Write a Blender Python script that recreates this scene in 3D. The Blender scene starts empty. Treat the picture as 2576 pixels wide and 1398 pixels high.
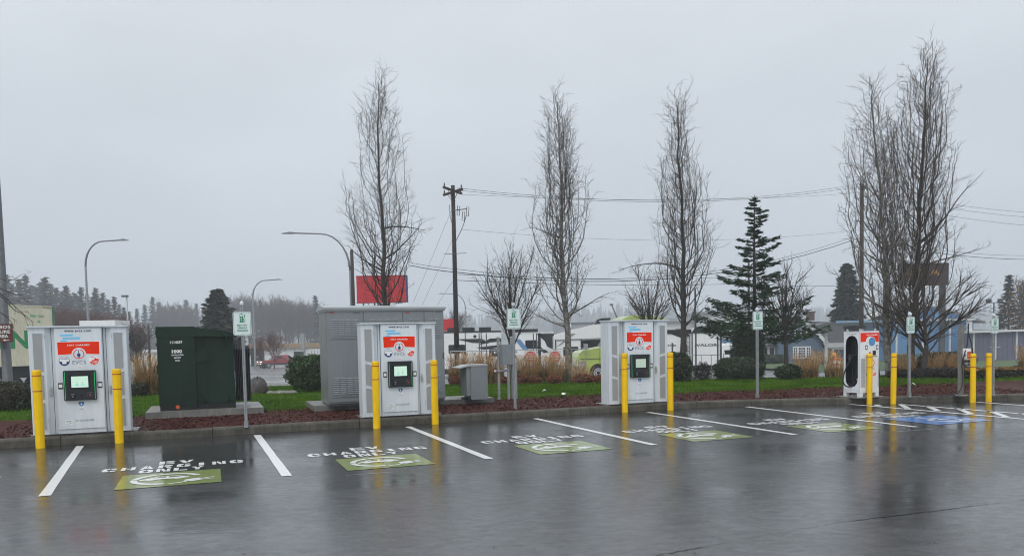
import bpy, math, random
import numpy as np
from mathutils import Vector, Matrix
random.seed(7); np.random.seed(7)
PI = math.pi
sc = bpy.context.scene
COL = sc.collection

# ------------------------------------------------------------------ camera
LENS_F, PCX, PCY, PITCH, ROLL, EYE = 1946.0, 1288.0, 966.0, math.radians(3.2), 0.020, 1.70
fw = np.array([0, math.cos(PITCH), -math.sin(PITCH)])
up0 = np.array([0, math.sin(PITCH), math.cos(PITCH)])
r0 = np.array([1.0, 0, 0])
RX = math.cos(ROLL) * r0 - math.sin(ROLL) * up0
UP = math.sin(ROLL) * r0 + math.cos(ROLL) * up0
cam = bpy.data.cameras.new('camera')
cam.sensor_width = 36.0
cam.lens = LENS_F / 2576.0 * 36.0
cam.shift_y = (PCY - 699.0) / 2576.0
cam.clip_end = 3000
camo = bpy.data.objects.new('camera', cam)
COL.objects.link(camo)
camo.matrix_world = Matrix(((RX[0], UP[0], -fw[0], 0), (RX[1], UP[1], -fw[1], 0), (RX[2], UP[2], -fw[2], EYE), (0, 0, 0, 1)))
sc.camera = camo

# ------------------------------------------------------------------ sky, sun, exposure
w = bpy.data.worlds.new('World'); sc.world = w; w.use_nodes = True
nt = w.node_tree; N = nt.nodes; L = nt.links; N.clear()
out = N.new('ShaderNodeOutputWorld'); bg = N.new('ShaderNodeBackground')
sky = N.new('ShaderNodeTexSky'); sky.sky_type = 'NISHITA'; sky.sun_disc = False
SUN_EL, SUN_AZ = math.radians(50), math.radians(200)
sky.sun_elevation = SUN_EL; sky.sun_rotation = SUN_AZ; sky.dust_density = 5.0
tc = N.new('ShaderNodeTexCoord'); sp = N.new('ShaderNodeSeparateXYZ'); L.new(tc.outputs['Generated'], sp.inputs[0])
rp = N.new('ShaderNodeValToRGB'); L.new(sp.outputs['Z'], rp.inputs[0])
e = rp.color_ramp.elements
e[0].position = 0.0; e[0].color = (.475, .535, .595, 1)
e[1].position = 1.0; e[1].color = (1.40, 1.46, 1.52, 1)
for p_, c_ in ((.10, (.525, .578, .632, 1)), (.25, (.605, .655, .708, 1)), (.42, (.70, .745, .795, 1)), (.70, (.96, 1.01, 1.07, 1))):
    q = e.new(p_); q.color = c_
mp = N.new('ShaderNodeMapping'); mp.inputs['Scale'].default_value = (1.2, 1.2, 3.2); L.new(tc.outputs['Generated'], mp.inputs[0])
nz = N.new('ShaderNodeTexNoise'); nz.inputs['Scale'].default_value = 1.6; nz.inputs['Detail'].default_value = 4; nz.inputs['Roughness'].default_value = .5
L.new(mp.outputs[0], nz.inputs['Vector'])
mr = N.new('ShaderNodeMapRange'); mr.inputs[1].default_value = .3; mr.inputs[2].default_value = .7; mr.inputs[3].default_value = .89; mr.inputs[4].default_value = 1.07
L.new(nz.outputs['Fac'], mr.inputs[0])
ml = N.new('ShaderNodeVectorMath'); ml.operation = 'SCALE'; L.new(rp.outputs[0], ml.inputs[0]); L.new(mr.outputs[0], ml.inputs['Scale'])
sk = N.new('ShaderNodeVectorMath'); sk.operation = 'SCALE'; L.new(sky.outputs[0], sk.inputs[0]); sk.inputs['Scale'].default_value = .06
mx = N.new('ShaderNodeMix'); mx.data_type = 'RGBA'; mx.inputs[0].default_value = .08
L.new(ml.outputs[0], mx.inputs[6]); L.new(sk.outputs[0], mx.inputs[7]); L.new(mx.outputs[2], bg.inputs[0])
bg.inputs[1].default_value = 1.0
L.new(bg.outputs[0], out.inputs[0])
sun = bpy.data.lights.new('sun', 'SUN'); sun.energy = 1.1; sun.angle = math.radians(40); sun.color = (1, .97, .93)
suno = bpy.data.objects.new('sun', sun); COL.objects.link(suno)
_d = Vector((math.sin(SUN_AZ) * math.cos(SUN_EL), math.cos(SUN_AZ) * math.cos(SUN_EL), math.sin(SUN_EL)))
suno.rotation_euler = _d.to_track_quat('Z', 'Y').to_euler(); suno.location = (0, 0, 60)
vs = sc.view_settings; vs.view_transform = 'Standard'; vs.look = 'None'; vs.exposure = 0.20; vs.gamma = 1.0; vs.use_curve_mapping = False
sc.cycles.use_denoising = True; sc.cycles.filter_width = 1.05
sc.cycles.max_bounces = 6; sc.cycles.volume_bounces = 1; sc.cycles.transparent_max_bounces = 8

# ------------------------------------------------------------------ helpers
def ray(x, y): return RX * (x - PCX) / LENS_F + UP * (PCY - y) / LENS_F + fw
def G(x, y, z=0.0):
    d = ray(x, y); t = (z - EYE) / d[2]; return np.array([0, 0, EYE]) + t * d
def at(x, y, Y):
    d = ray(x, y); return np.array([0, 0, EYE]) + d * (Y / d[1])
def terr(Y, X=0.0):
    p = ((-100, .1), (26, .1), (34, -.2), (55, -1.15), (110, -1.5), (2000, -1.5))
    for (a, za), (b, zb) in zip(p, p[1:]):
        if Y <= b: return za + (zb - za) * (Y - a) / (b - a)
    return -1.5
def foot(x, Y, z=None):
    """point on the terrain at distance Y seen in direction x"""
    z = terr(Y) if z is None else z
    y = 900.0
    for _ in range(6):
        p = at(x, y, Y); y += (p[2] - z) * LENS_F / Y
    p = at(x, y, Y); return (float(p[0]), float(Y), float(z))
def hz(x, y, Y): return float(at(x, y, Y)[2])
ALPHA = math.radians(21.3); CA, SA = math.cos(ALPHA), math.sin(ALPHA)
def uv(u, v, z=0.0): return (u * CA - v * SA, u * SA + v * CA, z)
def to_uv(p): return (p[0] * CA + p[1] * SA, -p[0] * SA + p[1] * CA)
def srgb(r, g, b):
    f = lambda c: (c / 255 / 12.92) if c <= 10 else ((c / 255 + .055) / 1.055) ** 2.4
    return (f(r), f(g), f(b))

def tag(o, label=None, cat=None, group=None, kind=None):
    if label: o['label'] = label
    if cat: o['category'] = cat
    if group: o['group'] = group
    if kind: o['kind'] = kind
    return o
def thing(name, label, cat, loc=(0, 0, 0), rz=0.0, group=None, kind=None):
    o = bpy.data.objects.new(name, None); COL.objects.link(o); o.empty_display_size = .2
    o.location = tuple(float(c) for c in loc); o.rotation_euler = (0, 0, rz)
    return tag(o, label, cat, group, kind)
def dup(o, parent=None, loc=None, rz=None, label=None):
    c = o.copy(); COL.objects.link(c)
    if parent is not None: c.parent = parent
    for ch in list(o.children): dup(ch, c)
    if loc is not None: c.location = tuple(float(a) for a in loc)
    if rz is not None: c.rotation_euler = (0, 0, rz)
    if label: c['label'] = label
    return c

_TXT = {}
def text_data(s, bold=0.0, space=1.0):
    k = (s, bold, space)
    if k not in _TXT:
        cu = bpy.data.curves.new('lettering', 'FONT'); cu.body = s; cu.size = 1.0; cu.offset = bold; cu.space_character = space
        cu.resolution_u = 2
        ob = bpy.data.objects.new('lettering', cu); COL.objects.link(ob)
        dg = bpy.context.evaluated_depsgraph_get()
        me = bpy.data.meshes.new_from_object(ob.evaluated_get(dg))
        V = np.array([v.co[:2] for v in me.vertices]); F = [tuple(p.vertices) for p in me.polygons]
        bpy.data.objects.remove(ob); bpy.data.meshes.remove(me); bpy.data.curves.remove(cu)
        V = V - V.min(0); _TXT[k] = (V, F)
    return _TXT[k]

class MB:
    def __init__(s): s.v = []; s.f = []; s.m = []
    def add(s, V, F, mi=0):
        b = len(s.v); s.v.extend([tuple(map(float, p)) for p in V]); s.f.extend([tuple(i + b for i in f) for f in F]); s.m.extend([mi] * len(F)); return s
    def box(s, x0, x1, y0, y1, z0, z1, mi=0):
        V = [(x0, y0, z0), (x1, y0, z0), (x1, y1, z0), (x0, y1, z0), (x0, y0, z1), (x1, y0, z1), (x1, y1, z1), (x0, y1, z1)]
        return s.add(V, [(0, 3, 2, 1), (4, 5, 6, 7), (0, 1, 5, 4), (1, 2, 6, 5), (2, 3, 7, 6), (3, 0, 4, 7)], mi)
    def prism(s, P, a0, a1, ax='z', mi=0):
        n = len(P)
        mk = {'z': lambda p, a: (p[0], p[1], a), 'y': lambda p, a: (p[0], a, p[1]), 'x': lambda p, a: (a, p[0], p[1])}[ax]
        V = [mk(p, a0) for p in P] + [mk(p, a1) for p in P]
        F = [tuple(range(n))[::-1], tuple(range(n, 2 * n))] + [(i, (i + 1) % n, n + (i + 1) % n, n + i) for i in range(n)]
        return s.add(V, F, mi)
    def poly(s, P, mi=0): return s.add(P, [tuple(range(len(P)))], mi)
    def tube(s, pts, rad, n=6, mi=0, cap=True):
        pts = [np.asarray(p, float) for p in pts]; k = len(pts)
        if np.isscalar(rad): rad = [rad] * k
        V = []; prev = None
        for i in range(k):
            t = pts[min(i + 1, k - 1)] - pts[max(i - 1, 0)]; t = t / (np.linalg.norm(t) + 1e-9)
            if prev is None:
                a = np.array([0, 0, 1.0]) if abs(t[2]) < .9 else np.array([1.0, 0, 0])
                nrm = np.cross(t, a)
            else: nrm = prev - t * (prev @ t)
            nrm = nrm / (np.linalg.norm(nrm) + 1e-9); prev = nrm; bi = np.cross(t, nrm)
            for j in range(n):
                a = 2 * PI * j / n; V.append(pts[i] + rad[i] * (math.cos(a) * nrm + math.sin(a) * bi))
        F = [(i * n + j, i * n + (j + 1) % n, (i + 1) * n + (j + 1) % n, (i + 1) * n + j) for i in range(k - 1) for j in range(n)]
        if cap: F += [tuple(range(n))[::-1], tuple(range((k - 1) * n, k * n))]
        return s.add(V, F, mi)
    def lathe(s, prof, n=16, c=(0, 0), mi=0):
        k = len(prof); V = []
        for r, z in prof:
            for j in range(n):
                a = 2 * PI * j / n; V.append((c[0] + r * math.cos(a), c[1] + r * math.sin(a), z))
        F = [(i * n + j, i * n + (j + 1) % n, (i + 1) * n + (j + 1) % n, (i + 1) * n + j) for i in range(k - 1) for j in range(n)]
        F += [tuple(range(n))[::-1], tuple(range((k - 1) * n, k * n))]
        return s.add(V, F, mi)
    def disc(s, x, z, r, y0, y1, n=20, mi=0, rz=None):
        rz = r if rz is None else rz
        return s.prism([(x + r * math.cos(2 * PI * i / n), z + rz * math.sin(2 * PI * i / n)) for i in range(n)], y0, y1, 'y', mi)
    def ring(s, x, z, r0, r1, a0, a1, y0, y1, n=20, mi=0):
        for i in range(n):
            A, B = a0 + (a1 - a0) * i / n, a0 + (a1 - a0) * (i + 1) / n
            P = [(x + r * math.cos(t), z + r * math.sin(t)) for r, t in ((r0, A), (r1, A), (r1, B), (r0, B))]
            s.prism(P, y0, y1, 'y', mi)
        return s
    def rrect(s, x0, x1, z0, z1, r, y0, y1, mi=0, n=4):
        return s.prism(rr(x0, x1, z0, z1, r, n), y0, y1, 'y', mi)
    def text(s, t, x, z, h, y, mi=0, width=None, bold=0.0, space=1.0, align='c'):
        V, F = text_data(t, bold, space); W_ = V[:, 0].max(); H_ = V[:, 1].max()
        k = h / H_; kx = k if width is None else width / W_
        dx = {'c': -W_ * kx / 2, 'l': 0.0}[align]
        return s.add([(x + dx + p[0] * kx, y, z + p[1] * k) for p in V], F, mi)
    def build(s, name, mats, parent=None, smooth=False, fix=True):
        me = bpy.data.meshes.new(name); me.from_pydata(s.v, [], s.f)
        mats = mats if isinstance(mats, (list, tuple)) else [mats]
        for m in mats: me.materials.append(m)
        if len(mats) > 1: me.polygons.foreach_set('material_index', s.m)
        if smooth: me.polygons.foreach_set('use_smooth', [True] * len(s.f))
        me.update()
        o = bpy.data.objects.new(name, me); COL.objects.link(o)
        if parent is not None: o.parent = parent
        return o
def rr(x0, x1, z0, z1, r, n=4):
    P = []
    for cx_, cz_, a in ((x1 - r, z0 + r, -PI / 2), (x1 - r, z1 - r, 0), (x0 + r, z1 - r, PI / 2), (x0 + r, z0 + r, PI)):
        for i in range(n + 1):
            t = a + PI / 2 * i / n; P.append((cx_ + r * math.cos(t), cz_ + r * math.sin(t)))
    return P
def mesh_np(name, V, F, mats, parent=None, smooth=False):
    V = np.asarray(V, np.float32); F = np.asarray(F, np.int32); k = F.shape[1]
    me = bpy.data.meshes.new(name); me.vertices.add(len(V)); me.vertices.foreach_set('co', V.ravel())
    me.loops.add(F.size); me.loops.foreach_set('vertex_index', F.ravel())
    me.polygons.add(len(F)); me.polygons.foreach_set('loop_start', np.arange(0, F.size, k, dtype=np.int32))
    me.polygons.foreach_set('loop_total', np.full(len(F), k, np.int32))
    if smooth: me.polygons.foreach_set('use_smooth', np.ones(len(F), bool))
    me.update(calc_edges=True)
    mats = mats if isinstance(mats, (list, tuple)) else [mats]
    for m in mats: me.materials.append(m)
    o = bpy.data.objects.new(name, me); COL.objects.link(o)
    if parent is not None: o.parent = parent
    return o

# ------------------------------------------------------------------ materials
def mat(name, col, rough=.5, metal=0.0, var=.12, scale=6.0, bump=0.0, bscale=60.0, coat=0.0, emit=None, estr=1.0, col2=None, detail=4, streak=0.0, spec=.5, rvar=0.0):
    m = bpy.data.materials.new(name); m.use_nodes = True; t = m.node_tree; N = t.nodes; L = t.links
    b = N['Principled BSDF']; b.inputs['Roughness'].default_value = rough; b.inputs['Metallic'].default_value = metal
    b.inputs['Specular IOR Level'].default_value = spec
    b.inputs['Coat Weight'].default_value = coat; b.inputs['Coat Roughness'].default_value = .12
    tc = N.new('ShaderNodeTexCoord')
    nz = N.new('ShaderNodeTexNoise'); nz.inputs['Scale'].default_value = scale; nz.inputs['Detail'].default_value = detail; nz.inputs['Roughness'].default_value = .6
    L.new(tc.outputs['Object'], nz.inputs['Vector'])
    c2 = col2 if col2 else tuple(c * (1 - var) for c in col)
    c1 = col if col2 else tuple(min(1, c * (1 + var)) for c in col)
    r = N.new('ShaderNodeValToRGB'); r.color_ramp.elements[0].position = .32; r.color_ramp.elements[1].position = .68
    r.color_ramp.elements[0].color = (*c2, 1); r.color_ramp.elements[1].color = (*c1, 1)
    L.new(nz.outputs['Fac'], r.inputs[0]); src = r.outputs[0]
    if streak:
        mp = N.new('ShaderNodeMapping'); mp.inputs['Scale'].default_value = (9, 9, .7); L.new(tc.outputs['Object'], mp.inputs[0])
        n2 = N.new('ShaderNodeTexNoise'); n2.inputs['Scale'].default_value = 2.0; n2.inputs['Detail'].default_value = 5; L.new(mp.outputs[0], n2.inputs['Vector'])
        q = N.new('ShaderNodeMapRange'); q.inputs[1].default_value = .35; q.inputs[2].default_value = .7; q.inputs[3].default_value = 1; q.inputs[4].default_value = 1 - streak
        L.new(n2.outputs['Fac'], q.inputs[0])
        s = N.new('ShaderNodeVectorMath'); s.operation = 'SCALE'; L.new(src, s.inputs[0]); L.new(q.outputs[0], s.inputs['Scale']); src = s.outputs[0]
    L.new(src, b.inputs['Base Color'])
    if rvar:
        q = N.new('ShaderNodeMapRange'); q.inputs[1].default_value = .3; q.inputs[2].default_value = .7; q.inputs[3].default_value = max(.02, rough - rvar); q.inputs[4].default_value = min(1, rough + rvar)
        L.new(nz.outputs['Fac'], q.inputs[0]); L.new(q.outputs[0], b.inputs['Roughness'])
    if bump:
        n3 = N.new('ShaderNodeTexNoise'); n3.inputs['Scale'].default_value = bscale; n3.inputs['Detail'].default_value = 3; L.new(tc.outputs['Object'], n3.inputs['Vector'])
        bp = N.new('ShaderNodeBump'); bp.inputs['Strength'].default_value = bump; bp.inputs['Distance'].default_value = .02; L.new(n3.outputs['Fac'], bp.inputs['Height'])
        L.new(bp.outputs[0], b.inputs['Normal'])
    if emit:
        b.inputs['Emission Color'].default_value = (*emit, 1); b.inputs['Emission Strength'].default_value = estr
    return m

def wet_asphalt(name, base, film=1.0, scale=1.0, rough_lo=.02, rough_hi=.13, coat_ior=3.9, bumpk=1.0):
    m = bpy.data.materials.new(name); m.use_nodes = True; t = m.node_tree; N = t.nodes; L = t.links
    b = N['Principled BSDF']; b.inputs['Roughness'].default_value = .55
    tc = N.new('ShaderNodeTexCoord')
    def noise(sc_, det, vec, rg=.6):
        n = N.new('ShaderNodeTexNoise'); n.inputs['Scale'].default_value = sc_; n.inputs['Detail'].default_value = det; n.inputs['Roughness'].default_value = rg
        L.new(vec, n.inputs['Vector']); return n.outputs['Fac']
    mp = N.new('ShaderNodeMapping'); mp.inputs['Rotation'].default_value = (0, 0, -ALPHA); mp.inputs['Scale'].default_value = (.35, 1.0, 1)
    L.new(tc.outputs['Object'], mp.inputs[0])
    wet = noise(.55 * scale, 6, mp.outputs[0], .62)          # where water stands on the surface
    grain = noise(48, 4, tc.outputs['Object'], .75)           # stones in the asphalt
    rip = noise(7, 3, mp.outputs[0], .6)
    r = N.new('ShaderNodeValToRGB'); r.color_ramp.elements[0].position = .36; r.color_ramp.elements[1].position = .70
    r.color_ramp.elements[0].color = (base * .30, base * .30, base * .32, 1); r.color_ramp.elements[1].color = (base * 1.9, base * 1.9, base * 1.9, 1)
    for p_, k_ in ((.52, 1.0), (.60, 2.2)): q_ = r.color_ramp.elements.new(p_); q_.color = (base * k_, base * k_, base * k_ * 1.02, 1)
    r.color_ramp.elements[-1].color = (base * 9, base * 9, base * 9, 1)
    L.new(grain, r.inputs[0])
    big = noise(.8, 5, mp.outputs[0], .6); bq = N.new('ShaderNodeMapRange'); bq.inputs[1].default_value = .3; bq.inputs[2].default_value = .7; bq.inputs[3].default_value = .55; bq.inputs[4].default_value = 1.35; L.new(big, bq.inputs[0])
    sc_n = N.new('ShaderNodeVectorMath'); sc_n.operation = 'SCALE'; L.new(r.outputs[0], sc_n.inputs[0]); L.new(bq.outputs[0], sc_n.inputs['Scale']); L.new(sc_n.outputs[0], b.inputs['Base Color'])
    b.inputs['Specular IOR Level'].default_value = .1
    mpb = N.new('ShaderNodeMapping'); mpb.inputs['Rotation'].default_value = (0, 0, -ALPHA); mpb.inputs['Scale'].default_value = (.65, 1.0, 1); L.new(tc.outputs['Object'], mpb.inputs[0])
    mot = noise(8.5, 7, mpb.outputs[0], .80)                  # patchy film: dull spots where the stone stands proud
    cwq = N.new('ShaderNodeMapRange'); cwq.inputs[1].default_value = .34; cwq.inputs[2].default_value = .66; cwq.inputs[3].default_value = 1.0 * film; cwq.inputs[4].default_value = .88 * film; L.new(grain, cwq.inputs[0]); mq = N.new('ShaderNodeMapRange'); mq.inputs[1].default_value = .36; mq.inputs[2].default_value = .64; mq.inputs[3].default_value = 1.0; mq.inputs[4].default_value = .70; L.new(mot, mq.inputs[0]); mm = N.new('ShaderNodeMath'); mm.operation = 'MULTIPLY'; L.new(cwq.outputs[0], mm.inputs[0]); L.new(mq.outputs[0], mm.inputs[1]); L.new(mm.outputs[0], b.inputs['Coat Weight'])
    b.inputs['Coat IOR'].default_value = coat_ior
    q = N.new('ShaderNodeMapRange'); q.inputs[1].default_value = .36; q.inputs[2].default_value = .62; q.inputs[3].default_value = rough_lo; q.inputs[4].default_value = rough_hi
    L.new(wet, q.inputs[0]); L.new(q.outputs[0], b.inputs['Coat Roughness'])
    q2 = N.new('ShaderNodeMapRange'); q2.inputs[1].default_value = .36; q2.inputs[2].default_value = .62; q2.inputs[3].default_value = .16 * bumpk; q2.inputs[4].default_value = 1.0 * bumpk
    L.new(wet, q2.inputs[0])
    b1 = N.new('ShaderNodeBump'); b1.inputs['Distance'].default_value = .0022; L.new(q2.outputs[0], b1.inputs['Strength']); L.new(grain, b1.inputs['Height'])
    b2 = N.new('ShaderNodeBump'); b2.inputs['Distance'].default_value = .006; b2.inputs['Strength'].default_value = .30 * bumpk; L.new(rip, b2.inputs['Height']); L.new(b1.outputs[0], b2.inputs['Normal'])
    L.new(b2.outputs[0], b.inputs['Coat Normal']); L.new(b1.outputs[0], b.inputs['Normal'])
    return m

M = {}
M['asphalt'] = wet_asphalt('wet asphalt', .015)
M['road'] = wet_asphalt('wet road', .05, rough_lo=.15, rough_hi=.4)
M['seam'] = wet_asphalt('standing water', .018, rough_lo=.02, rough_hi=.06, bumpk=.4)
M['yard'] = mat('gravel yard', (.17, .17, .165), .6, var=.3, scale=.6, bump=.4, bscale=9, coat=.5)
M['verge'] = mat('verge grass', (.05, .085, .025), .8, var=.35, scale=3, bump=.5, bscale=30)
M['core_dark'] = mat('dark inner core', (.035, .025, .018), .8, var=.4, scale=8, bump=.5)  # dark tone for the light-blocking cores inside shrubs and hedges
M['concrete'] = mat('wet concrete', (.082, .076, .062), .6, spec=.25, var=.38, scale=3.5, bump=.3, bscale=70, streak=.35)
M['slab'] = mat('pad concrete', (.21, .205, .19), .45, var=.28, scale=2.2, bump=.15, bscale=80, coat=.3, streak=.3)
M['mulch'] = mat('bark mulch', (.075, .022, .016), .8, spec=.1, col2=(.03, .011, .009), scale=22, bump=.8, bscale=45, coat=.1)
M['chip'] = mat('bark chip', (.100, .032, .021), .75, spec=.10, col2=(.026, .009, .007), scale=9)
M['turf'] = mat('turf', (.036, .078, .006), .9, spec=.02, var=.4, scale=2.4, bump=.5, bscale=60)
M['blade'] = mat('grass blade', (.098, .182, .012), .9, spec=.02, col2=(.032, .076, .005), scale=1.3)
M['white_paint'] = mat('white road paint', (.80, .81, .80), .4, col2=(.60, .61, .61), scale=26, bump=.08, bscale=160, coat=.5)
M['green_paint'] = mat('green road paint', (.20, .265, .025), .45, col2=(.12, .165, .02), scale=16, bump=.1, bscale=160, coat=.75)
M['blue_paint'] = mat('blue road paint', (.03, .16, .46), .45, var=.12, scale=10, bump=.1, bscale=160, coat=.75)
M['faint_paint'] = mat('worn paint', (.42, .43, .43), .4, var=.3, scale=20, coat=.6)
M['charger'] = mat('pale grey powder coat', (.63, .68, .72), .42, var=.04, scale=1.5, bump=.02, bscale=300, coat=.1, streak=.13)
M['charger_panel'] = mat('pale panel', (.67, .725, .765), .4, var=.035, scale=1.5, coat=.1, streak=.10)
M['white_coat'] = mat('white powder coat', (.74, .765, .785), .38, var=.03, scale=2, coat=.12, streak=.05)
M['seamdark'] = mat('shadow gap', (.05, .053, .056), .7)
M['red'] = mat('red print', (.80, .03, .004), .5, var=.05, spec=.15)
M['white'] = mat('white print', (.80, .81, .81), .4, var=.03)
M['cyan'] = mat('cyan print', (.0, .52, .92), .35, var=.03)
M['cyan_pale'] = mat('pale cyan print', (.28, .55, .74), .35, var=.03)
M['navy'] = mat('navy print', (.018, .035, .15), .4, var=.05)
M['inkdark'] = mat('dark print', (.035, .04, .05), .45, var=.05)
M['inkgrey'] = mat('grey print', (.12, .13, .145), .45, var=.05)
M['signgreen'] = mat('green print', (.006, .21, .10), .4, var=.05)
M['labelgreen'] = mat('pale green print', (.06, .42, .22), .4)
M['black'] = mat('black plastic', (.010, .011, .014), .35, var=.2)
M['rubber'] = mat('black rubber', (.012, .012, .013), .55, var=.2)
M['led'] = mat('green led', (.01, .4, .12), .4, emit=(.0, .75, .16), estr=.42)
M['screen'] = mat('lit screen', (.3, .4, .34), .15, var=.02, emit=(.56, .82, .66), estr=.55)
M['screen_dim'] = mat('dim lit screen', (.3, .36, .3), .15, var=.02, emit=(.42, .52, .40), estr=.45)
M['screenblue'] = mat('blue screen', (.05, .16, .30), .12, var=.25, scale=10, emit=(.06, .17, .30), estr=.4)
M['yellow'] = mat('yellow sleeve', (.93, .60, .0), .42, col2=(.84, .50, .0), scale=5, streak=.16, spec=.25)
M['band'] = mat('red reflective band', (.36, .03, .015), .4)
M['galv'] = mat('galvanized steel', (.33, .345, .355), .42, metal=.45, var=.18, scale=14, streak=.2)
M['galvdark'] = mat('dark galvanized steel', (.085, .092, .10), .5, metal=.3, var=.2, scale=10)
M['silver'] = mat('bright metal', (.55, .57, .58), .3, metal=.7, var=.1)
M['cabinet'] = mat('grey enamel', (.215, .237, .247), .42, var=.04, scale=1.2, coat=.15, streak=.09)
M['cabinet_side'] = mat('plain steel side', (.25, .27, .28), .38, metal=.4, var=.12, scale=3, streak=.2)
M['cabinet_roof'] = mat('cabinet roof', (.36, .385, .39), .38, var=.08, scale=3, coat=.2)
M['louver'] = mat('louver edge', (.22, .243, .253), .4, var=.05)
M['abb'] = mat('red lettering', (.42, .02, .015), .5)
M['xfmr'] = mat('dark green enamel', (.017, .034, .023), .45, var=.12, scale=1.3, bump=.03, bscale=200, streak=.12, spec=.15)
M['xfmr_base'] = mat('transformer skirt', (.009, .011, .010), .5, var=.2)
M['fin'] = mat('radiator fin', (.013, .017, .016), .45, var=.3)
M['orange'] = mat('orange mark', (.60, .10, .02), .5)
M['bark'] = mat('grey bark', (.075, .064, .054), .85, col2=(.028, .024, .020), scale=12, bump=.5, bscale=30)
M['bark_white'] = mat('lichen bark', (.26, .255, .235), .85, col2=(.045, .038, .032), scale=9, bump=.5, bscale=30)
M['twig'] = mat('twig', (.055, .044, .035), .8, var=.3, scale=4)
M['twig_brown'] = mat('brown twig', (.066, .043, .031), .8, var=.3, scale=4)
M['twig_red'] = mat('reddish twig', (.11, .045, .036), .8, var=.3, scale=4)
M['fir'] = mat('fir needles', (.036, .085, .028), .7, spec=.15, col2=(.012, .034, .013), scale=2.5)
M['spruce'] = mat('spruce needles', (.030, .050, .034), .7, col2=(.012, .024, .016), scale=1.2)
M['cedar'] = mat('cedar foliage', (.040, .048, .020), .7, col2=(.016, .022, .010), scale=1.0)
M['box'] = mat('clipped shrub leaf', (.030, .060, .018), .5, col2=(.010, .024, .008), scale=4)
M['box_bright'] = mat('bright shrub leaf', (.036, .088, .016), .5, col2=(.012, .034, .007), scale=4)
M['thuja'] = mat('arborvitae leaf', (.026, .056, .012), .7, col2=(.010, .022, .006), scale=3)
M['hedge'] = mat('hedge leaf', (.045, .050, .016), .55, col2=(.012, .017, .007), scale=5)
M['hedge_top'] = mat('yellowing hedge leaf', (.34, .16, .03), .6, col2=(.12, .08, .02), scale=6)
M['dark_leaf'] = mat('dark bronze leaf', (.030, .020, .016), .6, col2=(.012, .010, .008), scale=5)
M['mum'] = mat('rust flower', (.27, .085, .025), .7, col2=(.07, .022, .013), scale=14)
M['straw'] = mat('dry grass', (.55, .36, .175), .7, col2=(.30, .18, .075), scale=2.0)
M['straw_low'] = mat('dry grass base', (.17, .115, .035), .7, col2=(.07, .06, .018), scale=3)
M['fall_leaf'] = mat('yellow leaf', (.36, .22, .05), .7, var=.3)
M['wood_pole'] = mat('creosote pole', (.032, .022, .018), .75, var=.3, scale=5, streak=.4)
M['wood_pole2'] = mat('brown pole', (.060, .042, .032), .75, var=.3, scale=5, streak=.4)
M['wire'] = mat('wire', (.05, .055, .06), .6)
M['lamp'] = mat('lamp steel', (.17, .18, .19), .45, metal=.3, var=.1)
M['bill_red'] = mat('red board', (.50, .012, .022), .45, var=.05, streak=.05)
M['brown_sign'] = mat('brown sign', (.10, .028, .018), .45, var=.06)
M['cream'] = mat('cream trailer', (.74, .69, .52), .45, var=.06, scale=1.2, streak=.15)
M['rust'] = mat('rust', (.30, .17, .06), .8, var=.4)
M['truck_green'] = mat('lime paint', (.38, .47, .11), .25, var=.03, coat=.7)
M['glass'] = mat('dark glass', (.014, .017, .021), .06, var=.1)
M['rv_white'] = mat('rv white', (.78, .79, .79), .35, var=.04, streak=.06)
M['rv_grey'] = mat('rv grey', (.25, .26, .27), .4, var=.05)
M['rv_black'] = mat('rv black', (.016, .017, .019), .35)
M['alloy'] = mat('alloy', (.55, .56, .57), .3, metal=.6)
M['pickup_red'] = mat('dark red paint', (.26, .016, .025), .2, var=.04, coat=.8)
M['chrome'] = mat('chrome', (.6, .6, .6), .15, metal=.8)
M['headlamp'] = mat('lit headlamp', (.8, .8, .8), .2, emit=(1, .98, .9), estr=1.6)
M['amber'] = mat('lit amber lamp', (.8, .3, .02), .3, emit=(1, .33, .03), estr=1.0)
M['siding'] = mat('blue siding', (.085, .135, .20), .6, var=.16, scale=2.5, streak=.12)
M['trim'] = mat('white trim', (.60, .61, .61), .5, var=.08)
M['roof'] = mat('dark shingle', (.052, .052, .055), .75, var=.25, scale=6, bump=.3, bscale=12)
M['brick'] = mat('brown brick', (.11, .07, .055), .8, var=.3, scale=8)
M['barn'] = mat('blue metal', (.11, .25, .45), .4, var=.07, scale=1.2, coat=.15, streak=.08)
M['barn_dark'] = mat('slate metal', (.12, .12, .175), .45, var=.08, scale=1.2, streak=.08)
M['bldg_white'] = mat('white wall', (.62, .635, .63), .6, var=.05, scale=.5, streak=.08)
M['bldg_tan'] = mat('tan fascia', (.27, .19, .11), .6, var=.08)
M['bldg_grey'] = mat('grey wall', (.30, .32, .34), .6, var=.08)
M['grass_dim'] = M['verge']
M['stone'] = mat('grey stone', (.27, .26, .24), .6, col2=(.10, .095, .085), scale=5, bump=.6, bscale=18, coat=.2)
M['boulder'] = mat('boulder', (.075, .065, .058), .65, col2=(.03, .027, .024), scale=3.5, bump=.8, bscale=12, coat=.2)
M['barrel'] = mat('barrel orange', (.66, .13, .03), .45)
M['dumpster'] = mat('dumpster green', (.05, .17, .13), .5, var=.15)
M['forest'] = mat('far forest', (.035, .045, .040), .9, var=.3, scale=.05)
M['wallbox'] = mat('orange cover', (.66, .12, .03), .4)
M['greypost'] = mat('weathered post', (.19, .185, .175), .6, var=.15, scale=10, streak=.25)
M['litter'] = mat('white litter', (.7, .7, .7), .6)

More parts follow.
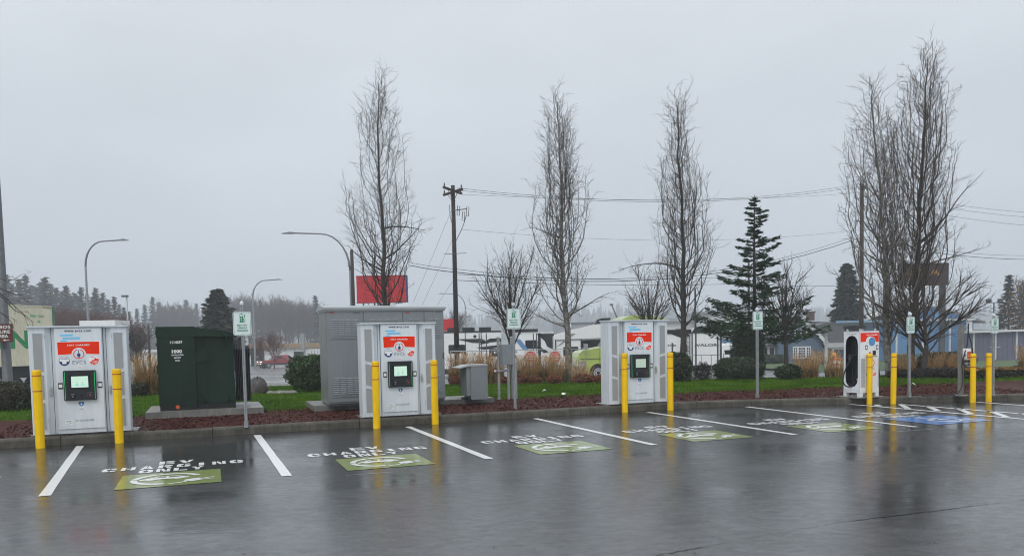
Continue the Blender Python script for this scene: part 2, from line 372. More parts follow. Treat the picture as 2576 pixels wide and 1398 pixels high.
# ------------------------------------------------------------------ ground
XS = np.array([-1000, -400, -200, -100, -60, -30, 0, 30, 60, 100, 200, 400, 1000.])
YS = np.array([-50, 0, 8, 14, 20, 26, 28, 30, 32, 34, 38, 44, 50, 55, 65, 80, 110, 160, 250, 450, 700, 1120.])
def sheet(name, xs, ys, dz, m, zf=None, kind='structure'):
    V = [(x, y, (zf(x, y) if zf else terr(y)) + dz) for y in ys for x in xs]; n = len(xs)
    F = [(j * n + i, j * n + i + 1, (j + 1) * n + i + 1, (j + 1) * n + i) for j in range(len(ys) - 1) for i in range(n - 1)]
    o = mesh_np(name, V, F, m); return tag(o, kind=kind)
sheet('ground', XS, YS, -.16, M['yard'], zf=lambda x, y: min(terr(y), .1))

KUV = [(-24, 15.77), (10.5, 15.77), (11.3, 15.62), (12.2, 15.35), (13.4, 14.91), (14.88, 14.37), (18.57, 13.06), (32, 8.3)]
KW = [np.array(uv(*p)[:2]) for p in KUV]
KS = [0.0]
for a, b in zip(KW, KW[1:]): KS.append(KS[-1] + float(np.linalg.norm(b - a)))
def kerb(s, d=0.0):
    """point d metres behind the kerb's front face at arc length s"""
    s = min(max(s, 0), KS[-1] - 1e-6)
    i = max(k for k in range(len(KS) - 1) if KS[k] <= s)
    def nrm(i):
        t = (KW[i + 1] - KW[i]) / np.linalg.norm(KW[i + 1] - KW[i]); return np.array([-t[1], t[0]])
    f = (s - KS[i]) / (KS[i + 1] - KS[i])
    n0 = nrm(max(i - 1, 0)) + nrm(i); n1 = nrm(i) + nrm(min(i + 1, len(KW) - 2))
    n = n0 / np.linalg.norm(n0) * (1 - f) + n1 / np.linalg.norm(n1) * f
    return KW[i] * (1 - f) + KW[i + 1] * f + n / np.linalg.norm(n) * d
def s_of(p):
    best = None
    for s in np.arange(0, KS[-1], .05):
        q = kerb(s); d = (q[0] - p[0]) ** 2 + (q[1] - p[1]) ** 2
        if best is None or d < best[0]: best = (d, s)
    return best[1]

# parking lot: a flat wet sheet up to the kerb
ks = np.arange(0, KS[-1], .5)
V = [(float(kerb(s, .05)[0]), float(kerb(s, .05)[1]), 0) for s in ks]
P = V + [(60, 0, 0), (60, -45, 0), (-60, -45, 0), (-60, -8, 0)]
lot = MB().poly(P).build('parking_lot', M['asphalt']); tag(lot, kind='structure')

# kerb cast in lengths with open joints
kerb_o = thing('kerb', None, None, kind='structure')
joints = []
for x, y in ((157, 1117), (535, 1098), (903, 1075), (1228, 1057), (1494, 1042), (1753, 1026), (1968, 1020), (2246, 1014), (2376, 1011), (2534, 1007)):
    joints.append(s_of(G(x, y)[:2]))
while joints[0] > 3: joints.insert(0, joints[0] - 2.9)
while joints[-1] < KS[-1] - 4: joints.append(joints[-1] + 2.9)
PROF = [(0, -.05), (.012, .115), (.03, .145), (.06, .158), (.155, .158), (.155, -.05)]
for a, b in zip(joints, joints[1:]):
    ss = np.linspace(a + .006, b - .006, 6); dz = random.uniform(-.004, .004); dd = random.uniform(-.006, .006)
    mb = MB(); V = []
    for s in ss:
        for d, z in PROF:
            q = kerb(s, d + dd); V.append((q[0], q[1], z + dz + random.uniform(-.0015, .0015)))
    n = len(PROF)
    F = [(i * n + j, (i + 1) * n + j, (i + 1) * n + (j + 1) % n, i * n + (j + 1) % n) for i in range(5) for j in range(n)] + [tuple(range(n)), tuple(range(5 * n, 6 * n))[::-1]]
    mb.add(V, F).build('kerb_stone', M['concrete'], kerb_o)

# island: lawn sheet, mulch strip on it
def yback(X): return 33.0 if X < -7 else (33 - (X + 7) * 1.25 if X < -3 else 28.0 + max(0, X) * .03)
def zisl(d, Y):
    z = .13 + .02 * min(d, 4)
    return z if Y < 26 else z + (terr(Y) - .1) * .9
def dmax(s):
    lo = .2
    for d in np.arange(.3, 30, .1):
        q = kerb(s, d)
        if q[1] > yback(q[0]): return d
    return 30.0
lawn_s = np.arange(0, KS[-1], .6); NT = 26
DM = [dmax(s) for s in lawn_s]
V = []
for s, dm in zip(lawn_s, DM):
    for j in range(NT + 1):
        d = .1 + (dm - .1) * j / NT; q = kerb(s, d)
        V.append((q[0], q[1], zisl(d, q[1]) + (random.uniform(-.012, .012) if j else 0)))
F = [(i * (NT + 1) + j, (i + 1) * (NT + 1) + j, (i + 1) * (NT + 1) + j + 1, i * (NT + 1) + j + 1) for i in range(len(lawn_s) - 1) for j in range(NT)]
tag(mesh_np('lawn', V, F, M['turf'], smooth=True), kind='structure')
EDGE = []
for x, y in ((0, 1060), (330, 1050), (700, 1034), (1392, 999), (1513, 995), (1700, 990), (2113, 975.5), (2225, 973), (2408, 965), (2480, 960), (2576, 957)):
    p = G(x, y, .18); s = s_of(p[:2]); q = kerb(s); EDGE.append((s, float(math.hypot(p[0] - q[0], p[1] - q[1]))))
EDGE.sort()
def medge(s):
    e = float(np.interp(s, [a for a, _ in EDGE], [b for _, b in EDGE])); return e + .05 * math.sin(s * 2.3) + .03 * math.sin(s * 7.1)
V = []; ms = np.arange(0, KS[-1], .2)
for s in ms:
    for j in range(9):
        d = .14 + (medge(s) - .14) * j / 8; q = kerb(s, d)
        V.append((q[0], q[1], zisl(d, 0) + .012 + (random.uniform(0, .022) if 0 < j < 8 else (-.02 if j == 8 else .0))))
F = [(i * 9 + j, (i + 1) * 9 + j, (i + 1) * 9 + j + 1, i * 9 + j + 1) for i in range(len(ms) - 1) for j in range(8)]
tag(mesh_np('mulch_bed', V, F, M['mulch']), kind='structure')

# loose bark chips
rng = np.random.default_rng(3)
def kerb_many(S, D): return np.array([kerb(a, b) for a, b in zip(S, D)])
S_LO, S_HI = s_of(G(-60, 1130)[:2]), s_of(G(2640, 1005)[:2])
n = 13000
S = rng.uniform(S_LO, S_HI, n); D = np.array([.18 + (medge(s) + .06 - .18) * r for s, r in zip(S, rng.uniform(0, 1, n))])
C = kerb_many(S, D); Z = .13 + .02 * np.minimum(D, 4) + .03
a = rng.uniform(0, 2 * PI, n); l = rng.uniform(.018, .05, n); wd = rng.uniform(.006, .016, n); ti = rng.uniform(-.6, .6, n); rl = rng.uniform(-.9, .9, n)
ex = np.c_[np.cos(a) * np.cos(ti), np.sin(a) * np.cos(ti), np.sin(ti)] * l[:, None]
ey = np.c_[-np.sin(a) * np.cos(rl), np.cos(a) * np.cos(rl), np.sin(rl)] * wd[:, None]
c = np.c_[C, Z]; th = np.array([0, 0, .008])
V = np.stack([c - ex - ey, c + ex - ey * .6, c + ex * .8 + ey, c - ex * .9 + ey * .7, c + th], 1).reshape(-1, 3)
b = np.arange(n)[:, None] * 5
F = np.concatenate([b + np.array([[0, 1, 4]]), b + np.array([[1, 2, 4]]), b + np.array([[2, 3, 4]]), b + np.array([[3, 0, 4]])])
tag(mesh_np('bark_chips', V, F, M['chip']), 'loose red brown bark chips over the strip behind the kerb', 'mulch', kind='stuff')

# grass blades
n = 150000
S = rng.uniform(max(0, S_LO - 7), min(KS[-1] - .1, S_HI + 9), n); R = rng.uniform(0, 1, n)
DMi = np.interp(S, lawn_s, DM); ED = np.interp(S, ms, [medge(s) for s in ms])
D = ED - .03 + (DMi - ED) * R
C = kerb_many(S, D)
Z = np.array([zisl(d, y) for d, y in zip(D, C[:, 1])])
h = rng.uniform(.025, .075, n) * (1 + .6 * np.sin(S * 1.7) * np.sin(D * 2.1)); a = rng.uniform(0, 2 * PI, n); wd = rng.uniform(.006, .011, n)
lean = rng.uniform(.0, .05, n); la = rng.uniform(0, 2 * PI, n)
base = np.c_[C, Z - .01]; sx = np.c_[np.cos(a) * wd, np.sin(a) * wd, np.zeros(n)]
tip = base + np.c_[np.cos(la) * lean, np.sin(la) * lean, h + .01]
V = np.stack([base - sx, base + sx, tip], 1).reshape(-1, 3)
tag(mesh_np('grass', V, np.arange(3 * n).reshape(-1, 3), M['blade']), 'short wet green grass of the lawn strip', 'grass', kind='stuff')

# the far road on the left, gravel and verges on the right
sheet('road', np.array([-260, -120, -60, -20, -2]), np.array([43, 48, 55, 70, 90, 110, 118.]), .0, M['road'])
sheet('verge', np.array([-120, -60, -2.]), np.array([33.2, 36, 40, 42.6]), .02, M['verge'])
sheet('grass_plot', np.array([foot(1925, 70)[0], foot(2130, 70)[0], foot(2700, 70)[0]]), np.array([60, 66, 74, 86.]), .03, M['verge'])
sheet('driveway', np.array([foot(1900, 40)[0], 18, 26, 40.]), np.array([34, 38, 44, 52, 59.6]), .02, M['road'])
lm = MB()
for x0, Y0 in ((690, 62), (735, 62.3), (640, 61.8), (590, 75), (720, 80)):
    p = foot(x0, Y0); lm.box(p[0], p[0] + 2.4, p[1], p[1] + .25, terr(p[1]) + .004, terr(p[1]) + .03)
tag(lm.build('lane_marking', M['white_paint']), kind='structure')

# standing water along the paving joint in the lot
def strip(pts, widths, z):
    mb = MB(); V = []
    for (p, wv) in zip(pts, widths):
        V += [(p[0], p[1] - wv, z), (p[0], p[1] + wv, z)]
    return mb.add(V, [(2 * i, 2 * i + 2, 2 * i + 3, 2 * i + 1) for i in range(len(pts) - 1)])
px = [(1640, 1397), (1760, 1376), (1880, 1352), (2000, 1331), (2120, 1311), (2230, 1298), (2356, 1283), (2470, 1268), (2600, 1254)]
pts = []; wds = []
for (xa, ya), (xb, yb) in zip(px, px[1:]):
    for k in range(14):
        f = k / 14; p = G(xa + (xb - xa) * f, ya + (yb - ya) * f); pts.append((p[0], p[1] + random.uniform(-.012, .012)))
        wds.append(max(.003, .018 * (.5 + .5 * math.sin(p[0] * 2.1)) * random.uniform(.3, 1.3)))
tag(strip(pts, wds, .004).build('paving_joint', M['seam']), kind='structure')

# ------------------------------------------------------------------ painted markings
def stripe(a, b, wd, label, group, name='parking_stripe', cat='painted line'):
    A = np.array(a); B = np.array(b); t = (B - A) / np.linalg.norm(B - A); n_ = np.array([-t[1], t[0]]) * wd / 2
    c0 = uv(*((A + B) / 2))
    o = thing(name, label, cat, c0, ALPHA, group)
    h = (B - A) / 2; k = 9; V = []
    for i in range(k):
        f = -1 + 2 * i / (k - 1); e = random.uniform(-.004, .004)
        for sgn in (-1, 1): V.append((h[0] * f + n_[0] * sgn + e * sgn, h[1] * f + n_[1] * sgn, .004))
    mb = MB().add(V, [(2 * i, 2 * i + 1, 2 * i + 3, 2 * i + 2) for i in range(k - 1)])
    mb.build('paint', M['white_paint'], o); return o
SL = [((-2.19, 15.45), (-1.86, 10.35), 'white stall line in front of the charger beside the nature area sign'),
      ((.79, 15.5), (.88, 10.41), 'white stall line starting by the foot of the sign beside the dark green transformer'),
      ((3.71, 15.4), (3.72, 10.51), 'white stall line starting between the two bollards of the charger before the tall grey cabinet'),
      ((6.57, 15.5), (6.55, 10.61), 'white stall line starting right of the sign beside the small grey meter boxes'),
      ((9.35, 15.4), (9.30, 10.54), 'white stall line starting between the bollards of the charger beside the lime truck'),
      ((12.04, 15.3), (11.86, 10.32), 'long white stall line below the sign in front of the dark fir'),
      ((14.46, 14.5), (14.58, 9.4), 'white stall line that edges the striped aisle on the blue symbol side'),
      ((15.36, 13.85), (15.55, 9.2), 'white line that edges the striped aisle on the far side'),
      ((17.22, 13.3), (17.30, 9.0), 'white stall line starting by the two bollards of the wall box post')]
for a, b, l in SL: stripe(a, b, .125, l, 'white stall lines')
pc = lambda x, y: to_uv(G((2700 + x / 2.947) * .72076, (1400 + y / 2.947) * .72076))
for i, (a, b) in enumerate((((1050, 33), (1092, 50)), ((1310, 33), (1382, 74)), ((1575, 45), (1695, 99)), ((1885, 70), (2032, 129)), ((2212, 95), (2405, 163)), ((2550, 122), (2720, 178)))):
    stripe(pc(*a), pc(*b), .13, ('short', 'second', 'third', 'fourth', 'fifth', 'last')[i] + ' slanted white bar of the striped aisle counted from the kerb', 'slanted aisle bars', 'aisle_bar')

LET = {
 'E': [[(0, 0), (.36, 0), (.36, 1), (0, 1)], [(.44, 0), (1, 0), (1, .22), (.44, .22)], [(.44, .39), (.94, .39), (.94, .61), (.44, .61)], [(.44, .78), (1, .78), (1, 1), (.44, 1)]],
 'V': [[(0, 1), (.36, 1), (.60, .25), (.50, 0), (.36, 0)], [(.70, 1), (1, 1), (.68, .1), (.56, .42)]],
 'C': [[(.5, 0), (.16, 0), (0, .2), (0, .8), (.16, 1), (.5, 1), (.5, .76), (.34, .68), (.34, .32), (.5, .24)], [(.58, 0), (.86, 0), (1, .16), (1, .34), (.72, .34), (.58, .24)], [(.58, 1), (.86, 1), (1, .84), (1, .66), (.72, .66), (.58, .76)]],
 'H': [[(0, 0), (.32, 0), (.32, 1), (0, 1)], [(.68, 0), (1, 0), (1, 1), (.68, 1)], [(.38, .38), (.62, .38), (.62, .62), (.38, .62)]],
 'A': [[(0, 0), (.3, 0), (.52, .72), (.52, 1), (.36, 1)], [(.58, 1), (.64, 1), (1, 0), (.7, 0), (.58, .5)], [(.36, .18), (.66, .18), (.58, .4), (.43, .4)]],
 'R': [[(0, 0), (.34, 0), (.34, 1), (0, 1)], [(.42, 1), (.84, 1), (1, .85), (1, .6), (.84, .46), (.42, .46), (.42, .66), (.68, .66), (.68, .8), (.42, .8)], [(.46, .4), (.78, .4), (1.02, 0), (.68, 0)]],
 'G': [[(.5, 0), (.16, 0), (0, .2), (0, .8), (.16, 1), (.5, 1), (.5, .76), (.34, .68), (.34, .32), (.5, .24)], [(.58, 0), (.86, 0), (1, .16), (1, .5), (.58, .5), (.58, .32), (.72, .32), (.58, .2)], [(.58, 1), (.86, 1), (1, .84), (1, .68), (.72, .68), (.58, .78)]],
 'I': [[(.3, 0), (.7, 0), (.7, 1), (.3, 1)]],
 'N': [[(0, 0), (.28, 0), (.28, 1), (0, 1)], [(.34, 1), (.46, 1), (.68, .42), (.68, 0), (.56, 0), (.34, .62)], [(.74, 0), (1, 0), (1, 1), (.74, 1)]],
 'O': [[(.47, 0), (.16, 0), (0, .2), (0, .8), (.16, 1), (.47, 1), (.47, .77), (.32, .7), (.32, .3), (.47, .23)], [(.53, 0), (.84, 0), (1, .2), (1, .8), (.84, 1), (.53, 1), (.53, .77), (.68, .7), (.68, .3), (.53, .23)]],
 'L': [[(0, 0), (.36, 0), (.36, 1), (0, 1)], [(.43, 0), (1, 0), (1, .24), (.43, .24)]],
 'Y': [[(0, 1), (.34, 1), (.54, .64), (.40, .44)], [(.66, 1), (1, 1), (.62, .44), (.50, .52)], [(.34, 0), (.66, 0), (.66, .4), (.34, .4)]],
}
def word(mb, s, x0, x1, y0, y1, z, gap=.32):
    n_ = len(s); k = (x1 - x0) / (n_ + gap * (n_ - 1))
    for i, ch in enumerate(s):
        ox = x0 + i * k * (1 + gap)
        for P in LET[ch]: mb.poly([(ox + p[0] * k, y0 + p[1] * (y1 - y0), z) for p in P])
    return mb
def arc2(mb, cx_, cy_, r0, r1, a0, a1, z, n_=14):
    for i in range(n_):
        A = math.radians(a0 + (a1 - a0) * i / n_); B = math.radians(a0 + (a1 - a0) * (i + 1) / n_)
        mb.poly([(cx_ + r * math.cos(t), cy_ + r * math.sin(t), z) for r, t in ((r0, A), (r1, A), (r1, B), (r0, B))])
def words_part(o):
    mb = MB(); word(mb, 'EV', -.22, .25, 1.40, 1.70, .004, .25); word(mb, 'CHARGING', -.93, .93, 1.02, 1.31, .004); word(mb, 'ONLY', -.44, .40, .67, .95, .004, .25)
    mb.build('lettering', M['white_paint'], o)
def stencil(u, v, label):
    o = thing('charging_stall_marking', label, 'pavement marking', uv(u, v), ALPHA, 'green charging stall markings')
    MB().poly([(-.61, -.56, .004), (.61, -.56, .004), (.61, .56, .004), (-.61, .56, .004)]).build('green_square', M['green_paint'], o)
    e = MB(); z = .008
    arc2(e, -.05, 0, .35, .43, 112, 172, z); arc2(e, -.05, 0, .35, .43, 176, 268, z); arc2(e, -.05, 0, .345, .43, 18, 104, z)
    car = [[(-.34, -.02), (-.34, .04), (-.24, .10), (.20, .10), (.25, .06), (.25, -.01), (.19, -.02), (.16, -.06), (.09, -.06), (.06, -.02), (-.14, -.02), (-.17, -.06), (-.24, -.06), (-.27, -.02)],
           [(-.24, .10), (-.12, .225), (-.08, .225), (-.19, .10)], [(-.12, .225), (.08, .235), (.08, .205), (-.10, .195)], [(.08, .235), (.21, .10), (.16, .10), (.055, .21)], [(-.03, .2), (.0, .2), (.0, .1), (-.03, .1)]]
    for P in car: e.poly([(x - .03, y, z) for x, y in P])
    e.poly([(-.02, -.45, z), (-.02, -.41, z), (.12, -.36, z), (.20, -.29, z), (.23, -.32, z), (.14, -.40, z)])
    e.poly([(.17, -.30, z), (.17, -.20, z), (.26, -.14, z), (.36, -.13, z), (.36, -.30, z), (.26, -.35, z)])
    e.poly([(.36, -.17, z), (.52, -.10, z), (.53, -.13, z), (.36, -.21, z)]); e.poly([(.36, -.24, z), (.53, -.22, z), (.53, -.25, z), (.36, -.285, z)])
    e.build('emblem', M['white_paint'], o); words_part(o); return o
stencil(-3.62, 10.95, 'green charging symbol and lettering left of the first charger, mostly out of the picture')
stencil(-.53, 10.93, 'green charging symbol and lettering in front of the dark green transformer')
stencil(2.28, 11.0, 'green charging symbol and lettering in front of the tall grey cabinet')
stencil(5.15, 11.1, 'green charging symbol and lettering in front of the small grey meter boxes')
stencil(7.92, 11.18, 'green charging symbol and lettering nearest the third charger beside the lime truck')
stencil(10.62, 11.05, 'green charging symbol and lettering below the sign in front of the dark fir')
o = thing('accessible_stall_marking', 'blue wheelchair symbol with white charging lettering beside the striped aisle', 'pavement marking', uv(13.2, 11.0), ALPHA)
MB().poly([(-.75, -.62, .004), (.75, -.62, .004), (.75, .62, .004), (-.75, .62, .004)]).build('blue_square', M['blue_paint'], o)
e = MB(); z = .008
arc2(e, .02, -.14, .25, .32, 130, 385, z); e.poly([(-.12, .42, z), (.0, .46, z), (.03, .36, z), (-.08, .33, z)])
e.poly([(-.12, .3, z), (-.04, .3, z), (.0, -.02, z), (-.08, -.06, z)]); e.poly([(-.08, -.06, z), (-.06, .03, z), (.22, .03, z), (.24, -.05, z)]); e.poly([(.24, -.0, z), (.40, -.38, z), (.5, -.36, z), (.49, -.31, z), (.42, -.30, z), (.3, .02, z)])
e.poly([(-.06, .2, z), (.18, .18, z), (.18, .12, z), (-.05, .13, z)])
e.build('emblem', M['white_paint'], o); words_part(o)
def scuff(x0, y0, x1, y1, wd, label):
    a = G(x0, y0); b = G(x1, y1); c_ = (a + b) / 2; o = thing('worn_paint_mark', label, 'paint scuff', (c_[0], c_[1], 0))
    a, b = a - c_, b - c_; t = b - a; n_ = np.array([-t[1], t[0], 0]) / np.linalg.norm(t) * wd
    P = []
    for k in range(9): P.append(a + t * k / 8 + n_ * random.uniform(.2, 1))
    for k in range(8, -1, -1): P.append(a + t * k / 8 - n_ * random.uniform(.2, 1))
    MB().poly([(p[0], p[1], .004) for p in P]).build('paint', M['faint_paint'], o)
scuff(870, 1195, 1000, 1186, .012, 'thin worn white streak just below the green symbol before the tall cabinet')
scuff(2258, 1085, 2345, 1079, .014, 'thin worn white streak beyond the long stall line near the blue symbol')

# specks of grit, bark and leaves washed over the lot
rg_ = np.random.default_rng(31); VV, FF = [], []
for i in range(70):
    x_ = rg_.uniform(0, 2576); y_ = rg_.uniform(1045 if x_ > 1300 else 1110, 1398); p = G(x_, y_); r_ = rg_.uniform(.003, .009); a_ = rg_.uniform(0, 6); b_ = len(VV)
    VV += [(p[0] + r_ * math.cos(a_ + t) * (1.6 if k % 2 else .7), p[1] + r_ * math.sin(a_ + t) * (1.6 if k % 2 else .7), .006) for k, t in enumerate((0, 1.57, 3.14, 4.71))] + [(p[0], p[1], .010)]
    FF += [(b_ + k, b_ + (k + 1) % 4, b_ + 4) for k in range(4)]
tag(mesh_np('grit', VV, FF, M['chip']), 'scattered specks of bark and grit on the wet lot', 'grit', kind='stuff')

# ------------------------------------------------------------------ chargers
def handle(parent, x, y, z, h=.14):
    mb = MB(); mb.box(x - .016, x + .016, y - .008, y, z - h / 2 - .02, z + h / 2 + .02)
    mb.tube([(x, y - .008, z + h / 2), (x, y - .04, z + h / 2 - .02), (x, y - .04, z - h / 2 + .02), (x, y - .008, z - h / 2)], .008, 6)
    mb.disc(x, z - h / 2 - .008, .011, y - .018, y - .006, 10)
    mb.build('handle', M['silver'], parent)
def plug_icon(mb, x, z, s, y0, y1, mi):
    mb.box(x - .06 * s, x + .06 * s, y0, y1, z + .12 * s, z + 1.0 * s, mi)
    mb.prism([(x - .3 * s, z + .12 * s), (x - .32 * s, z - .25 * s), (x - .18 * s, z - .45 * s), (x + .18 * s, z - .45 * s), (x + .32 * s, z - .25 * s), (x + .3 * s, z + .12 * s), (x + .12 * s, z + .3 * s), (x - .12 * s, z + .3 * s)], y0, y1, 'y', mi)
    for d in (-.15, .15): mb.box(x + d * s - .06 * s, x + d * s + .06 * s, y0, y1, z - .75 * s, z - .44 * s, mi)
def stickers(o, y, x1, z1, x2, z2, r):
    mb = MB(); mb.disc(x1, z1, r, y - .002, y, 24, 0); mb.disc(x1, z1, r * .92, y - .003, y, 24, 1)
    mb.prism([(x1 + r * .92 * math.cos(t), z1 + r * .92 * math.sin(t)) for t in [PI + PI * i / 12 + (.12 if i == 0 else -.12 if i == 12 else 0) for i in range(13)]], y - .004, y, 'y', 0)
    mb.rrect(x1 - r * .4, x1 + r * .4, z1 - r * .62, z1 + r * .12, r * .08, y - .005, y, 1)
    mb.box(x1 - r * .45, x1 + r * .45, y - .004, y, z1 + r * .55, z1 + r * .62, 0); mb.box(x1 - r * .65, x1 + r * .65, y - .004, y, z1 + r * .34, z1 + r * .42, 0)
    mb.build('round_blue_sticker', [M['navy'], M['white']], o)
    mb = MB(); mb.disc(x2, z2, r, y - .002, y, 24, 0)
    mb.prism([(x2 - r * .9, z2 - r * .25), (x2 - r * .55, z2 - r * .75), (x2, z2 - r * .92), (x2 + r * .55, z2 - r * .75), (x2 + r * .9, z2 - r * .1), (x2 + r * .85, z2 + r * .35), (x2 + r * .5, z2 + r * .3), (x2 + r * .35, z2 + r * .6), (x2 + r * .15, z2 + r * .35), (x2 - r * .2, z2 + .0), (x2 - r * .4, z2 + r * .1), (x2 - r * .5, z2 - r * .2)], y - .003, y, 'y', 1)
    mb.box(x2 - r * .6, x2 + r * .1, y - .003, y, z2 + r * .62, z2 + r * .72, 1); mb.box(x2 - r * .1, x2 + r * .7, y - .004, y, z2 - r * .28, z2 - r * .16, 0)
    mb.text('Energy', x2 + r * .05, z2 - r * .66, r * .36, y - .004, 0, bold=.02)
    mb.build('round_red_sticker', [M['white'], M['red']], o)
def banner(o, y, xc, z0, z1, hw, r, zc, icon=True):
    P = []
    def shape(g, rn):
        P = [(xc - hw - g, z1 + g), (xc - hw - g + .004, z0 - g)]
        a0 = math.asin((z0 + .012 - zc - g) / rn) if abs(z0 + .012 - g - zc) < rn else 0.1
        P += [(xc - rn * math.cos(a0), z0 + .012 - g)]
        for i in range(1, 16): t = PI - a0 - (PI - 2 * a0) * i / 16; P.append((xc + rn * math.cos(t), zc + rn * math.sin(t)))
        P += [(xc + rn * math.cos(a0), z0 + .012 - g), (xc + hw + g - .004, z0 - g), (xc + hw + g, z1 + g)]
        return P
    mb = MB(); mb.prism(shape(.008, r - .008), y - .002, y, 'y', 0); mb.prism(shape(0, r), y - .003, y, 'y', 1)
    mb.build('red_banner', [M['white'], M['red']], o)
def ring_logo(o, y, x, z, r):
    mb = MB(); mb.disc(x, z, r * 1.22, y - .0035, y, 28, 0)
    mb.ring(x, z, r * .84, r, math.radians(108), math.radians(432), y - .0045, y, 28, 1)
    plug_icon(mb, x, z - r * .12, r * .95, y - .005, y, 2)
    mb.build('plug_logo', [M['charger_panel'], M['red'], M['navy']], o)

def make_charger(label, loc, screen='screen', lock=True):
    o = thing('charging_cabinet', label, 'EV charger', loc, ALPHA, 'wide grey charging cabinets')
    HT = 1.95; hw = .79; D = .40
    MB().box(-.84, .90, .04, D + .22, -.005, .03).build('footing', M['slab'], o)
    # body with the two scooped channels beside the middle door
    out_ = [(-hw, D), (-hw, .012), (-hw + .012, 0), (-.53, 0)]
    for t in (0, .25, .5, .75, 1): out_.append((-.53 + .10 * t, .055 * math.sin(t * PI / 2)))
    out_ += [(-.385, .055), (-.385, .0), (.385, .0), (.385, .055), (.43, .055)]
    for t in (1, .75, .5, .25, 0): out_.append((.53 - .10 * t + .0, .055 * math.sin(t * PI / 2)))
    out_ += [(hw - .012, 0), (hw, .012), (hw, D)]
    P = []
    for p in out_:
        if not P or (abs(p[0] - P[-1][0]) + abs(p[1] - P[-1][1])) > 1e-4: P.append(p)
    MB().prism(P, .03, HT, 'z').build('body', M['charger'], o)
    mb = MB(); mb.box(-hw - .018, hw + .018, -.035, D + .02, HT, HT + .026); mb.box(-.41, .41, -.055, -.035, HT + .002, HT + .024)
    mb.build('roof', M['charger'], o)
    g = MB()
    for x in (-.44, -.39, .39, .437): g.box(x - .003, x + .003, .048, .0555, .04, HT - .01)
    g.box(-hw + .02, hw - .02, .0, .39, .024, .031)
    g.build('door_gap', M['seamdark'], o)
    # middle door
    mb = MB(); mb.prism(rr(-.372, .372, .115, HT - .018, .012), -.03, 0, 'y'); mb.build('door', M['charger_panel'], o)
    MB().box(-.375, .375, -.012, 0, .035, .11).build('kick_plate', M['charger'], o)
    y = -.03
    # perforated vent panels on both wings
    for sg in (-1, 1):
        for (zb, zt, tb, tt) in ((1.17, 1.845, .035, 0), (.67, 1.12, .04, .04), (.11, .62, 0.0, .04)):
            a, b = .565 * sg, .72 * sg   # inner, outer edge
            P = [(a, zb - tb / 2), (b, zb + tb / 2), (b, zt + tt / 2), (a, zt - tt / 2)]
            v = MB(); v.prism(P if sg > 0 else P[::-1], -.004, 0, 'y'); v.build('vent_panel', M['perforated'], o)
            f = MB()
            for (p, q) in zip(P, P[1:] + P[:1]):
                f.tube([(p[0], -.004, p[1]), (q[0], -.004, q[1])], .005, 4, cap=False)
            f.build('vent_rim', M['charger'], o)
        handle(o, .475 * sg, .028, .80, .13)
        for z in (.25, 1.75): MB().tube([(.535 * sg, -.004, z), (.535 * sg, -.004, z + .07)], .007, 6).build('hinge', M['silver'], o)
    # print on the door
    MB().text('www.evcs.com', 0, 1.862, .036, y - .002, width=.43, bold=.03, space=1.15).build('lettering', M['inkdark'], o)
    c = MB(); c.rrect(-.285, -.08, 1.795, 1.815, .009, y - .002, y, 0); c.rrect(-.245, .03, 1.735, 1.772, .009, y - .002, y, 0); c.rrect(-.237, .022, 1.743, 1.764, .006, y - .003, y, 1); c.rrect(-.28, -.18, 1.692, 1.712, .009, y - .002, y, 0)
    c.build('cyan_bars', [M['cyan'], M['cyan_pale']], o)
    banner(o, y, 0.0, 1.455, 1.685, .335, .115, 1.465)
    MB().text('STAY CHARGED', 0, 1.612, .030, y - .0045, width=.36, bold=.035, space=1.15).build('lettering', M['white'], o)
    ring_logo(o, y - .001, 0, 1.465, .088)
    MB().text('EVCS', 0, 1.285, .062, y - .002, width=.215, bold=.0, space=1.05).build('lettering', M['inkgrey'], o)
    stickers(o, y, -.235, 1.345, .24, 1.345, .085)
    s_ = MB(); s_.rrect(-.04, .04, 1.19, 1.26, .006, y - .002, y, 0)
    for k in range(4): s_.box(-.028, .028, y - .003, y, 1.205 + k * .012, 1.209 + k * .012, 1)
    s_.build('notice_label', [M['white'], M['faint_red']], o)
    # terminal
    t = thing_part('terminal', o)
    mb = MB(); mb.prism(rr(-.26, .26, .63, 1.17, .015), -.085, y, 'y'); mb.build('housing', M['black'], t)
    mb = MB(); mb.prism(rr(-.165, .165, .835, 1.09, .01), -.090, -.085, 'y'); mb.build('bezel', M['blackgloss'], t)
    mb = MB(); mb.box(-.135, .135, -.092, -.088, .865, 1.065, 0)
    for dx in (-.045, .045):
        mb.box(dx - .032, dx + .032, -.0935, -.091, .905, .915, 1); mb.disc(dx, .955, .014, -.0935, -.091, 10, 2); mb.prism([(dx - .018, .925), (dx + .018, .925), (dx, .95)], -.0935, -.091, 'y', 2)
    mb.build('screen', [M[screen], M['screenbar'], M['screenicon']], t)
    for sg in (-1, 1): MB().box(.238 * sg - .003, .238 * sg + .003, -.089, -.084, .65, 1.145).build('light_strip', M['led'], t)
    mb = MB(); mb.prism(rr(-.165, -.075, .675, .775, .01), -.105, -.085, 'y'); mb.box(-.15, -.09, -.107, -.104, .735, .755, 1); mb.box(-.135, -.105, -.107, -.104, .69, .715, 1); mb.build('card_reader', [M['blackgloss'], M['inkgrey']], t)
    mb = MB(); mb.disc(.155, .725, .052, -.090, -.085, 24, 1); mb.disc(.155, .725, .046, -.098, -.085, 24, 0); mb.disc(.155, .725, .014, -.100, -.09, 12, 2); mb.build('stop_dial', [M['black'], M['inkgrey'], M['dialred']], t)
    MB().disc(.03, .72, .016, -.089, -.084, 12).build('sensor', M['blackgloss'], t)
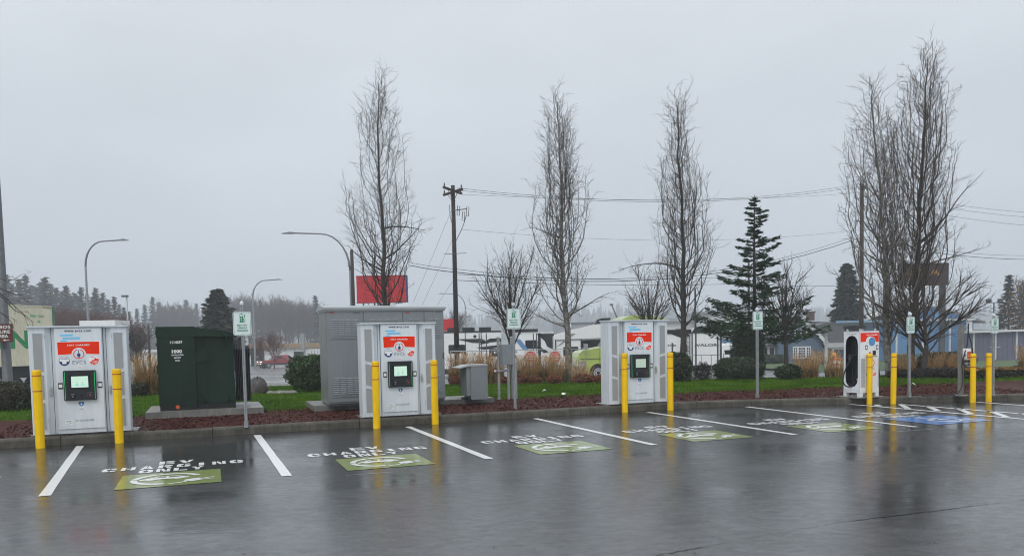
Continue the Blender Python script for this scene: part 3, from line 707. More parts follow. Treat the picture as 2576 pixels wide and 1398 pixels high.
    for sg in (-1, 1):
        mb = MB(); mb.rrect(.315 * sg - .04, .315 * sg + .04, .84, .955, .008, y - .002, y, 0); mb.rrect(.315 * sg - .028, .315 * sg + .028, .868, .928, .004, y - .003, y, 1); mb.build('black_label', [M['inkdark'], M['white']], o)
    # shield and lower labels
    mb = MB(); mb.prism([(-.042, .60), (.042, .60), (.045, .565), (.02, .53), (0, .518), (-.02, .53), (-.045, .565)], y - .002, y, 'y', 0); mb.box(-.042, .042, y - .003, y, .585, .602, 1)
    mb.prism([(.004, .582), (-.018, .552), (-.002, .552), (-.006, .528), (.018, .56), (.002, .56), (.012, .582)], y - .004, y, 'y', 2); mb.build('shield_sticker', [M['shieldblue'], M['signgreen'], M['white']], o)
    mb = MB(); mb.rrect(-.05, .05, .455, .5, .004, y - .002, y, 0); mb.text('ELECTRIC', 0, .47, .014, y - .003, 1, width=.075, bold=.02); mb.box(-.04, .04, y - .003, y, .460, .464, 1); mb.build('small_label', [M['white'], M['inkgrey']], o)
    MB().text('EV CHARGER', .045, .245, .034, y - .002, width=.29).build('lettering', M['inkgrey'], o)
    mb = MB(); mb.rrect(-.275, -.155, .245, .275, .004, y - .002, y, 0); mb.rrect(-.275, -.155, .185, .235, .004, y - .002, y, 0); mb.box(-.27, -.16, y - .003, y, .212, .218, 1); mb.box(-.25, -.17, y - .003, y, .255, .261, 2); mb.disc(-.19, .225, .006, y - .004, y, 8, 1); mb.box(-.265, -.2, y - .003, y, .194, .2, 1)
    mb.build('small_label', [M['white'], M['labelgreen'], M['navy']], o)
    return o
def thing_part(name, parent):
    o = bpy.data.objects.new(name, None); COL.objects.link(o); o.parent = parent; o.empty_display_size = .05; return o

# perforated sheet: a fine dot grid between light metal bridges
def perforated():
    m = mat('perforated sheet', (.36, .375, .385), .5, var=.03); t = m.node_tree; N = t.nodes; L = t.links; b = N['Principled BSDF']
    old = b.inputs['Base Color'].links[0].from_socket
    tc = N.new('ShaderNodeTexCoord'); mp = N.new('ShaderNodeMapping'); mp.inputs['Rotation'].default_value = (0, PI / 4, 0); mp.inputs['Scale'].default_value = (115, 1, 115); L.new(tc.outputs['Object'], mp.inputs[0])
    fr = N.new('ShaderNodeVectorMath'); fr.operation = 'FRACTION'; L.new(mp.outputs[0], fr.inputs[0])
    sb = N.new('ShaderNodeVectorMath'); sb.operation = 'SUBTRACT'; sb.inputs[1].default_value = (.5, 0, .5); L.new(fr.outputs[0], sb.inputs[0])
    mu = N.new('ShaderNodeVectorMath'); mu.operation = 'MULTIPLY'; mu.inputs[1].default_value = (1, 0, 1); L.new(sb.outputs[0], mu.inputs[0])
    ln = N.new('ShaderNodeVectorMath'); ln.operation = 'LENGTH'; L.new(mu.outputs[0], ln.inputs[0])
    lt = N.new('ShaderNodeMath'); lt.operation = 'LESS_THAN'; lt.inputs[1].default_value = .33; L.new(ln.outputs['Value'], lt.inputs[0])
    mx = N.new('ShaderNodeMix'); mx.data_type = 'RGBA'; L.new(lt.outputs[0], mx.inputs[0]); L.new(old, mx.inputs[6]); mx.inputs[7].default_value = (.17, .18, .185, 1); L.new(mx.outputs[2], b.inputs['Base Color'])
    return m
M['perforated'] = perforated()
M['blackgloss'] = mat('black gloss', (.006, .007, .009), .12)
M['screenbar'] = mat('screen bar', (.05, .25, .4), .3, emit=(.08, .36, .50), estr=.6)
M['screenicon'] = mat('screen icon', (.2, .3, .3), .3, emit=(.36, .56, .50), estr=.6)
M['dialred'] = mat('dial red', (.5, .06, .04), .35)
M['shieldblue'] = mat('shield blue', (.03, .14, .42), .4)
M['faint_red'] = mat('faint red print', (.6, .33, .31), .5)

def mid(a, b): return ((a[0] + b[0]) / 2, (a[1] + b[1]) / 2, .155)
CH = []
for (u, v), l, sc_ in (((-2.2, 15.93), 'pale grey charging cabinet with lit screen beside the dark green transformer', 'screen'),
                  ((3.70, 15.96), 'pale grey charging cabinet with lit screen standing before the tall grey cabinet', 'screen'),
                  ((9.385, 15.84), 'pale grey charging cabinet with dimmer screen beside the lime truck and round shrubs', 'screen_dim')):
    CH.append(make_charger(l, uv(u, v, .155), sc_))

# tall narrow white charger
def stadium_hole(mb, x0, x1, z0, z1, cx_, hw_, hz_, y, mi=0, n_=40):
    inner = []; outer = []
    for i in range(n_):
        t = 2 * PI * i / n_
        # stadium outline
        c_, s_ = math.cos(t), math.sin(t); L_ = hz_ - hw_
        k = hw_ / max(abs(c_), 1e-6) if abs(s_ / max(abs(c_), 1e-6)) * hw_ <= L_ else None
        if k is None:
            sg = 1 if s_ > 0 else -1; oz = sg * L_
            bq = -2 * s_ * oz; cq = oz * oz - hw_ * hw_; k = (-bq + math.sqrt(bq * bq - 4 * cq)) / 2
        inner.append((cx_ + k * c_, (z0 + z1) / 2 + k * s_))
        kx = ((x1 - cx_) if c_ > 0 else (cx_ - x0)) / max(abs(c_), 1e-6); kz = (z1 - z0) / 2 / max(abs(s_), 1e-6); k2 = min(kx, kz)
        outer.append((cx_ + k2 * c_, (z0 + z1) / 2 + k2 * s_))
    # corners
    for cxn, czn in ((x0, z0), (x1, z0), (x1, z1), (x0, z1)):
        j = min(range(n_), key=lambda i: (outer[i][0] - cxn) ** 2 + (outer[i][1] - czn) ** 2); outer[j] = (cxn, czn)
    V = [(y, p[0], p[1]) for p in inner] + [(y, p[0], p[1]) for p in outer]
    F = [(i, (i + 1) % n_, n_ + (i + 1) % n_, n_ + i) for i in range(n_)]
    mb.add(V, F, mi); return inner
def slim_charger():
    p0 = G(2163, 1000, .16); u0, v0 = to_uv(p0)
    W_, D_, HT = .60, .52, 1.60
    o = thing('slim_charger', 'tall white charger with red top, round blue screen and black cable recess', 'EV charger', uv(u0, v0, .155), ALPHA)
    MB().box(-.14, W_ + .1, -.06, D_ + .12, -.002, .02).build('footing', M['slab'], o)
    b = MB()
    for x0, x1 in ((0, .10), (W_ - .10, W_)):
        for y0, y1 in ((0, .09), (D_ - .09, D_)): b.box(x0, x1, y0, y1, .02, .125)
    b.box(.0, W_, .0, D_, .115, .16); b.build('feet', M['white_coat'], o)
    mb = MB(); mb.box(.02, W_, .0, D_, .16, HT)  # carcass; its left face is set back behind the recess panel
    mb.v = [(x if x > .03 else .17, y, z) for x, y, z in mb.v]; mb.build('body', M['white_coat'], o)
    sp_ = MB(); inner = stadium_hole(sp_, 0, D_, .16, HT, D_ / 2, .195, .63, 0.0)
    sp_.box(0, .17, 0.0, .012, .16, HT); sp_.box(0, .17, D_ - .012, D_, .16, HT); sp_.box(0, .17, .012, D_ - .012, HT - .012, HT); sp_.box(0, .17, .012, D_ - .012, .16, .172)
    sp_.build('side_panel', M['white_coat'], o)
    rc = MB(); n_ = len(inner); V = [(0.001, p[0], p[1]) for p in inner] + [(.15, p[0], p[1]) for p in inner]
    rc.add(V, [(i, (i + 1) % n_, n_ + (i + 1) % n_, n_ + i) for i in range(n_)] + [tuple(range(n_, 2 * n_))]); rc.build('cable_recess', M['black'], o)
    h = MB(); h.tube([(.15, .30, .98), (.02, .30, .98)], .055, 12); h.tube([(.02, .30, .98), (-.01, .30, .98)], .075, 14); h.build('plug_socket', M['rubber'], o)
    h = MB(); h.tube([(.02, .30, .98), (-.06, .26, .95), (-.10, .22, .90)], [.036, .032, .022], 8); h.tube([(-.03, .30, 1.02), (-.06, .32, 1.03)], .016, 6); h.build('connector', M['rubber'], o)
    c = MB(); pts = [(-.10, .22, .90), (-.16, .26, .75), (-.19, .32, .55), (-.17, .36, .38), (-.10, .34, .28), (-.02, .26, .27), (.06, .20, .45), (.10, .18, .8), (.12, .22, 1.2), (.13, .30, 1.38)]
    c.tube(smooth(pts), .016, 8); c.build('charging_cable', M['rubber'], o)
    c = MB(); c.tube(smooth([(.13, .14, 1.3), (.10, .12, .9), (.09, .12, .5), (.10, .22, .34), (.10, .32, .4), (.12, .36, .7)]), .014, 8); c.build('charging_cable', M['rubber'], o)
    for z in (.62, .42): MB().box(.13, .15, .2, .24, z, z + .03).build('cable_clip', M['silver'], o)
    c = MB(); c.tube(smooth([(W_, .2, .78), (W_ + .09, .16, .74), (W_ + .15, .14, .58), (W_ + .13, .16, .40), (W_, .22, .28)]), .026, 8); c.build('charging_cable', M['rubber'], o)
    for x, y in ((.06, .06), (W_ - .08, .04), (.06, D_ - .06), (W_ - .06, D_ - .06)):
        e_ = MB(); e_.tube([(x + .024 * math.cos(t), y, HT + .035 + .024 * math.sin(t)) for t in np.linspace(0, 2 * PI, 13)], .009, 6, cap=False); e_.lathe([(.014, HT), (.014, HT + .014)], 8, (x, y)); e_.build('lifting_eye', M['silver'], o)
    y = 0.0
    MB().box(-.004, W_ + .004, -.004, D_ + .004, HT, HT + .012).build('roof', M['white_coat'], o)
    xc = .37
    banner(o, y, W_ / 2, HT - .255, HT - .03, W_ / 2 - .008, .12, HT - .235); 
    mb = MB(); mb.disc(xc, HT - .245, .115, -.006, 0, 28, 1); mb.disc(xc, HT - .245, .104, -.009, 0, 28, 0); mb.build('round_screen', [M['screenblue'], M['white']], o)
    MB().text('STAY CHARGED', .37, HT - .10, .032, -.0045, width=.35, bold=.035).build('lettering', M['white'], o)
    for x in (.20, .54):
        mb = MB(); mb.rrect(x - .035, x + .035, 1.16, 1.27, .008, -.003, 0, 0); mb.rrect(x - .02, x + .02, 1.185, 1.245, .004, -.004, 0, 1); mb.build('black_label', [M['inkdark'], M['white']], o)
    MB().disc(.31, 1.085, .024, -.005, 0, 14).build('status_light', M['dialred'], o)
    MB().rrect(.40, .49, 1.03, 1.135, .006, -.012, 0).build('card_reader', M['blackgloss'], o)
    MB().rrect(.19, .23, 1.07, 1.115, .004, -.003, 0).build('notice_label', M['white'], o)
    MB().text('www.evcs.com', .37, .985, .024, -.002, width=.36, bold=.03).build('lettering', M['inkdark'], o)
    mb = MB(); mb.ring(.36, .84, .085, .1, math.radians(110), math.radians(430), -.003, 0, 24, 0); plug_icon(mb, .36, .83, .08, -.003, 0, 1); mb.build('plug_logo', [M['red'], M['navy']], o)
    MB().text('EVCS', .36, .665, .05, -.002, width=.19).build('lettering', M['inkgrey'], o)
    stickers(o, 0, .25, .575, .46, .575, .062)
    s_ = MB(); z = .26
    while z < .95: s_.box(.03, .16, -.003, 0, z, z + .007); s_.box(W_ - .03, W_ - .004, -.003, 0, z, z + .007); z += .0185
    tag(s_.build('vent_slots', M['inkgrey'], o), kind='stuff')
    MB().box(-.003, 0, .12, .4, 1.535, 1.545).build('grip_slot', M['inkgrey'], o)
    return o
def smooth(P, k=5):
    P = [np.array(p, float) for p in P]; Q = [P[0]] + P + [P[-1]]; R_ = []
    for i in range(1, len(Q) - 2):
        a, b, c, d = Q[i - 1:i + 3]
        for j in range(k):
            t = j / k; R_.append(.5 * (2 * b + (c - a) * t + (2 * a - 5 * b + 4 * c - d) * t * t + (3 * b - a - 3 * c + d) * t ** 3))
    return R_ + [P[-1]]
slim_charger()

# wall box on a post
p = G(2416, 994, .16)
o = thing('wall_box_charger', 'small orange and white charger box on a grey post with hanging black cable', 'EV charger', (p[0], p[1], .155), ALPHA)
mb = MB(); mb.box(-.045, .045, -.045, .045, .012, 1.72); mb.build('post', M['greypost'], o)
mb = MB(); mb.box(-.13, .13, -.12, .12, -.002, .012)
for dx in (-.1, .1):
    for dy in (-.09, .09): mb.lathe([(.014, .012), (.014, .035)], 8, (dx, dy))
mb.build('base_plate', M['galv'], o)
bx = thing_part('charger_box', o)
MB().prism(rr(-.005, .137, .87, 1.145, .03), -.16, -.05, 'y').build('housing', M['white'], bx)
MB().prism(rr(.004, .128, .90, 1.075, .008), -.166, -.158, 'y').build('cover', M['wallbox'], bx)
mb = MB(); mb.box(.045, .115, -.169, -.165, 1.035, 1.052); mb.build('slot', M['black'], bx)
MB().text('EVCS', .066, .945, .02, -.168, width=.05, bold=.02).build('lettering', M['white'], bx)
mb = MB(); mb.prism(rr(.05, .15, .70, .80, .02), -.14, -.05, 'y', 0); mb.disc(.1, .75, .028, -.145, -.13, 12, 1); mb.build('holster', [M['silver'], M['black']], o)
mb = MB(); mb.tube(smooth([(.10, -.10, 1.62), (.13, -.09, 1.74), (.14, -.08, 1.6), (.06, -.12, 1.25), (-.03, -.12, 1.02), (-.10, -.11, .78), (-.08, -.12, .5), (-.10, -.12, .25), (-.25, -.11, .06), (-.55, -.10, .035), (-.95, -.02, .045), (-1.2, .06, .04)]), .014, 7); mb.build('charging_cable', M['rubber'], o)
mb = MB(); mb.tube([(.01 + .10 * math.cos(t), -.13, .86 + .13 * math.sin(t)) for t in np.linspace(.5, 6.9, 24)], .014, 7); mb.tube(smooth([(.10, -.1, 1.55), (.2, -.12, 1.25), (.24, -.13, .98), (.19, -.13, .84), (.08, -.12, .86)]), .013, 7); mb.build('cable_loop', M['rubber'], o)
MB().rrect(.22, .29, .945, .985, .004, -.13, -.12).build('cable_tag', M['white'], o)

# ------------------------------------------------------------------ bollards
def make_bollard(label, loc, h, r):
    o = thing('bollard', label, 'bollard', loc, ALPHA, 'yellow bollards guarding the chargers'); o.rotation_euler = (random.uniform(-.008, .008), random.uniform(-.008, .008), random.uniform(0, 6))
    MB().lathe([(r, -.02), (r, h * .925), (r * .965, h * .928)], 20).build('sleeve', M['yellow'], o, smooth=False)
    MB().lathe([(r * .965, h * .928), (r * 1.01, h * .931), (r * 1.01, h * .972), (r * .96, h * .988), (r * .8, h * .997), (r * .4, h)], 20).build('cap', M['yellow'], o)
    for f in (.921, .722): MB().lathe([(r + .002, h * f), (r + .002, h * f + .017)], 20).build('reflective_band', M['band'], o)
    return o
BL = [(102, 1126, 930, 'left yellow bollard in front of the charger beside the dark green transformer'), (300.5, 1113, 927, 'right yellow bollard in front of the charger beside the dark green transformer'),
      (948, 1076, 908, 'left yellow bollard of the charger before the tall grey cabinet'), (1095, 1066, 905, 'right yellow bollard of the charger before the tall grey cabinet'),
      (1572, 1036, 888, 'left yellow bollard of the charger beside the lime truck'), (1686.5, 1031, 886, 'right yellow bollard of the charger beside the lime truck, by the round shrub'),
      (2187, 1016, 889, 'yellow bollard standing in front of the tall white charger'), (2247, 1015, 888, 'yellow bollard just right of the tall white charger, left of a sign post'),
      (2447, 1012, 889, 'yellow bollard nearest the orange wall box post'), (2487, 1010, 888, 'rightmost yellow bollard, in front of the last sign post')]
for x, y, yt, l in BL:
    p = G(x, y); make_bollard(l, (p[0], p[1], 0), hz(x, yt, p[1]), .073 if x < 2000 else .064)
mb = MB()
# ------------------------------------------------------------------ charging signs on perforated posts
def make_sign(label, x, yb, yt, sx, s0, s1, w_, ca):
    p = G(x, yb, .16); Y = p[1]; H_ = hz(x, yt, Y) - .155; zt = hz(x, s0, Y) - .155; zb = hz(x, s1, Y) - .155
    o = thing('charging_sign', label, 'sign', (p[0], p[1], .155), ALPHA * .5, 'electric vehicle charging signs')
    r = .026
    MB().box(-r, r, -r, r, 0, H_ - .03).build('post', M['galv'], o)
    hmb = MB(); z = .25
    while z < H_ - .06: hmb.box(-.008, .008, -r - .0025, -r, z - .009, z + .009); z += .042
    tag(hmb.build('post_holes', M['seamdark'], o), kind='stuff')
    c = MB(); c.box(-r - .006, r + .006, -r - .006, r + .006, H_ - .07, H_ - .03)
    if ca: c.add([(-r - .006, -r - .006, H_ - .03), (r + .006, -r - .006, H_ - .03), (r + .006, r + .006, H_ - .03), (-r - .006, r + .006, H_ - .03), (0, 0, H_ + .012)], [(0, 1, 4), (1, 2, 4), (2, 3, 4), (3, 0, 4)])
    else: c.box(-r - .01, r + .01, -r - .01, r + .01, H_ - .03, H_ - .012)
    c.build('post_cap', M['charger'], o)
    a = MB(); a.box(-r - .01, r + .01, -r - .01, r + .01, -.02, .10); a.disc(0, .06, .012, -r - .022, -r - .008, 10); a.build('anchor_sleeve', M['galv'], o)
    hh = (zt - zb) / 2; zc = (zt + zb) / 2; hw_ = w_ / 2; y = -r - .012
    pl = MB(); pl.rrect(-hw_, hw_, zb, zt, .035, y, y + .006); pl.build('sign_plate', M['signwhite'], o)
    k = hh / .23; y1 = y - .0015
    b_ = MB(); P0 = rr(-hw_ + .011, hw_ - .011, zb + .011, zt - .011, .028); P1 = rr(-hw_ + .018, hw_ - .018, zb + .018, zt - .018, .022); n_ = len(P0)
    b_.add([(p_[0], y1, p_[1]) for p_ in P0] + [(p_[0], y1, p_[1]) for p_ in P1], [(i, (i + 1) % n_, n_ + (i + 1) % n_, n_ + i) for i in range(n_)]); b_.build('border', M['signgreen'], o)
    g = MB(); q = lambda X, Z: (X * k, zc + Z * k)
    def B(x0, x1, z0, z1, mi): g.box(x0 * k, x1 * k, y1 - .001 - .001 * mi, y1, zc + z0 * k, zc + z1 * k, mi)
    B(-.055, .06, .022, .030, 0); B(-.042, .024, .03, .185, 0); B(-.018, .004, .185, .198, 0); B(-.034, .016, .142, .175, 1)
    g.text('E', -.009 * k, zc + .088 * k, .034 * k, y1 - .003, 1, width=.026 * k, bold=.03); g.text('V', -.009 * k, zc + .045 * k, .034 * k, y1 - .003, 1, width=.030 * k, bold=.03)
    g.tube([(X * k, y1, zc + Z * k) for X, Z in ((.024, .10), (.032, .06), (.044, .04), (.056, .055), (.054, .10), (.050, .14))], .0045 * k, 4, 0)
    g.prism([q(.038, .165), q(.064, .165), q(.060, .14), q(.042, .14)], y1 - .001, y1, 'y', 0); B(.041, .046, .165, .18, 0); B(.056, .061, .165, .18, 0)
    g.build('pump_symbol', [M['signgreen'], M['signwhite']], o)
    t = MB()
    for s_, zz, ww in (('ELECTRIC', -.048, .20), ('VEHICLE', -.102, .175), ('CHARGING', -.156, .215)): t.text(s_, 0, zc + zz * k, .035 * k, y1 - .001, width=ww * k * .98, bold=.035)
    t.build('lettering', M['signgreen'], o)
    bt = MB(); bt.disc(0, zb + .035, .010, y1 - .006, y1, 8); bt.disc(0, zt - .028, .008, y1 - .006, y1, 8); bt.build('bolt', M['silver'], o)
    return o
M['signwhite'] = mat('sign white', (.66, .74, .74), .35, var=.02)
make_sign('charging sign beside the dark green transformer, the largest of the five', 620, 1071, 757, 612, 784, 843, .335, True)
make_sign('charging sign beside the small grey meter boxes, its post with a flat cap', 1296, 1028, 760, 1295, 776, 827, .315, False)
make_sign('charging sign standing in front of the dark fir', 1905, 1001, 773, 1905, 783, 829, .27, True)
make_sign('charging sign between the tall white charger and the wall box post', 2287, 996, 785, 2289, 797, 838, .225, True)
make_sign('charging sign behind the rightmost bollard', 2497, 992, 788, 2500, 800, 838, .215, True)

# ------------------------------------------------------------------ pad transformer
p = G(402, 1034, .34); ZP = .34
o = thing('pad_slab', 'low concrete slab under the dark green transformer', 'concrete slab', (p[0], p[1], 0), ALPHA)
MB().prism([(-.27, -.22), (2.12, -.22), (2.12, 1.75), (-.27, 1.75)], .10, ZP, 'z').build('slab', M['slab'], o)
o = thing('pad_transformer', 'dark green pad mounted transformer with white numbers and cooling fins', 'transformer', (p[0], p[1], ZP), ALPHA)
WC, WT, DT = .75, 1.55, 1.35
x = M['xfmr']
MB().box(0, WC, 0, DT, .10, 1.80).build('cable_compartment', x, o)
MB().box(WC, WT, .05, DT - .05, .12, 1.58).build('tank', x, o)
mb = MB(); mb.prism([(WC - .05, 1.80), (WC + .06, 1.785), (WT + .04, 1.665), (WT + .04, 1.585), (WC - .05, 1.585)], -.015, DT, 'y'); mb.box(-.015, WC + .02, -.012, DT, 1.80, 1.812); mb.box(-.012, WC, -.01, 0, 1.585, 1.80)
mb.build('lid', x, o)
mb = MB(); mb.box(.01, WC - .01, .012, DT, .0, .10); mb.box(WC - .01, WT, .06, DT - .05, .0, .12); mb.build('skirt', M['xfmr_base'], o)
mb = MB(); mb.prism([(WC, 1.27), (WC + .25, 1.25), (WC + .25, 1.045), (WC, 1.02)], .015, .05, 'y'); mb.build('cover_plate', x, o)
for X in (.90, 1.40):
    m_ = MB(); m_.tube([(X, .05, 1.42), (X, -.01, 1.43), (X, -.035, 1.60), (X, .0, 1.625)], .016, 6); m_.box(X - .05, X + .05, .02, .05, 1.40, 1.415); m_.build('lifting_hook', x, o)
    m_ = MB(); m_.tube([(X + .0, .05, .19), (X, -.05, .19), (X, -.055, .30)], .016, 6); m_.box(X - .045, X + .045, .0, .05, .165, .19); m_.build('lifting_hook', x, o)
for z in (.35, .80, 1.40, 1.65):
    MB().tube([(-.012, -.004, z), (-.012, -.004, z + .07)], .012, 6).build('hinge', x, o)
m_ = MB(); m_.tube([(-.0, .05, .95), (-.06, .04, .97), (-.075, .04, .93), (-.075, .04, .82)], .010, 6); m_.box(-.02, 0, .03, .08, .86, 1.0); m_.build('door_handle', x, o)
mb = MB(); y = -.003
mb.text('1114037', .385, 1.445, .06, y, width=.245, bold=.03); mb.text('1000', .39, 1.24, .078, y, width=.205, bold=.04)
mb.text('12470GrdY/7200', .395, 1.185, .033, y, width=.245, bold=.03); mb.text('480Y/277', .395, 1.125, .033, y, width=.14, bold=.03); mb.text('35706', .395, 1.065, .033, y, width=.09, bold=.03)
mb.build('lettering', M['white'], o)
MB().rrect(.04, .105, 1.735, 1.772, .003, -.004, 0).build('small_label', M['white'], o)
mb = MB(); mb.disc(.36, .075, .042, -.006, .012, 18); mb.build('orange_mark', M['orange'], o)
rad = thing_part('radiator', o)
m_ = MB(); m_.tube([(WT, .5, 1.30), (WT + .36, .5, 1.30)], .035, 8); m_.tube([(WT, .5, .22), (WT + .36, .5, .22)], .035, 8); m_.tube([(WT + .05, .3, .72), (WT + .37, .3, .72)], .007, 6); m_.tube([(WT + .05, .3, 1.27), (WT + .37, .3, 1.27)], .007, 6)
m_.build('header_pipe', M['fin'], rad)
base = None
for k in range(9):
    X = WT + .045 + k * .036
    if base is None:
        m_ = MB(); m_.prism([(.30, .16), (.34, .12), (1.0, .12), (1.0, 1.38), (.40, 1.38), (.34, 1.34), (.30, 1.30)], -.009, .009, 'x'); base = m_.build('radiator_fin', M['fin'], rad); base.location = (X, 0, 0)
    else:
        c_ = base.copy(); COL.objects.link(c_); c_.location = (X, 0, 0)

# ------------------------------------------------------------------ tall grey cabinet and meter boxes on the long slab
q0 = G(790, 1021, .32); u0, v0 = to_uv(q0)
q1 = to_uv(G(1290, 1009, .32))
o = thing('equipment_slab', 'long concrete slab under the tall grey cabinet and meter boxes', 'concrete slab', uv(u0, v0, 0), ALPHA)
LW = q1[0] - u0
m_ = MB(); m_.prism([(0, 0), (2.9, -.0), (2.9, 1.7), (0, 1.7)], .10, .32, 'z'); m_.build('slab', M['slab'], o)
m_ = MB(); m_.prism([(2.93, .0), (LW + .08, .0), (LW + .08, 1.2), (2.93, 1.2)], .10, .315, 'z'); m_.build('slab', M['slab'], o)
p = G(827, 1022, .32); u1, v1 = to_uv(p); pr = to_uv(G(1135, 1011, .32))
CWD = pr[0] - u1; CHT = 2.14; CD = 1.15
o = thing('equipment_cabinet', 'tall wide grey steel cabinet with louvred doors behind the second charger', 'equipment cabinet', uv(u1, v1, .32), ALPHA)
m_ = MB(); m_.box(0, CWD, 0, CD, .05, CHT); m_.build('body', M['cabinet'], o)
MB().box(.02, CWD - .02, .02, CD, 0, .05).build('plinth', M['galvdark'], o)
MB().box(-.006, 0, .01, CD - .01, .06, CHT - .02).build('side_plate', M['cabinet_side'], o)
m_ = MB(); m_.prism([(-.07, CHT + .02), (-.07, CHT + .065), (CD / 2, CHT + .13), (CD + .05, CHT + .075), (CD + .05, CHT + .02)], -.05, CWD + .05, 'x'); m_.box(-.03, CWD + .03, -.045, CD, CHT - .02, CHT + .02); m_.build('roof', M['cabinet_roof'], o)
xs_ = [0.0, CWD * .305, CWD * .640, CWD * .825, CWD]
for i, (a, b) in enumerate(zip(xs_, xs_[1:])):
    d = thing_part('door', o)
    MB().box(a + .012, b - .012, -.022, 0, .09, CHT - .03).build('leaf', M['cabinet'], d)
    for (za, zb) in ((1.50, 1.97), (.20, .66)):
        m_ = MB(); m_.box(a + .07, b - .06, -.034, -.022, za, zb); m_.build('vent_frame', M['cabinet'], d)
        nc = max(2, int((b - a - .2) / .155)); cw_ = (b - a - .22) / nc
        lv = MB()
        for c_ in range(nc):
            xa = a + .11 + c_ * cw_ + .015; xb = xa + cw_ - .035
            k = 0; z = za + .06
            while z < zb - .05:
                lv.prism([(-.034, z), (-.050, z + .006), (-.036, z + .026), (-.034, z + .026)], xa, xb, 'x'); z += .043
        tag(lv.build('louvers', M['louver'], d), kind='stuff')
    lt = MB(); lt.box(b - .045, b - .03, -.05, -.022, 1.0, 1.14); lt.build('latch', M['galvdark'], d)
for xa in (.07, CWD * .64 + .05): MB().text('ABB', xa + .05, CHT - .075, .036, -.024, width=.11, bold=.03).build('lettering', M['abb'], o)
for xa in (CWD * .305 - .15, CWD - .14): MB().box(xa - .07, xa + .07, -.024, -.022, CHT - .066, CHT - .055).build('name_strip', M['inkdark'], o)
rv = MB()
for z in np.arange(.2, CHT - .05, .16):
    for y in (.05, CD - .05): rv.tube([(-.006, y, z), (-.014, y, z)], .012, 6)
tag(rv.build('rivets', M['galv'], o), kind='stuff')
MB().box(CWD * .62, CWD * .72, .3, .42, CHT + .09, CHT + .16).build('lifting_tab', M['white_coat'], o)

# small meter box with hood
p = G(1186, 1005, .32)
o = thing('meter_box', 'small grey steel box with a hooded lid on the slab', 'utility box', (p[0], p[1], .318), ALPHA)
MB().box(0, .42, 0, .55, .0, .80).build('body', M['cabinet'], o)
m_ = MB(); m_.prism([(-.30, .77), (-.06, .835), (.43, .835), (.43, .80), (-.04, .80), (-.30, .75)], -.012, .57, 'y'); m_.build('lid', M['cabinet_roof'], o)
m_ = MB(); m_.box(-.10, 0, .03, .52, .10, .80); m_.build('side_bay', M['cabinet'], o)
MB().box(-.09, .41, .012, .53, -.002, .04).build('plinth', M['xfmr_base'], o)
rv = MB()
for X in (.09, .33): rv.disc(X, .08, .008, -.006, 0, 8)
for z in (.2, .4, .6): rv.disc(.02, z, .007, -.006, 0, 8)
tag(rv.build('bolts', M['galvdark'], o), kind='stuff')
# panel on two pipe posts
p = G(1256, 1003, .32); Y = p[1]
o = thing('panel_stand', 'grey switch panel on two pipe posts beside the small hooded box', 'switch panel', (p[0], p[1], .318), ALPHA)
zt = hz(1256, 848, Y) - .32
m_ = MB(); m_.lathe([(.035, 0), (.035, zt - .02), (.042, zt - .02), (.042, zt), (.03, zt + .015)], 12); m_.lathe([(.06, 0), (.06, .012)], 12); m_.build('pipe_post', M['galv'], o)
m_ = MB(); m_.lathe([(.035, 0), (.035, zt - .02), (.042, zt - .02), (.042, zt), (.03, zt + .015)], 12, (.34, .0)); m_.build('pipe_post', M['galv'], o)
for z in (zt * .46, zt * .76):
    m_ = MB(); m_.box(-.10, .46, -.055, -.03, z - .02, z + .02, 0); m_.box(-.125, -.10, -.06, -.025, z - .026, z + .026, 1); m_.build('cross_rail', [M['galv'], M['white']], o)
z0, z1 = hz(1270, 917, Y) - .32, hz(1270, 866, Y) - .32
m_ = MB(); m_.box(.02, .36, -.20, -.055, z0, z1); m_.box(.03, .35, -.212, -.2, z0 + .01, z1 - .01); m_.build('panel_box', M['cabinet'], o)
m_ = MB(); m_.rrect(.19, .27, z1 - .10, z1 - .05, .004, -.215, -.21, 0); m_.box(.2, .26, -.217, -.214, z1 - .07, z1 - .065, 1); m_.box(.2, .26, -.217, -.214, z1 - .085, z1 - .08, 1); m_.build('label_plate', [M['navy'], M['white']], o)
for X in (.20, .31, .40): MB().tube([(X, -.12, 0), (X, -.12, z0)], .035 if X < .3 else .026, 10).build('conduit', M['galv'], o)
MB().box(.37, .39, -.17, -.10, z0 + .15, z0 + .22).build('handle', M['galvdark'], o)
for i, (x_, y_, l) in enumerate(((1370, 985, 'white scrap of litter on the lawn right of the small grey boxes'), (1418, 994, 'white scrap of litter at the lawn edge left of the third charger'), (2297, 969, 'white scrap of litter on the lawn left of the wall box post'), (738, 1225, None))):
    if not l: continue
    p = G(x_, y_, .2); o = thing('litter_scrap', l, 'litter', (p[0], p[1], .2), i)
    MB().add([(-.06, -.04, .02), (.05, -.05, .05), (.07, .03, .03), (-.02, .05, .07), (-.07, .02, .03), (0, 0, .08)], [(0, 1, 5), (1, 2, 5), (2, 3, 5), (3, 4, 5), (4, 0, 5)]).build('paper', M['litter'], o)

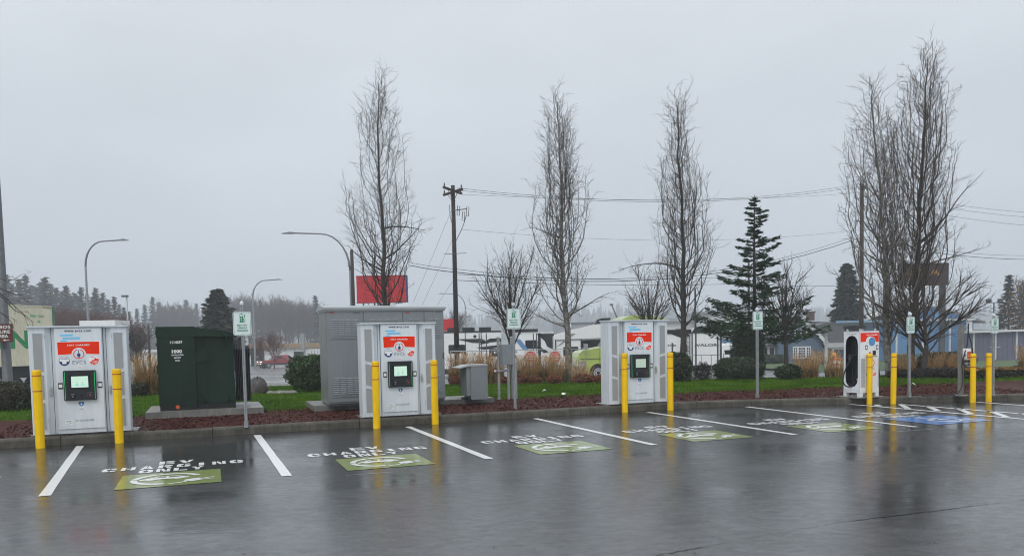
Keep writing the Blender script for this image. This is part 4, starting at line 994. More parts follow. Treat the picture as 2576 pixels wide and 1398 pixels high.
# ------------------------------------------------------------------ vegetation builders
class Twigs:
    """collects branch polylines and turns them into thin tapered tubes"""
    def __init__(s): s.g = {}
    def add(s, pts, r0, r1, n=3, p=1.0):
        k = len(pts); s.g.setdefault((k, n), []).append((pts, r0, r1, p))
    def arrays(s):
        VV, FF, b = [], [], 0
        for (k, n), L_ in s.g.items():
            P = np.array([l[0] for l in L_], float); B = len(L_); f = np.linspace(0, 1, k)
            R = np.stack([l[1] + (l[2] - l[1]) * f ** l[3] for l in L_])
            T = np.empty_like(P); T[:, 1:-1] = P[:, 2:] - P[:, :-2]; T[:, 0] = P[:, 1] - P[:, 0]; T[:, -1] = P[:, -1] - P[:, -2]
            T /= np.linalg.norm(T, axis=2, keepdims=True) + 1e-9
            a = np.cross(T, np.array([.613, .531, .117])); a /= np.linalg.norm(a, axis=2, keepdims=True) + 1e-9; c = np.cross(T, a)
            V = np.stack([P + R[..., None] * (math.cos(2 * PI * j / n) * a + math.sin(2 * PI * j / n) * c) for j in range(n)], 2)
            VV.append(V.reshape(-1, 3))
            i0 = (np.arange(B)[:, None, None] * k + np.arange(k - 1)[None, :, None]) * n; j = np.arange(n)[None, None, :]; j2 = (j + 1) % n
            F = np.stack([i0 + j, i0 + j2, i0 + n + j2, i0 + n + j], -1).reshape(-1, 4) + b; FF.append(F); b += B * k * n
        return np.concatenate(VV), np.concatenate(FF)
def vnorm(d):
    l = math.sqrt(d[0] ** 2 + d[1] ** 2 + d[2] ** 2) + 1e-9; return (d[0] / l, d[1] / l, d[2] / l)
def grow(rg, p, d, L_, k, wob, trop, droop=0.0):
    """a wandering polyline; trop pulls it upward"""
    P = [p]; st = L_ / (k - 1)
    for i in range(k - 1):
        d = vnorm((d[0] + rg.uniform(-wob, wob), d[1] + rg.uniform(-wob, wob), d[2] + rg.uniform(-wob, wob) * .6 + trop))
        p = (p[0] + d[0] * st, p[1] + d[1] * st, p[2] + d[2] * st); P.append(p)
    return P
def on(P, f):
    x = f * (len(P) - 1); i = min(int(x), len(P) - 2); t = x - i; a, b = P[i], P[i + 1]
    return tuple(a[j] + (b[j] - a[j]) * t for j in range(3)), vnorm(tuple(b[j] - a[j] for j in range(3)))
def side(rg, d, ang):
    """direction leaving d at angle ang, random azimuth"""
    a = (rg.gauss(0, 1), rg.gauss(0, 1), rg.gauss(0, 1)); dt = a[0] * d[0] + a[1] * d[1] + a[2] * d[2]
    q = vnorm((a[0] - d[0] * dt, a[1] - d[1] * dt, a[2] - d[2] * dt)); c, s_ = math.cos(ang), math.sin(ang)
    return (d[0] * c + q[0] * s_, d[1] * c + q[1] * s_, d[2] * c + q[2] * s_)
def twiggy(rg, tw, P, L_, r, lvl, dens, trop=.05, tl=(.10, .30), wob=.30, l2r=None):
    """side shoots along a branch, two levels"""
    ns = max(2, int(L_ * dens))
    for i in range(ns):
        f = (.10 if lvl else .2) + .9 * (i + rg.random()) / ns
        p, d = on(P, min(f, .999))
        l2 = (rg.uniform(*l2r) if l2r else (L_ * rg.uniform(.12, .30) * (1.15 - f * .7) + .12)) if lvl else rg.uniform(*tl)
        q = grow(rg, p, side(rg, d, rg.uniform(.40, .95)), l2, 5 if lvl else 4, wob if lvl else wob * 1.35, trop)
        r2 = max(.0050, min(.012, r * (.42 if lvl else .5) * (1.1 - f * .6))); tw.add(q, r2, .0030, 3)
        if lvl: twiggy(rg, tw, q, l2, r2, 0, 7.5 if l2r else dens * 2.1, trop, tl, wob)
def columnar_tree(seed, H, prof, nprim, r0, h0=.10, dens=3.4, lean=(0, 0), extra=()):
    H *= .955; nprim = int(nprim * .98); prof = [(a, b * 1.12) for a, b in prof[:-2]] + [(prof[-2][0], prof[-2][1] * .8), (1, .02)]
    rg = random.Random(seed); tw = Twigs(); tk = Twigs()
    k = 22; P = [(0, 0, -.15)]; x = y = 0.0
    for i in range(1, k):
        t = i / (k - 1); x += rg.uniform(-.05, .05) + lean[0] / k; y += rg.uniform(-.05, .05) + lean[1] / k; P.append((x, y, H * t * .985))
    tk.add(P, r0, .012, 7, .8)
    hw = lambda t: float(np.interp(t, [a for a, _ in prof], [b for _, b in prof]))
    for i in range(nprim):
        t0 = h0 + (.96 - h0) * ((i + rg.random()) / nprim) ** 1.1
        az = i * 2.4 + rg.uniform(-.6, .6); rem = H * (1 - t0); mr_ = rg.uniform(.12, 1.0) ** .6
        z0 = H * t0; Lz = min(rem * .97, rg.uniform(1.3, 4.8) * (.30 + .70 * min(1, rem / 5))); st = .26; n_ = max(3, int(Lz / st)); q = []
        w1, w2, a1, a2 = rg.uniform(0, 6), rg.uniform(0, 6), rg.uniform(.4, 1.3), rg.uniform(.4, 1.3); az2 = az; R0 = None
        for k_ in range(n_ + 1):
            z = z0 + st * k_; tz = min(.999, z / H); ax, _d = on(P, tz); R_t = hw(tz) * mr_ * (1 + .20 * math.sin(3 * az + .45 * z + seed))
            R0 = R_t if R0 is None else max(R0 * .985, min(R0 + .05, R_t)); R_ = R0
            if k_ > 3 and R0 > hw(tz) * 1.28: break
            r = R_ * (1 - math.exp(-(z - z0) / (.55 * R_ + .10))) if k_ else 0.0
            az2 += rg.uniform(-.07, .07); wb = .032 * min(1, k_ / 3)
            q.append((ax[0] + r * math.cos(az2) + wb * math.sin(w1 + a1 * k_) + rg.uniform(-.022, .022) * min(1, k_), ax[1] + r * math.sin(az2) + wb * math.sin(w2 + a2 * k_), z))
        L2 = st * (len(q) - 1); rr_ = max(.008, r0 * .25 * rg.uniform(.6, 1.25) * (1 - t0) ** .6 * min(1, L2 / 3 + .2))
        tk.add(q, rr_, .006, 5 if rr_ > .02 else 4, .8); twiggy(rg, tw, q, L2, rr_, 1, dens * 1.12, .03, (.10, .32), .30, (.24, .72))
    for i in range(int(H * 5)):
        p, d = on(P, rg.uniform(h0 * .8, .99)); twq = grow(rg, p, side(rg, d, rg.uniform(.5, 1.0)), rg.uniform(.3, .7), 5, .3, .04); tw.add(twq, .009, .003, 3); twiggy(rg, tw, twq, .5, .008, 0, 8, .03, (.1, .28), .3)
    for (t0, az, L_, an, tr) in extra:
        p, d = on(P, t0); dd = (math.cos(az) * math.sin(an), math.sin(az) * math.sin(an), math.cos(an)); q = grow(rg, p, dd, L_, 10, .22, tr + .03)
        tk.add(q, r0 * .28, .007, 5); twiggy(rg, tw, q, L_, r0 * .24, 1, dens, tr, (.10, .3), .34, (.25, .65))
    return tk, tw
def vase_tree(seed, H, R, nl, r0, h0, dens=3.0, up=.03, sub=5):
    rg = random.Random(seed); tw = Twigs(); tk = Twigs()
    P = [(0, 0, -.15), (rg.uniform(-.03, .03), 0, h0 * .5), (rg.uniform(-.05, .05), rg.uniform(-.04, .04), h0), (rg.uniform(-.06, .06), 0, h0 * 1.5), (rg.uniform(-.1, .1), 0, H * .75)]
    tk.add(P, r0, r0 * .25, 7)
    for i in range(nl):
        az = i * 2.4 + rg.uniform(-.4, .4); f = rg.uniform(.38, .8); p, d = on(P, f)
        el = rg.uniform(.15, 1.0); hx = R * rg.uniform(.65, 1.05) * (.25 + .75 * el); vz = (H - p[2]) * rg.uniform(.75, 1.0) * (1.05 - .55 * el)
        L_ = math.hypot(hx, vz); dd = vnorm((math.cos(az) * hx * 1.25, math.sin(az) * hx * 1.25, vz * .8))
        q = grow(rg, p, dd, L_, 9, .07, up); rr_ = r0 * rg.uniform(.32, .48); tk.add(q, rr_, .007, 5, .8)
        for j in range(sub):
            f2 = rg.uniform(.2, .85); p2, d2 = on(q, f2); l2 = L_ * rg.uniform(.35, .6) * (1.1 - f2 * .6)
            q2 = grow(rg, p2, side(rg, d2, rg.uniform(.3, .65)), l2, 7, .08, up + .02); tk.add(q2, rr_ * .5, .006, 4); twiggy(rg, tw, q2, l2, rr_ * .45, 1, dens, .05, (.2, .5), .14)
        twiggy(rg, tw, q, L_, rr_ * .7, 1, dens, .05, (.2, .5), .14)
    return tk, tw
def place_tree(name, label, cat, loc, tk, tw, bark, twig, group=None, rz=0.0, scale=1.0):
    o = thing(name, label, cat, loc, rz, group); o.scale = (scale,) * 3
    V, F = tk.arrays(); mesh_np('trunk', V, F, bark, o, True)
    V, F = tw.arrays(); mesh_np('crown', V, F, twig, o, True); return o

def quads(c, ex, ey):
    n = len(c); V = np.stack([c - ex - ey, c + ex - ey, c + ex + ey, c - ex + ey], 1).reshape(-1, 3); return V, np.arange(4 * n).reshape(-1, 4)
def conifer(seed, H, R, nb, sprays, ls, ws, h0=.06, shape=1.0, droop=.25, uptip=0.0, irr=.25, prof=None, boughs=(), jit=.4):
    rg = np.random.default_rng(seed); rr_ = random.Random(seed); tk = Twigs()
    tk.add([(0, 0, -.1), (0, 0, H * .3), (rr_.uniform(-.02, .02) * H * .2, 0, H * .65), (0, 0, H)], H * .018 + .02, .01, 6)
    C, EX, EY = [], [], []
    for i in range(nb + len(boughs)):
        t = h0 + (.985 - h0) * (i + rg.random()) / nb; az = i * 2.399 + rg.uniform(-jit, jit)
        if i >= nb: t, az = boughs[i - nb][:2]
        Rl = (R * (1 - t) ** shape if prof is None else float(np.interp(t, [a for a, _ in prof], [b for _, b in prof]))) * (1 - irr + irr * 1.6 * rg.random()) + .03 * R
        if i >= nb: Rl = boughs[i - nb][2]
        dz = -droop * Rl; z0 = H * t; ns = max(2, int(sprays * (.25 + .75 * Rl / R)))
        br = [(math.cos(az) * Rl * s, math.sin(az) * Rl * s, z0 + dz * s + (uptip * Rl * s * s)) for s in (0, .35, .7, 1)]
        tk.add(br, max(.008, .012 * Rl), .004, 3)
        s = .12 + .88 * rg.random(ns) ** .75
        cx_ = np.cos(az) * Rl * s; cy_ = np.sin(az) * Rl * s; cz_ = z0 + dz * s + uptip * Rl * s * s
        sd = rg.uniform(-1, 1, ns) * (.32 * Rl * (1.05 - s) + ws * .6)
        c = np.c_[cx_ - np.sin(az) * sd, cy_ + np.cos(az) * sd, cz_ + rg.uniform(-.05, .05, ns) * Rl - abs(sd) * .25]
        a2 = az + np.sign(sd) * rg.uniform(.2, 1.0, ns); ti = rg.uniform(-.55, .35, ns) + uptip * .5
        l = ls * rg.uniform(.6, 1.25, ns); EXi = np.c_[np.cos(a2) * np.cos(ti), np.sin(a2) * np.cos(ti), np.sin(ti)] * l[:, None] / 2
        ro = rg.uniform(-1.2, 1.2, ns); wv = ws * rg.uniform(.6, 1.2, ns)
        EYi = np.c_[-np.sin(a2) * np.cos(ro), np.cos(a2) * np.cos(ro), np.sin(ro)] * wv[:, None] / 2
        C.append(c); EX.append(EXi); EY.append(EYi)
    c, ex, ey = map(np.concatenate, (C, EX, EY)); n = len(c)
    V = np.stack([c - ex, c - ex * .1 - ey, c + ex, c - ex * .1 + ey], 1).reshape(-1, 3)
    return tk, (V, np.arange(4 * n).reshape(-1, 4))
def place_conifer(name, label, loc, data, needles, group=None, scale=1.0, rz=0.0):
    tk, (V, F) = data; o = thing(name, label, 'tree', loc, rz, group); o.scale = (scale,) * 3
    V2, F2 = tk.arrays(); mesh_np('trunk', V2, F2, M['bark'], o); mesh_np('crown', V, F, needles, o); return o
def blob(seed, rx, ry, rz, n, leaf, power=2.0, lump=.12, bottom=0.0, sparse=0.0, aspect=.6):
    """leaf faces spread through the outer shell of a clipped or loose shrub, base at z=0"""
    rg = np.random.default_rng(seed); d = rg.normal(size=(n, 3)); d /= np.linalg.norm(d, axis=1, keepdims=True)
    d[:, 2] = np.where(d[:, 2] < -.75, -d[:, 2], d[:, 2])
    k = (np.abs(d) ** power).sum(1) ** (-1 / power)
    ph = rg.uniform(0, 6.28, 8); u = d * k[:, None]
    lum = 1 + lump * (np.sin(u[:, 0] * 5 + ph[0]) * np.sin(u[:, 1] * 5 + ph[1]) * .6 + np.sin(u[:, 2] * 7 + ph[2] + u[:, 0] * 3) * .4 + np.sin(u[:, 0] * 13 + ph[3]) * np.sin(u[:, 2] * 12 + ph[4]) * .5)
    sh = 1 - (.10 + .55 * sparse) * rg.random(n) ** 1.6 + .05 * rg.normal(size=n) * (1 + sparse)
    c = u * (lum * sh)[:, None] * np.array([rx, ry, rz]) + np.array([0, 0, rz * .96 + bottom])
    a = rg.normal(size=(n, 3)); a /= np.linalg.norm(a, axis=1, keepdims=True); b = np.cross(a, rg.normal(size=(n, 3))); b /= np.linalg.norm(b, axis=1, keepdims=True) + 1e-9
    s = leaf * rg.uniform(.6, 1.3, n)[:, None] / 2
    return np.stack([c - a * s, c - b * s * aspect, c + a * s, c + b * s * aspect], 1).reshape(-1, 3), np.arange(4 * n).reshape(-1, 4)
def core(o, rx, ry, rz, m, k=.84, power=2.0):  # dark solid blob added inside the foliage to block light
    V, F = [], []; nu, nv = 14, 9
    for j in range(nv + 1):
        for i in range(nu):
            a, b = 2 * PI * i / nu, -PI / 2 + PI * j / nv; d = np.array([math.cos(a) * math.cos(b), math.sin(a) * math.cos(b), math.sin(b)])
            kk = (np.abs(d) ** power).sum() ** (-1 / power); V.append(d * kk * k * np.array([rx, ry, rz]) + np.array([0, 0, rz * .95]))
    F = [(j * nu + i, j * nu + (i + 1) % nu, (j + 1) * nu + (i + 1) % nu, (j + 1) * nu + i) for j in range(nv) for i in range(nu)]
    return mesh_np('light_blocking_core', V, F, m, o, True)
def shrub(name, label, x, Y, half_u, ytop, leafm, n=5200, leaf=.05, power=2.0, lump=.12, group=None, depth=1.0, sparse=0.0, yb=None, cat='shrub', rz=0.0):
    z = (zisl(9, Y) if Y < 34 else terr(Y)) - .02; p = foot(x, Y, z); rx = half_u * Y / LENS_F; rzz = (hz(x, ytop, Y) - z) / 1.96
    o = thing(name, label, cat, p, rz, group)
    V, F = blob(int(x) * 7 + 1, rx, rx * depth, rzz, n, leaf, power, lump, 0, sparse); mesh_np('foliage', V, F, leafm, o)
    if not sparse: core(o, rx, rx * depth, rzz, M['core_dark'], .86, power)
    else:
        rg = random.Random(int(x)); tw = Twigs()
        for i in range(26):
            a = rg.uniform(0, 6.28); tw.add(grow(rg, (0, 0, 0), vnorm((math.cos(a) * rx, math.sin(a) * rx, rzz * 1.4)), rzz * 1.7 * rg.uniform(.7, 1), 6, .12, .0), .014, .004, 4)
        V, F = tw.arrays(); mesh_np('stems', V, F, M['twig'], o)
    return o
def grass_mesh(seed, R, H, n, spread, bias, w=.006):
    rg = np.random.default_rng(seed); a = rg.uniform(0, 2 * PI, n); r = R * np.sqrt(rg.random(n)); b = np.c_[np.cos(a) * r, np.sin(a) * r, np.full(n, -.02)]
    az = a + rg.normal(0, .7, n); h = H * (.34 + .70 * rg.random(n) ** 1.35); l = spread * rg.uniform(.2, 1.0, n) * h * .45
    hd = np.c_[np.cos(az) * l + bias[0] * h * rg.uniform(.4, 1, n), np.sin(az) * l + bias[1] * h, np.zeros(n)]
    wv = rg.uniform(0, 2 * PI, n); W_ = np.c_[np.cos(wv), np.sin(wv), np.zeros(n)] * w; P = []
    for f, hf, wf in ((0, 0, 1.), (.3, .42, 1.), (.62, .78, .8), (.88, .96, 1.3), (1.15, .96, .15)):
        c = b + hd * f ** 1.6 + np.c_[np.zeros(n), np.zeros(n), h * hf]; P += [c - W_ * wf, c + W_ * wf]
    V = np.stack(P, 1).reshape(-1, 3); i = np.arange(n)[:, None] * 10
    F = np.concatenate([i + np.array([[2 * k, 2 * k + 1, 2 * k + 3, 2 * k + 2]]) for k in range(4)]); return V, F
GM = {}
def grass_clump(label, x, Y, ytop, rad_u, bias=(0, 0), n=520, group='tufts of tall dry grass', spread=.8):
    z = zisl(9, Y) if Y < 34 else terr(Y); p = foot(x, Y, z); H = hz(x, ytop, Y) - z
    o = thing('ornamental_grass', label, 'grass tuft', p, 0, group); R = rad_u * Y / LENS_F
    V, F = grass_mesh(int(x * 3), R, H, n, spread, bias, .0046 * Y / 27); mesh_np('stalks', V, F, M['straw'], o)
    V, F = grass_mesh(int(x * 3) + 1, R * 1.15, H * .45, int(n * .7), 1.2, (0, 0), .007 * Y / 27); mesh_np('lower_leaves', V, F, M['straw_low'], o)
    return o

# ------------------------------------------------------------------ near trees
def th(x, Y, ytop): z = zisl(9, Y) if Y < 34 else terr(Y); return foot(x, Y, z), hz(x, ytop, Y) - z
# half width profiles in metres along the height
loc, H = th(975, 30, 155); k = 30 / LENS_F
tk, tw = columnar_tree(11, H, [(0, .35), (.2, .6), (.32, 1.05), (.42, 1.5), (.54, 1.6), (.62, 1.25), (.67, .74), (.78, .74), (.89, .52), (.96, .3), (1, .06)], 92, .14, .16, 4.0, extra=((.42, .1, 2.0, 1.2, .03), (.52, .2, 1.7, 1.2, -.04), (.38, 2.9, 1.7, 1.2, .03)))
place_tree('columnar_tree', 'tall bare columnar tree rising behind the grey cabinet and the red board', 'tree', loc, tk, tw, M['bark'], M['twig'], 'bare columnar trees')
loc, H = th(1428, 28.6, 215)
tk, tw = columnar_tree(23, H, [(0, .5), (.17, .8), (.33, .95), (.5, .95), (.6, .92), (.7, .72), (.8, .55), (.9, .38), (.97, .2), (1, .05)], 86, .145, .20, 4.0, extra=((.20, 3.1, 1.9, 1.25, .03), (.24, .1, 1.8, 1.2, -.01), (.52, 3.2, 1.3, 1.2, -.06)), lean=(-.35, 0))
place_tree('columnar_tree', 'bare columnar tree with a white blotched trunk among the dry grasses', 'tree', loc, tk, tw, M['bark_white'], M['twig'], 'bare columnar trees')
loc, H = th(1718, 29.5, 215)
tk, tw = columnar_tree(37, H, [(0, .4), (.3, .7), (.44, 1.0), (.55, .9), (.67, .75), (.8, .5), (.9, .36), (.97, .18), (1, .05)], 80, .14, .18, 4.0, extra=((.40, 3.1, 2.5, 1.1, -.05), (.33, .1, 1.6, .95, .05), (.2, .2, 1.2, 1.0, .05)), lean=(-.25, 0))
place_tree('columnar_tree', 'bare columnar tree right of the third charger with one long arched side branch', 'tree', loc, tk, tw, M['bark'], M['twig'], 'bare columnar trees')
loc, H = th(2238, 26.5, 180)
tk, tw = columnar_tree(41, H, [(0, .5), (.2, 1.1), (.4, .95), (.6, .95), (.75, .78), (.88, .5), (.96, .25), (1, .05)], 96, .15, .10, 3.8, extra=((.24, 3.0, 2.3, 1.15, .02), (.40, 3.1, 1.5, 1.1, .03), (.62, 3.1, 1.2, 1.0, .02), (.07, .2, 5.5, .20, .02)), lean=(-.55, 0))
place_tree('columnar_tree', 'bare columnar tree with pale lower trunk just right of the tall white charger', 'tree', loc, tk, tw, M['bark_white'], M['twig_brown'], 'bare columnar trees')
loc, H = th(2290, 27.6, 95)
tk, tw = columnar_tree(53, H, [(0, .5), (.2, 1.0), (.4, 1.15), (.55, 1.1), (.68, 1.0), (.82, .72), (.92, .42), (.97, .22), (1, .05)], 124, .15, .12, 3.8, extra=((.42, .1, 3.0, .95, .02), (.34, .15, 2.6, 1.1, .02), (.1, .3, 7.0, .14, .01), (.12, 2.6, 6.0, .1, .01)), lean=(.35, 0))
place_tree('columnar_tree', 'tallest bare columnar tree, behind the sign right of the tall white charger', 'tree', loc, tk, tw, M['bark'], M['twig_brown'], 'bare columnar trees')
def put_vase(seed, x, Y, ytop, R, nl, r0, h0, label, twig='twig', dens=3.0, sub=5):
    loc, H = th(x, Y, ytop); tk, tw = vase_tree(seed, H, R, nl, r0, h0, dens, sub=sub)
    place_tree('spreading_tree', label, 'tree', loc, tk, tw, M['bark'], M[twig], 'bare spreading trees')
put_vase(5, 1283, 31, 575, 1.55, 15, .10, 1.45, 'bare vase shaped tree behind the charging sign with the flat capped post')
put_vase(6, 1638, 36, 645, 1.5, 13, .11, 1.8, 'bare vase shaped tree rising behind the third charger')
put_vase(7, 1978, 33, 645, 1.5, 13, .12, 1.6, 'bare vase shaped tree right of the dark fir, before the blue house')
put_vase(8, 2325, 25.5, 640, 2.0, 15, .11, 1.0, 'low forked bare tree spreading over the dry grass before the blue metal hall', 'twig_brown')
# drooping twigs of a tree standing left of the picture
rg = random.Random(77); tk = Twigs(); tw = Twigs(); o3 = np.array(foot(-150, 19, .2)); Yb = 19
tk.add([(0, 0, -.1), (.05, 0, 1.2), (.0, .05, 2.4), (-.05, 0, 3.8), (.02, 0, 5.2)], .13, .03, 7)
for P in (((-70, 640), (-30, 690), (0, 738), (28, 762), (55, 786), (86, 812)), ((-60, 690), (-20, 728), (10, 752), (36, 780), (60, 792), (72, 806)), ((-60, 640), (-30, 672), (0, 700), (20, 708), (40, 700), (54, 690)), ((-80, 660), (-30, 700), (5, 728), (30, 738), (50, 742), (64, 738)), ((-60, 760), (-20, 770), (5, 788), (20, 800), (30, 812), (36, 826))):
    q = [tuple(np.array(at(x, y, Yb + rg.uniform(-.2, .2))) - o3) for x, y in P]; st = (rg.uniform(-.1, .1), 0, q[0][2] - rg.uniform(.2, .8)); q = [st] + q
    tk.add(q, .022, .005, 4); twiggy(rg, tw, q, 1.7, .012, 1, 3.2, -.03, (.08, .22))
place_tree('overhanging_tree', 'bare tree at the picture edge with drooping twigs before the cream trailer', 'tree', tuple(o3), tk, tw, M['bark'], M['twig_red'])

# ------------------------------------------------------------------ conifers and shrubs near the lawn
loc, H = th(1899, 34, 490)
place_conifer('fir_tree', 'dark green fir with long low limbs behind a charging sign', loc,
              conifer(3, H, 2.35, 92, 150, .26, .07, h0=.22, droop=.06, uptip=.20, irr=.75, jit=1.2, boughs=[(.30, 3.14, 2.7), (.27, 3.5, 2.5), (.25, 2.9, 2.4), (.35, 3.2, 2.2), (.24, 0, 2.7), (.21, -.3, 2.5), (.28, .2, 2.6), (.33, -.1, 2.3), (.37, .2, 1.9), (.40, 3.0, 1.8), (.47, .1, 1.75), (.52, 2.9, 1.3), (.62, .2, 1.25), (.60, 3.3, 1.2), (.30, -1.4, 2.0), (.26, -.9, 2.4), (.27, -2.2, 2.3)], prof=[(0, 1.9), (.18, 2.2), (.24, 2.75), (.32, 2.4), (.40, 1.5), (.50, 1.25), (.58, 1.25), (.70, .85), (.80, .55), (.9, .36), (1, .03)]), M['fir'])
loc, H = th(2130, 92, 660)
place_conifer('spruce_tree', 'broad dark spruce standing behind the blue house roof', loc, conifer(4, H, 2.6, 120, 60, .9, .42, h0=.12, shape=.62, droop=.12, irr=.2), M['spruce'])
loc, H = th(2536, 100, 690)
place_conifer('cedar_tree', 'thin topped open conifer over the slate metal shed at the far right', loc, conifer(8, H, 3.4, 70, 46, .85, .3, h0=.12, shape=1.25, droop=.02, uptip=.12, irr=.35), M['spruce'])
loc, H = th(556, 75, 726)
place_conifer('cypress_tree', 'broad olive green conifer behind the dark green transformer', loc, conifer(12, H, 2.95, 130, 70, .7, .38, h0=.05, shape=.7, droop=-.25, uptip=.12, irr=.3), M['cedar'])
shrub('arborvitae', 'clipped upright arborvitae hedge behind the round shrubs', 1881, 33, 37, 834, M['thuja'], 9000, .075, 5.0, .05, depth=.8, cat='hedge')
shrub('round_shrub', 'large round green shrub against the left side of the grey cabinet', 792, 25, 66, 893, M['box_bright'], 9000, .07, 2.3, .10, 'rounded garden shrubs', depth=.8)
shrub('round_shrub', 'clipped round shrub behind the right bollard of the third charger', 1700, 26.5, 40, 887, M['box'], 6500, .055, 2.6, .08, 'rounded garden shrubs', depth=.9)
shrub('thin_shrub', 'thin straggly dark shrub between the two clipped round shrubs', 1766, 27, 27, 914, M['dark_leaf'], 2600, .045, 2, .25, 'rounded garden shrubs', sparse=.8)
shrub('round_shrub', 'wide clipped dark shrub below the fir beside a sign post', 1858, 26.5, 59, 899, M['box'], 8500, .055, 2.5, .08, 'rounded garden shrubs', depth=.8)
shrub('round_shrub', 'small dark shrub at the foot of the bare tree before the blue house', 1984, 26.5, 30, 917, M['box'], 4200, .055, 2.2, .16, 'rounded garden shrubs')
shrub('bronze_shrub', 'low bronze leaved shrub right of the fourth sign post', 2322, 25, 27, 926, M['dark_leaf'], 4200, .05, 2.6, .12, 'low bronze shrubs')
shrub('bronze_shrub', 'low bronze leaved shrub just left of the wall box post', 2384, 25, 34, 926, M['dark_leaf'], 4600, .05, 2.6, .12, 'low bronze shrubs')
shrub('bronze_shrub', 'low bronze leaved shrub under the bare tree by the tall white charger', 2262, 26, 26, 930, M['dark_leaf'], 3600, .05, 2.4, .14, 'low bronze shrubs')
shrub('garden_shrub', 'green shrub behind the dry grass left of the wall box post', 2372, 27.5, 62, 886, M['hedge'], 6000, .07, 2.4, .14)
def hedge(label, x0, x1, Y, ytop, n, leafm, name='clipped_hedge', top=True):
    z = zisl(9, Y) - .02; a = foot(x0, Y, z); b = foot(x1, Y, z); H = hz((x0 + x1) / 2, ytop, Y) - z; c = ((a[0] + b[0]) / 2, Y + .35, z); rx = (b[0] - a[0]) / 2
    o = thing(name, label, 'hedge', c); V, F = blob(int(x0) + 900, rx, .42, H / 1.96, n, .05, 7.0, .05); mesh_np('foliage', V, F, leafm, o); core(o, rx, .42, H / 1.96, M['core_dark'], .9, 7.0)
    if top:
        rg = np.random.default_rng(5); k = int(n * .32); c_ = np.c_[rg.uniform(-rx, rx, k), rg.uniform(-.42, .40, k), H * rg.uniform(.93, 1.03, k)]; e = rg.normal(size=(k, 3)) * .016; f = rg.normal(size=(k, 3)) * .012
        V, F = quads(c_, e, f); mesh_np('new_leaves', V, F, M['hedge_top'], o)
    return o
hedge('clipped hedge with orange tinted top behind the rightmost bollards', 2432, 2640, 24.5, 927, 12000, M['hedge'])
hedge('dark clipped hedge below the brown nature area sign', -120, 54, 19.2, 966, 11000, M['hedge'], top=False)
hedge('short dark hedge end between the first charger and the transformer', 322, 356, 24.0, 966, 2400, M['hedge'], top=False)
# dry grasses
grass_clump('tuft of tall dry grass between the first charger and the transformer', 372, 24.8, 880, 26, (.10, 0), 900, spread=1.0)
for i, (x, Y, yt, l) in enumerate(((1152, 28.6, 884, 'dry grass tuft right against the tall grey cabinet'), (1186, 28.2, 882, 'dry grass tuft above the small hooded box'), (1220, 28.5, 884, 'dry grass tuft between the hooded box and the switch panel, left half'), (1246, 28.8, 888, 'dry grass tuft between the hooded box and the switch panel, right half'),
      (1308, 28.6, 890, 'dry grass tuft just right of the flat capped sign post'), (1334, 28.3, 892, 'dry grass tuft below the left round red sign'), (1372, 28.6, 888, 'dry grass tuft between the two round red signs'), (1400, 28.2, 892, 'dry grass tuft below the right round red sign'), (1452, 28.0, 893, 'dry grass tuft right of the blotched tree trunk'), (1470, 28.4, 905, 'dry grass tuft in front of the lime truck bumper'))):
    grass_clump(l, x, Y, yt - 2 if x < 1440 else yt + 8, 19, (.03, 0), 480 if x < 1440 else 210, 'row of tall dry grasses behind the lawn', 1.0)
for x, Y, yt, ru, b, l in ((2018, 27, 884, 16, (-.02, 0), 'dry grass tuft beside the small dark shrub before the blue house'), (2040, 27.4, 892, 14, (.05, 0), 'dry grass tuft before the porch of the blue house'), (2098, 26.6, 890, 18, (.0, 0), 'dry grass tuft at the left edge of the tall white charger'),
      (2256, 27, 884, 20, (.0, 0), 'dry grass tuft left of the fourth sign post'), (2282, 26.2, 886, 16, (.06, 0), 'dry grass tuft behind the fourth sign post'), (2344, 26.3, 880, 20, (.14, 0), 'leaning dry grass tuft right of the fourth sign post'), (2376, 26.5, 882, 18, (.10, 0), 'leaning dry grass tuft over the bronze shrub'), (2402, 26, 884, 14, (.12, 0), 'dry grass tuft touching the wall box post'), (2588, 28, 862, 20, (-.05, 0), 'dry grass tuft at the right picture edge')):
    grass_clump(l, x, Y, yt, ru, b, 430)
grass_clump('pale grass tuft by the porch post of the blue house', 2068, 78, 874, 26, (-.25, 0), 420, 'pale grasses by the house')
grass_clump('pale grass tuft under the porch of the blue house', 2092, 80, 878, 20, (-.2, 0), 320, 'pale grasses by the house')
for x, w_, yt, l in ((1143, 14, 944, 'rust coloured flower mound at the foot of the tall grey cabinet'), (1168, 16, 943, 'rust coloured flower mound left of the hooded box'), (1266, 14, 947, 'rust coloured flower mound behind the panel pipes'), (1312, 17, 943, 'rust coloured flower mound right of the flat capped sign post'), (1345, 17, 945, 'rust coloured flower mound with a yellow green sprig'), (1394, 18, 943, 'rust coloured flower mound left of the blotched trunk'), (1468, 24, 941, 'widest rust coloured flower mound, below the lime truck'), (1506, 14, 943, 'rust coloured flower mound at the left edge of the third charger')):
    shrub('flower_mound', l, x, 27.0, w_, yt, M['mum'], 1500, .05, 2.2, .14, 'rust coloured flower mounds', cat='flower mound')

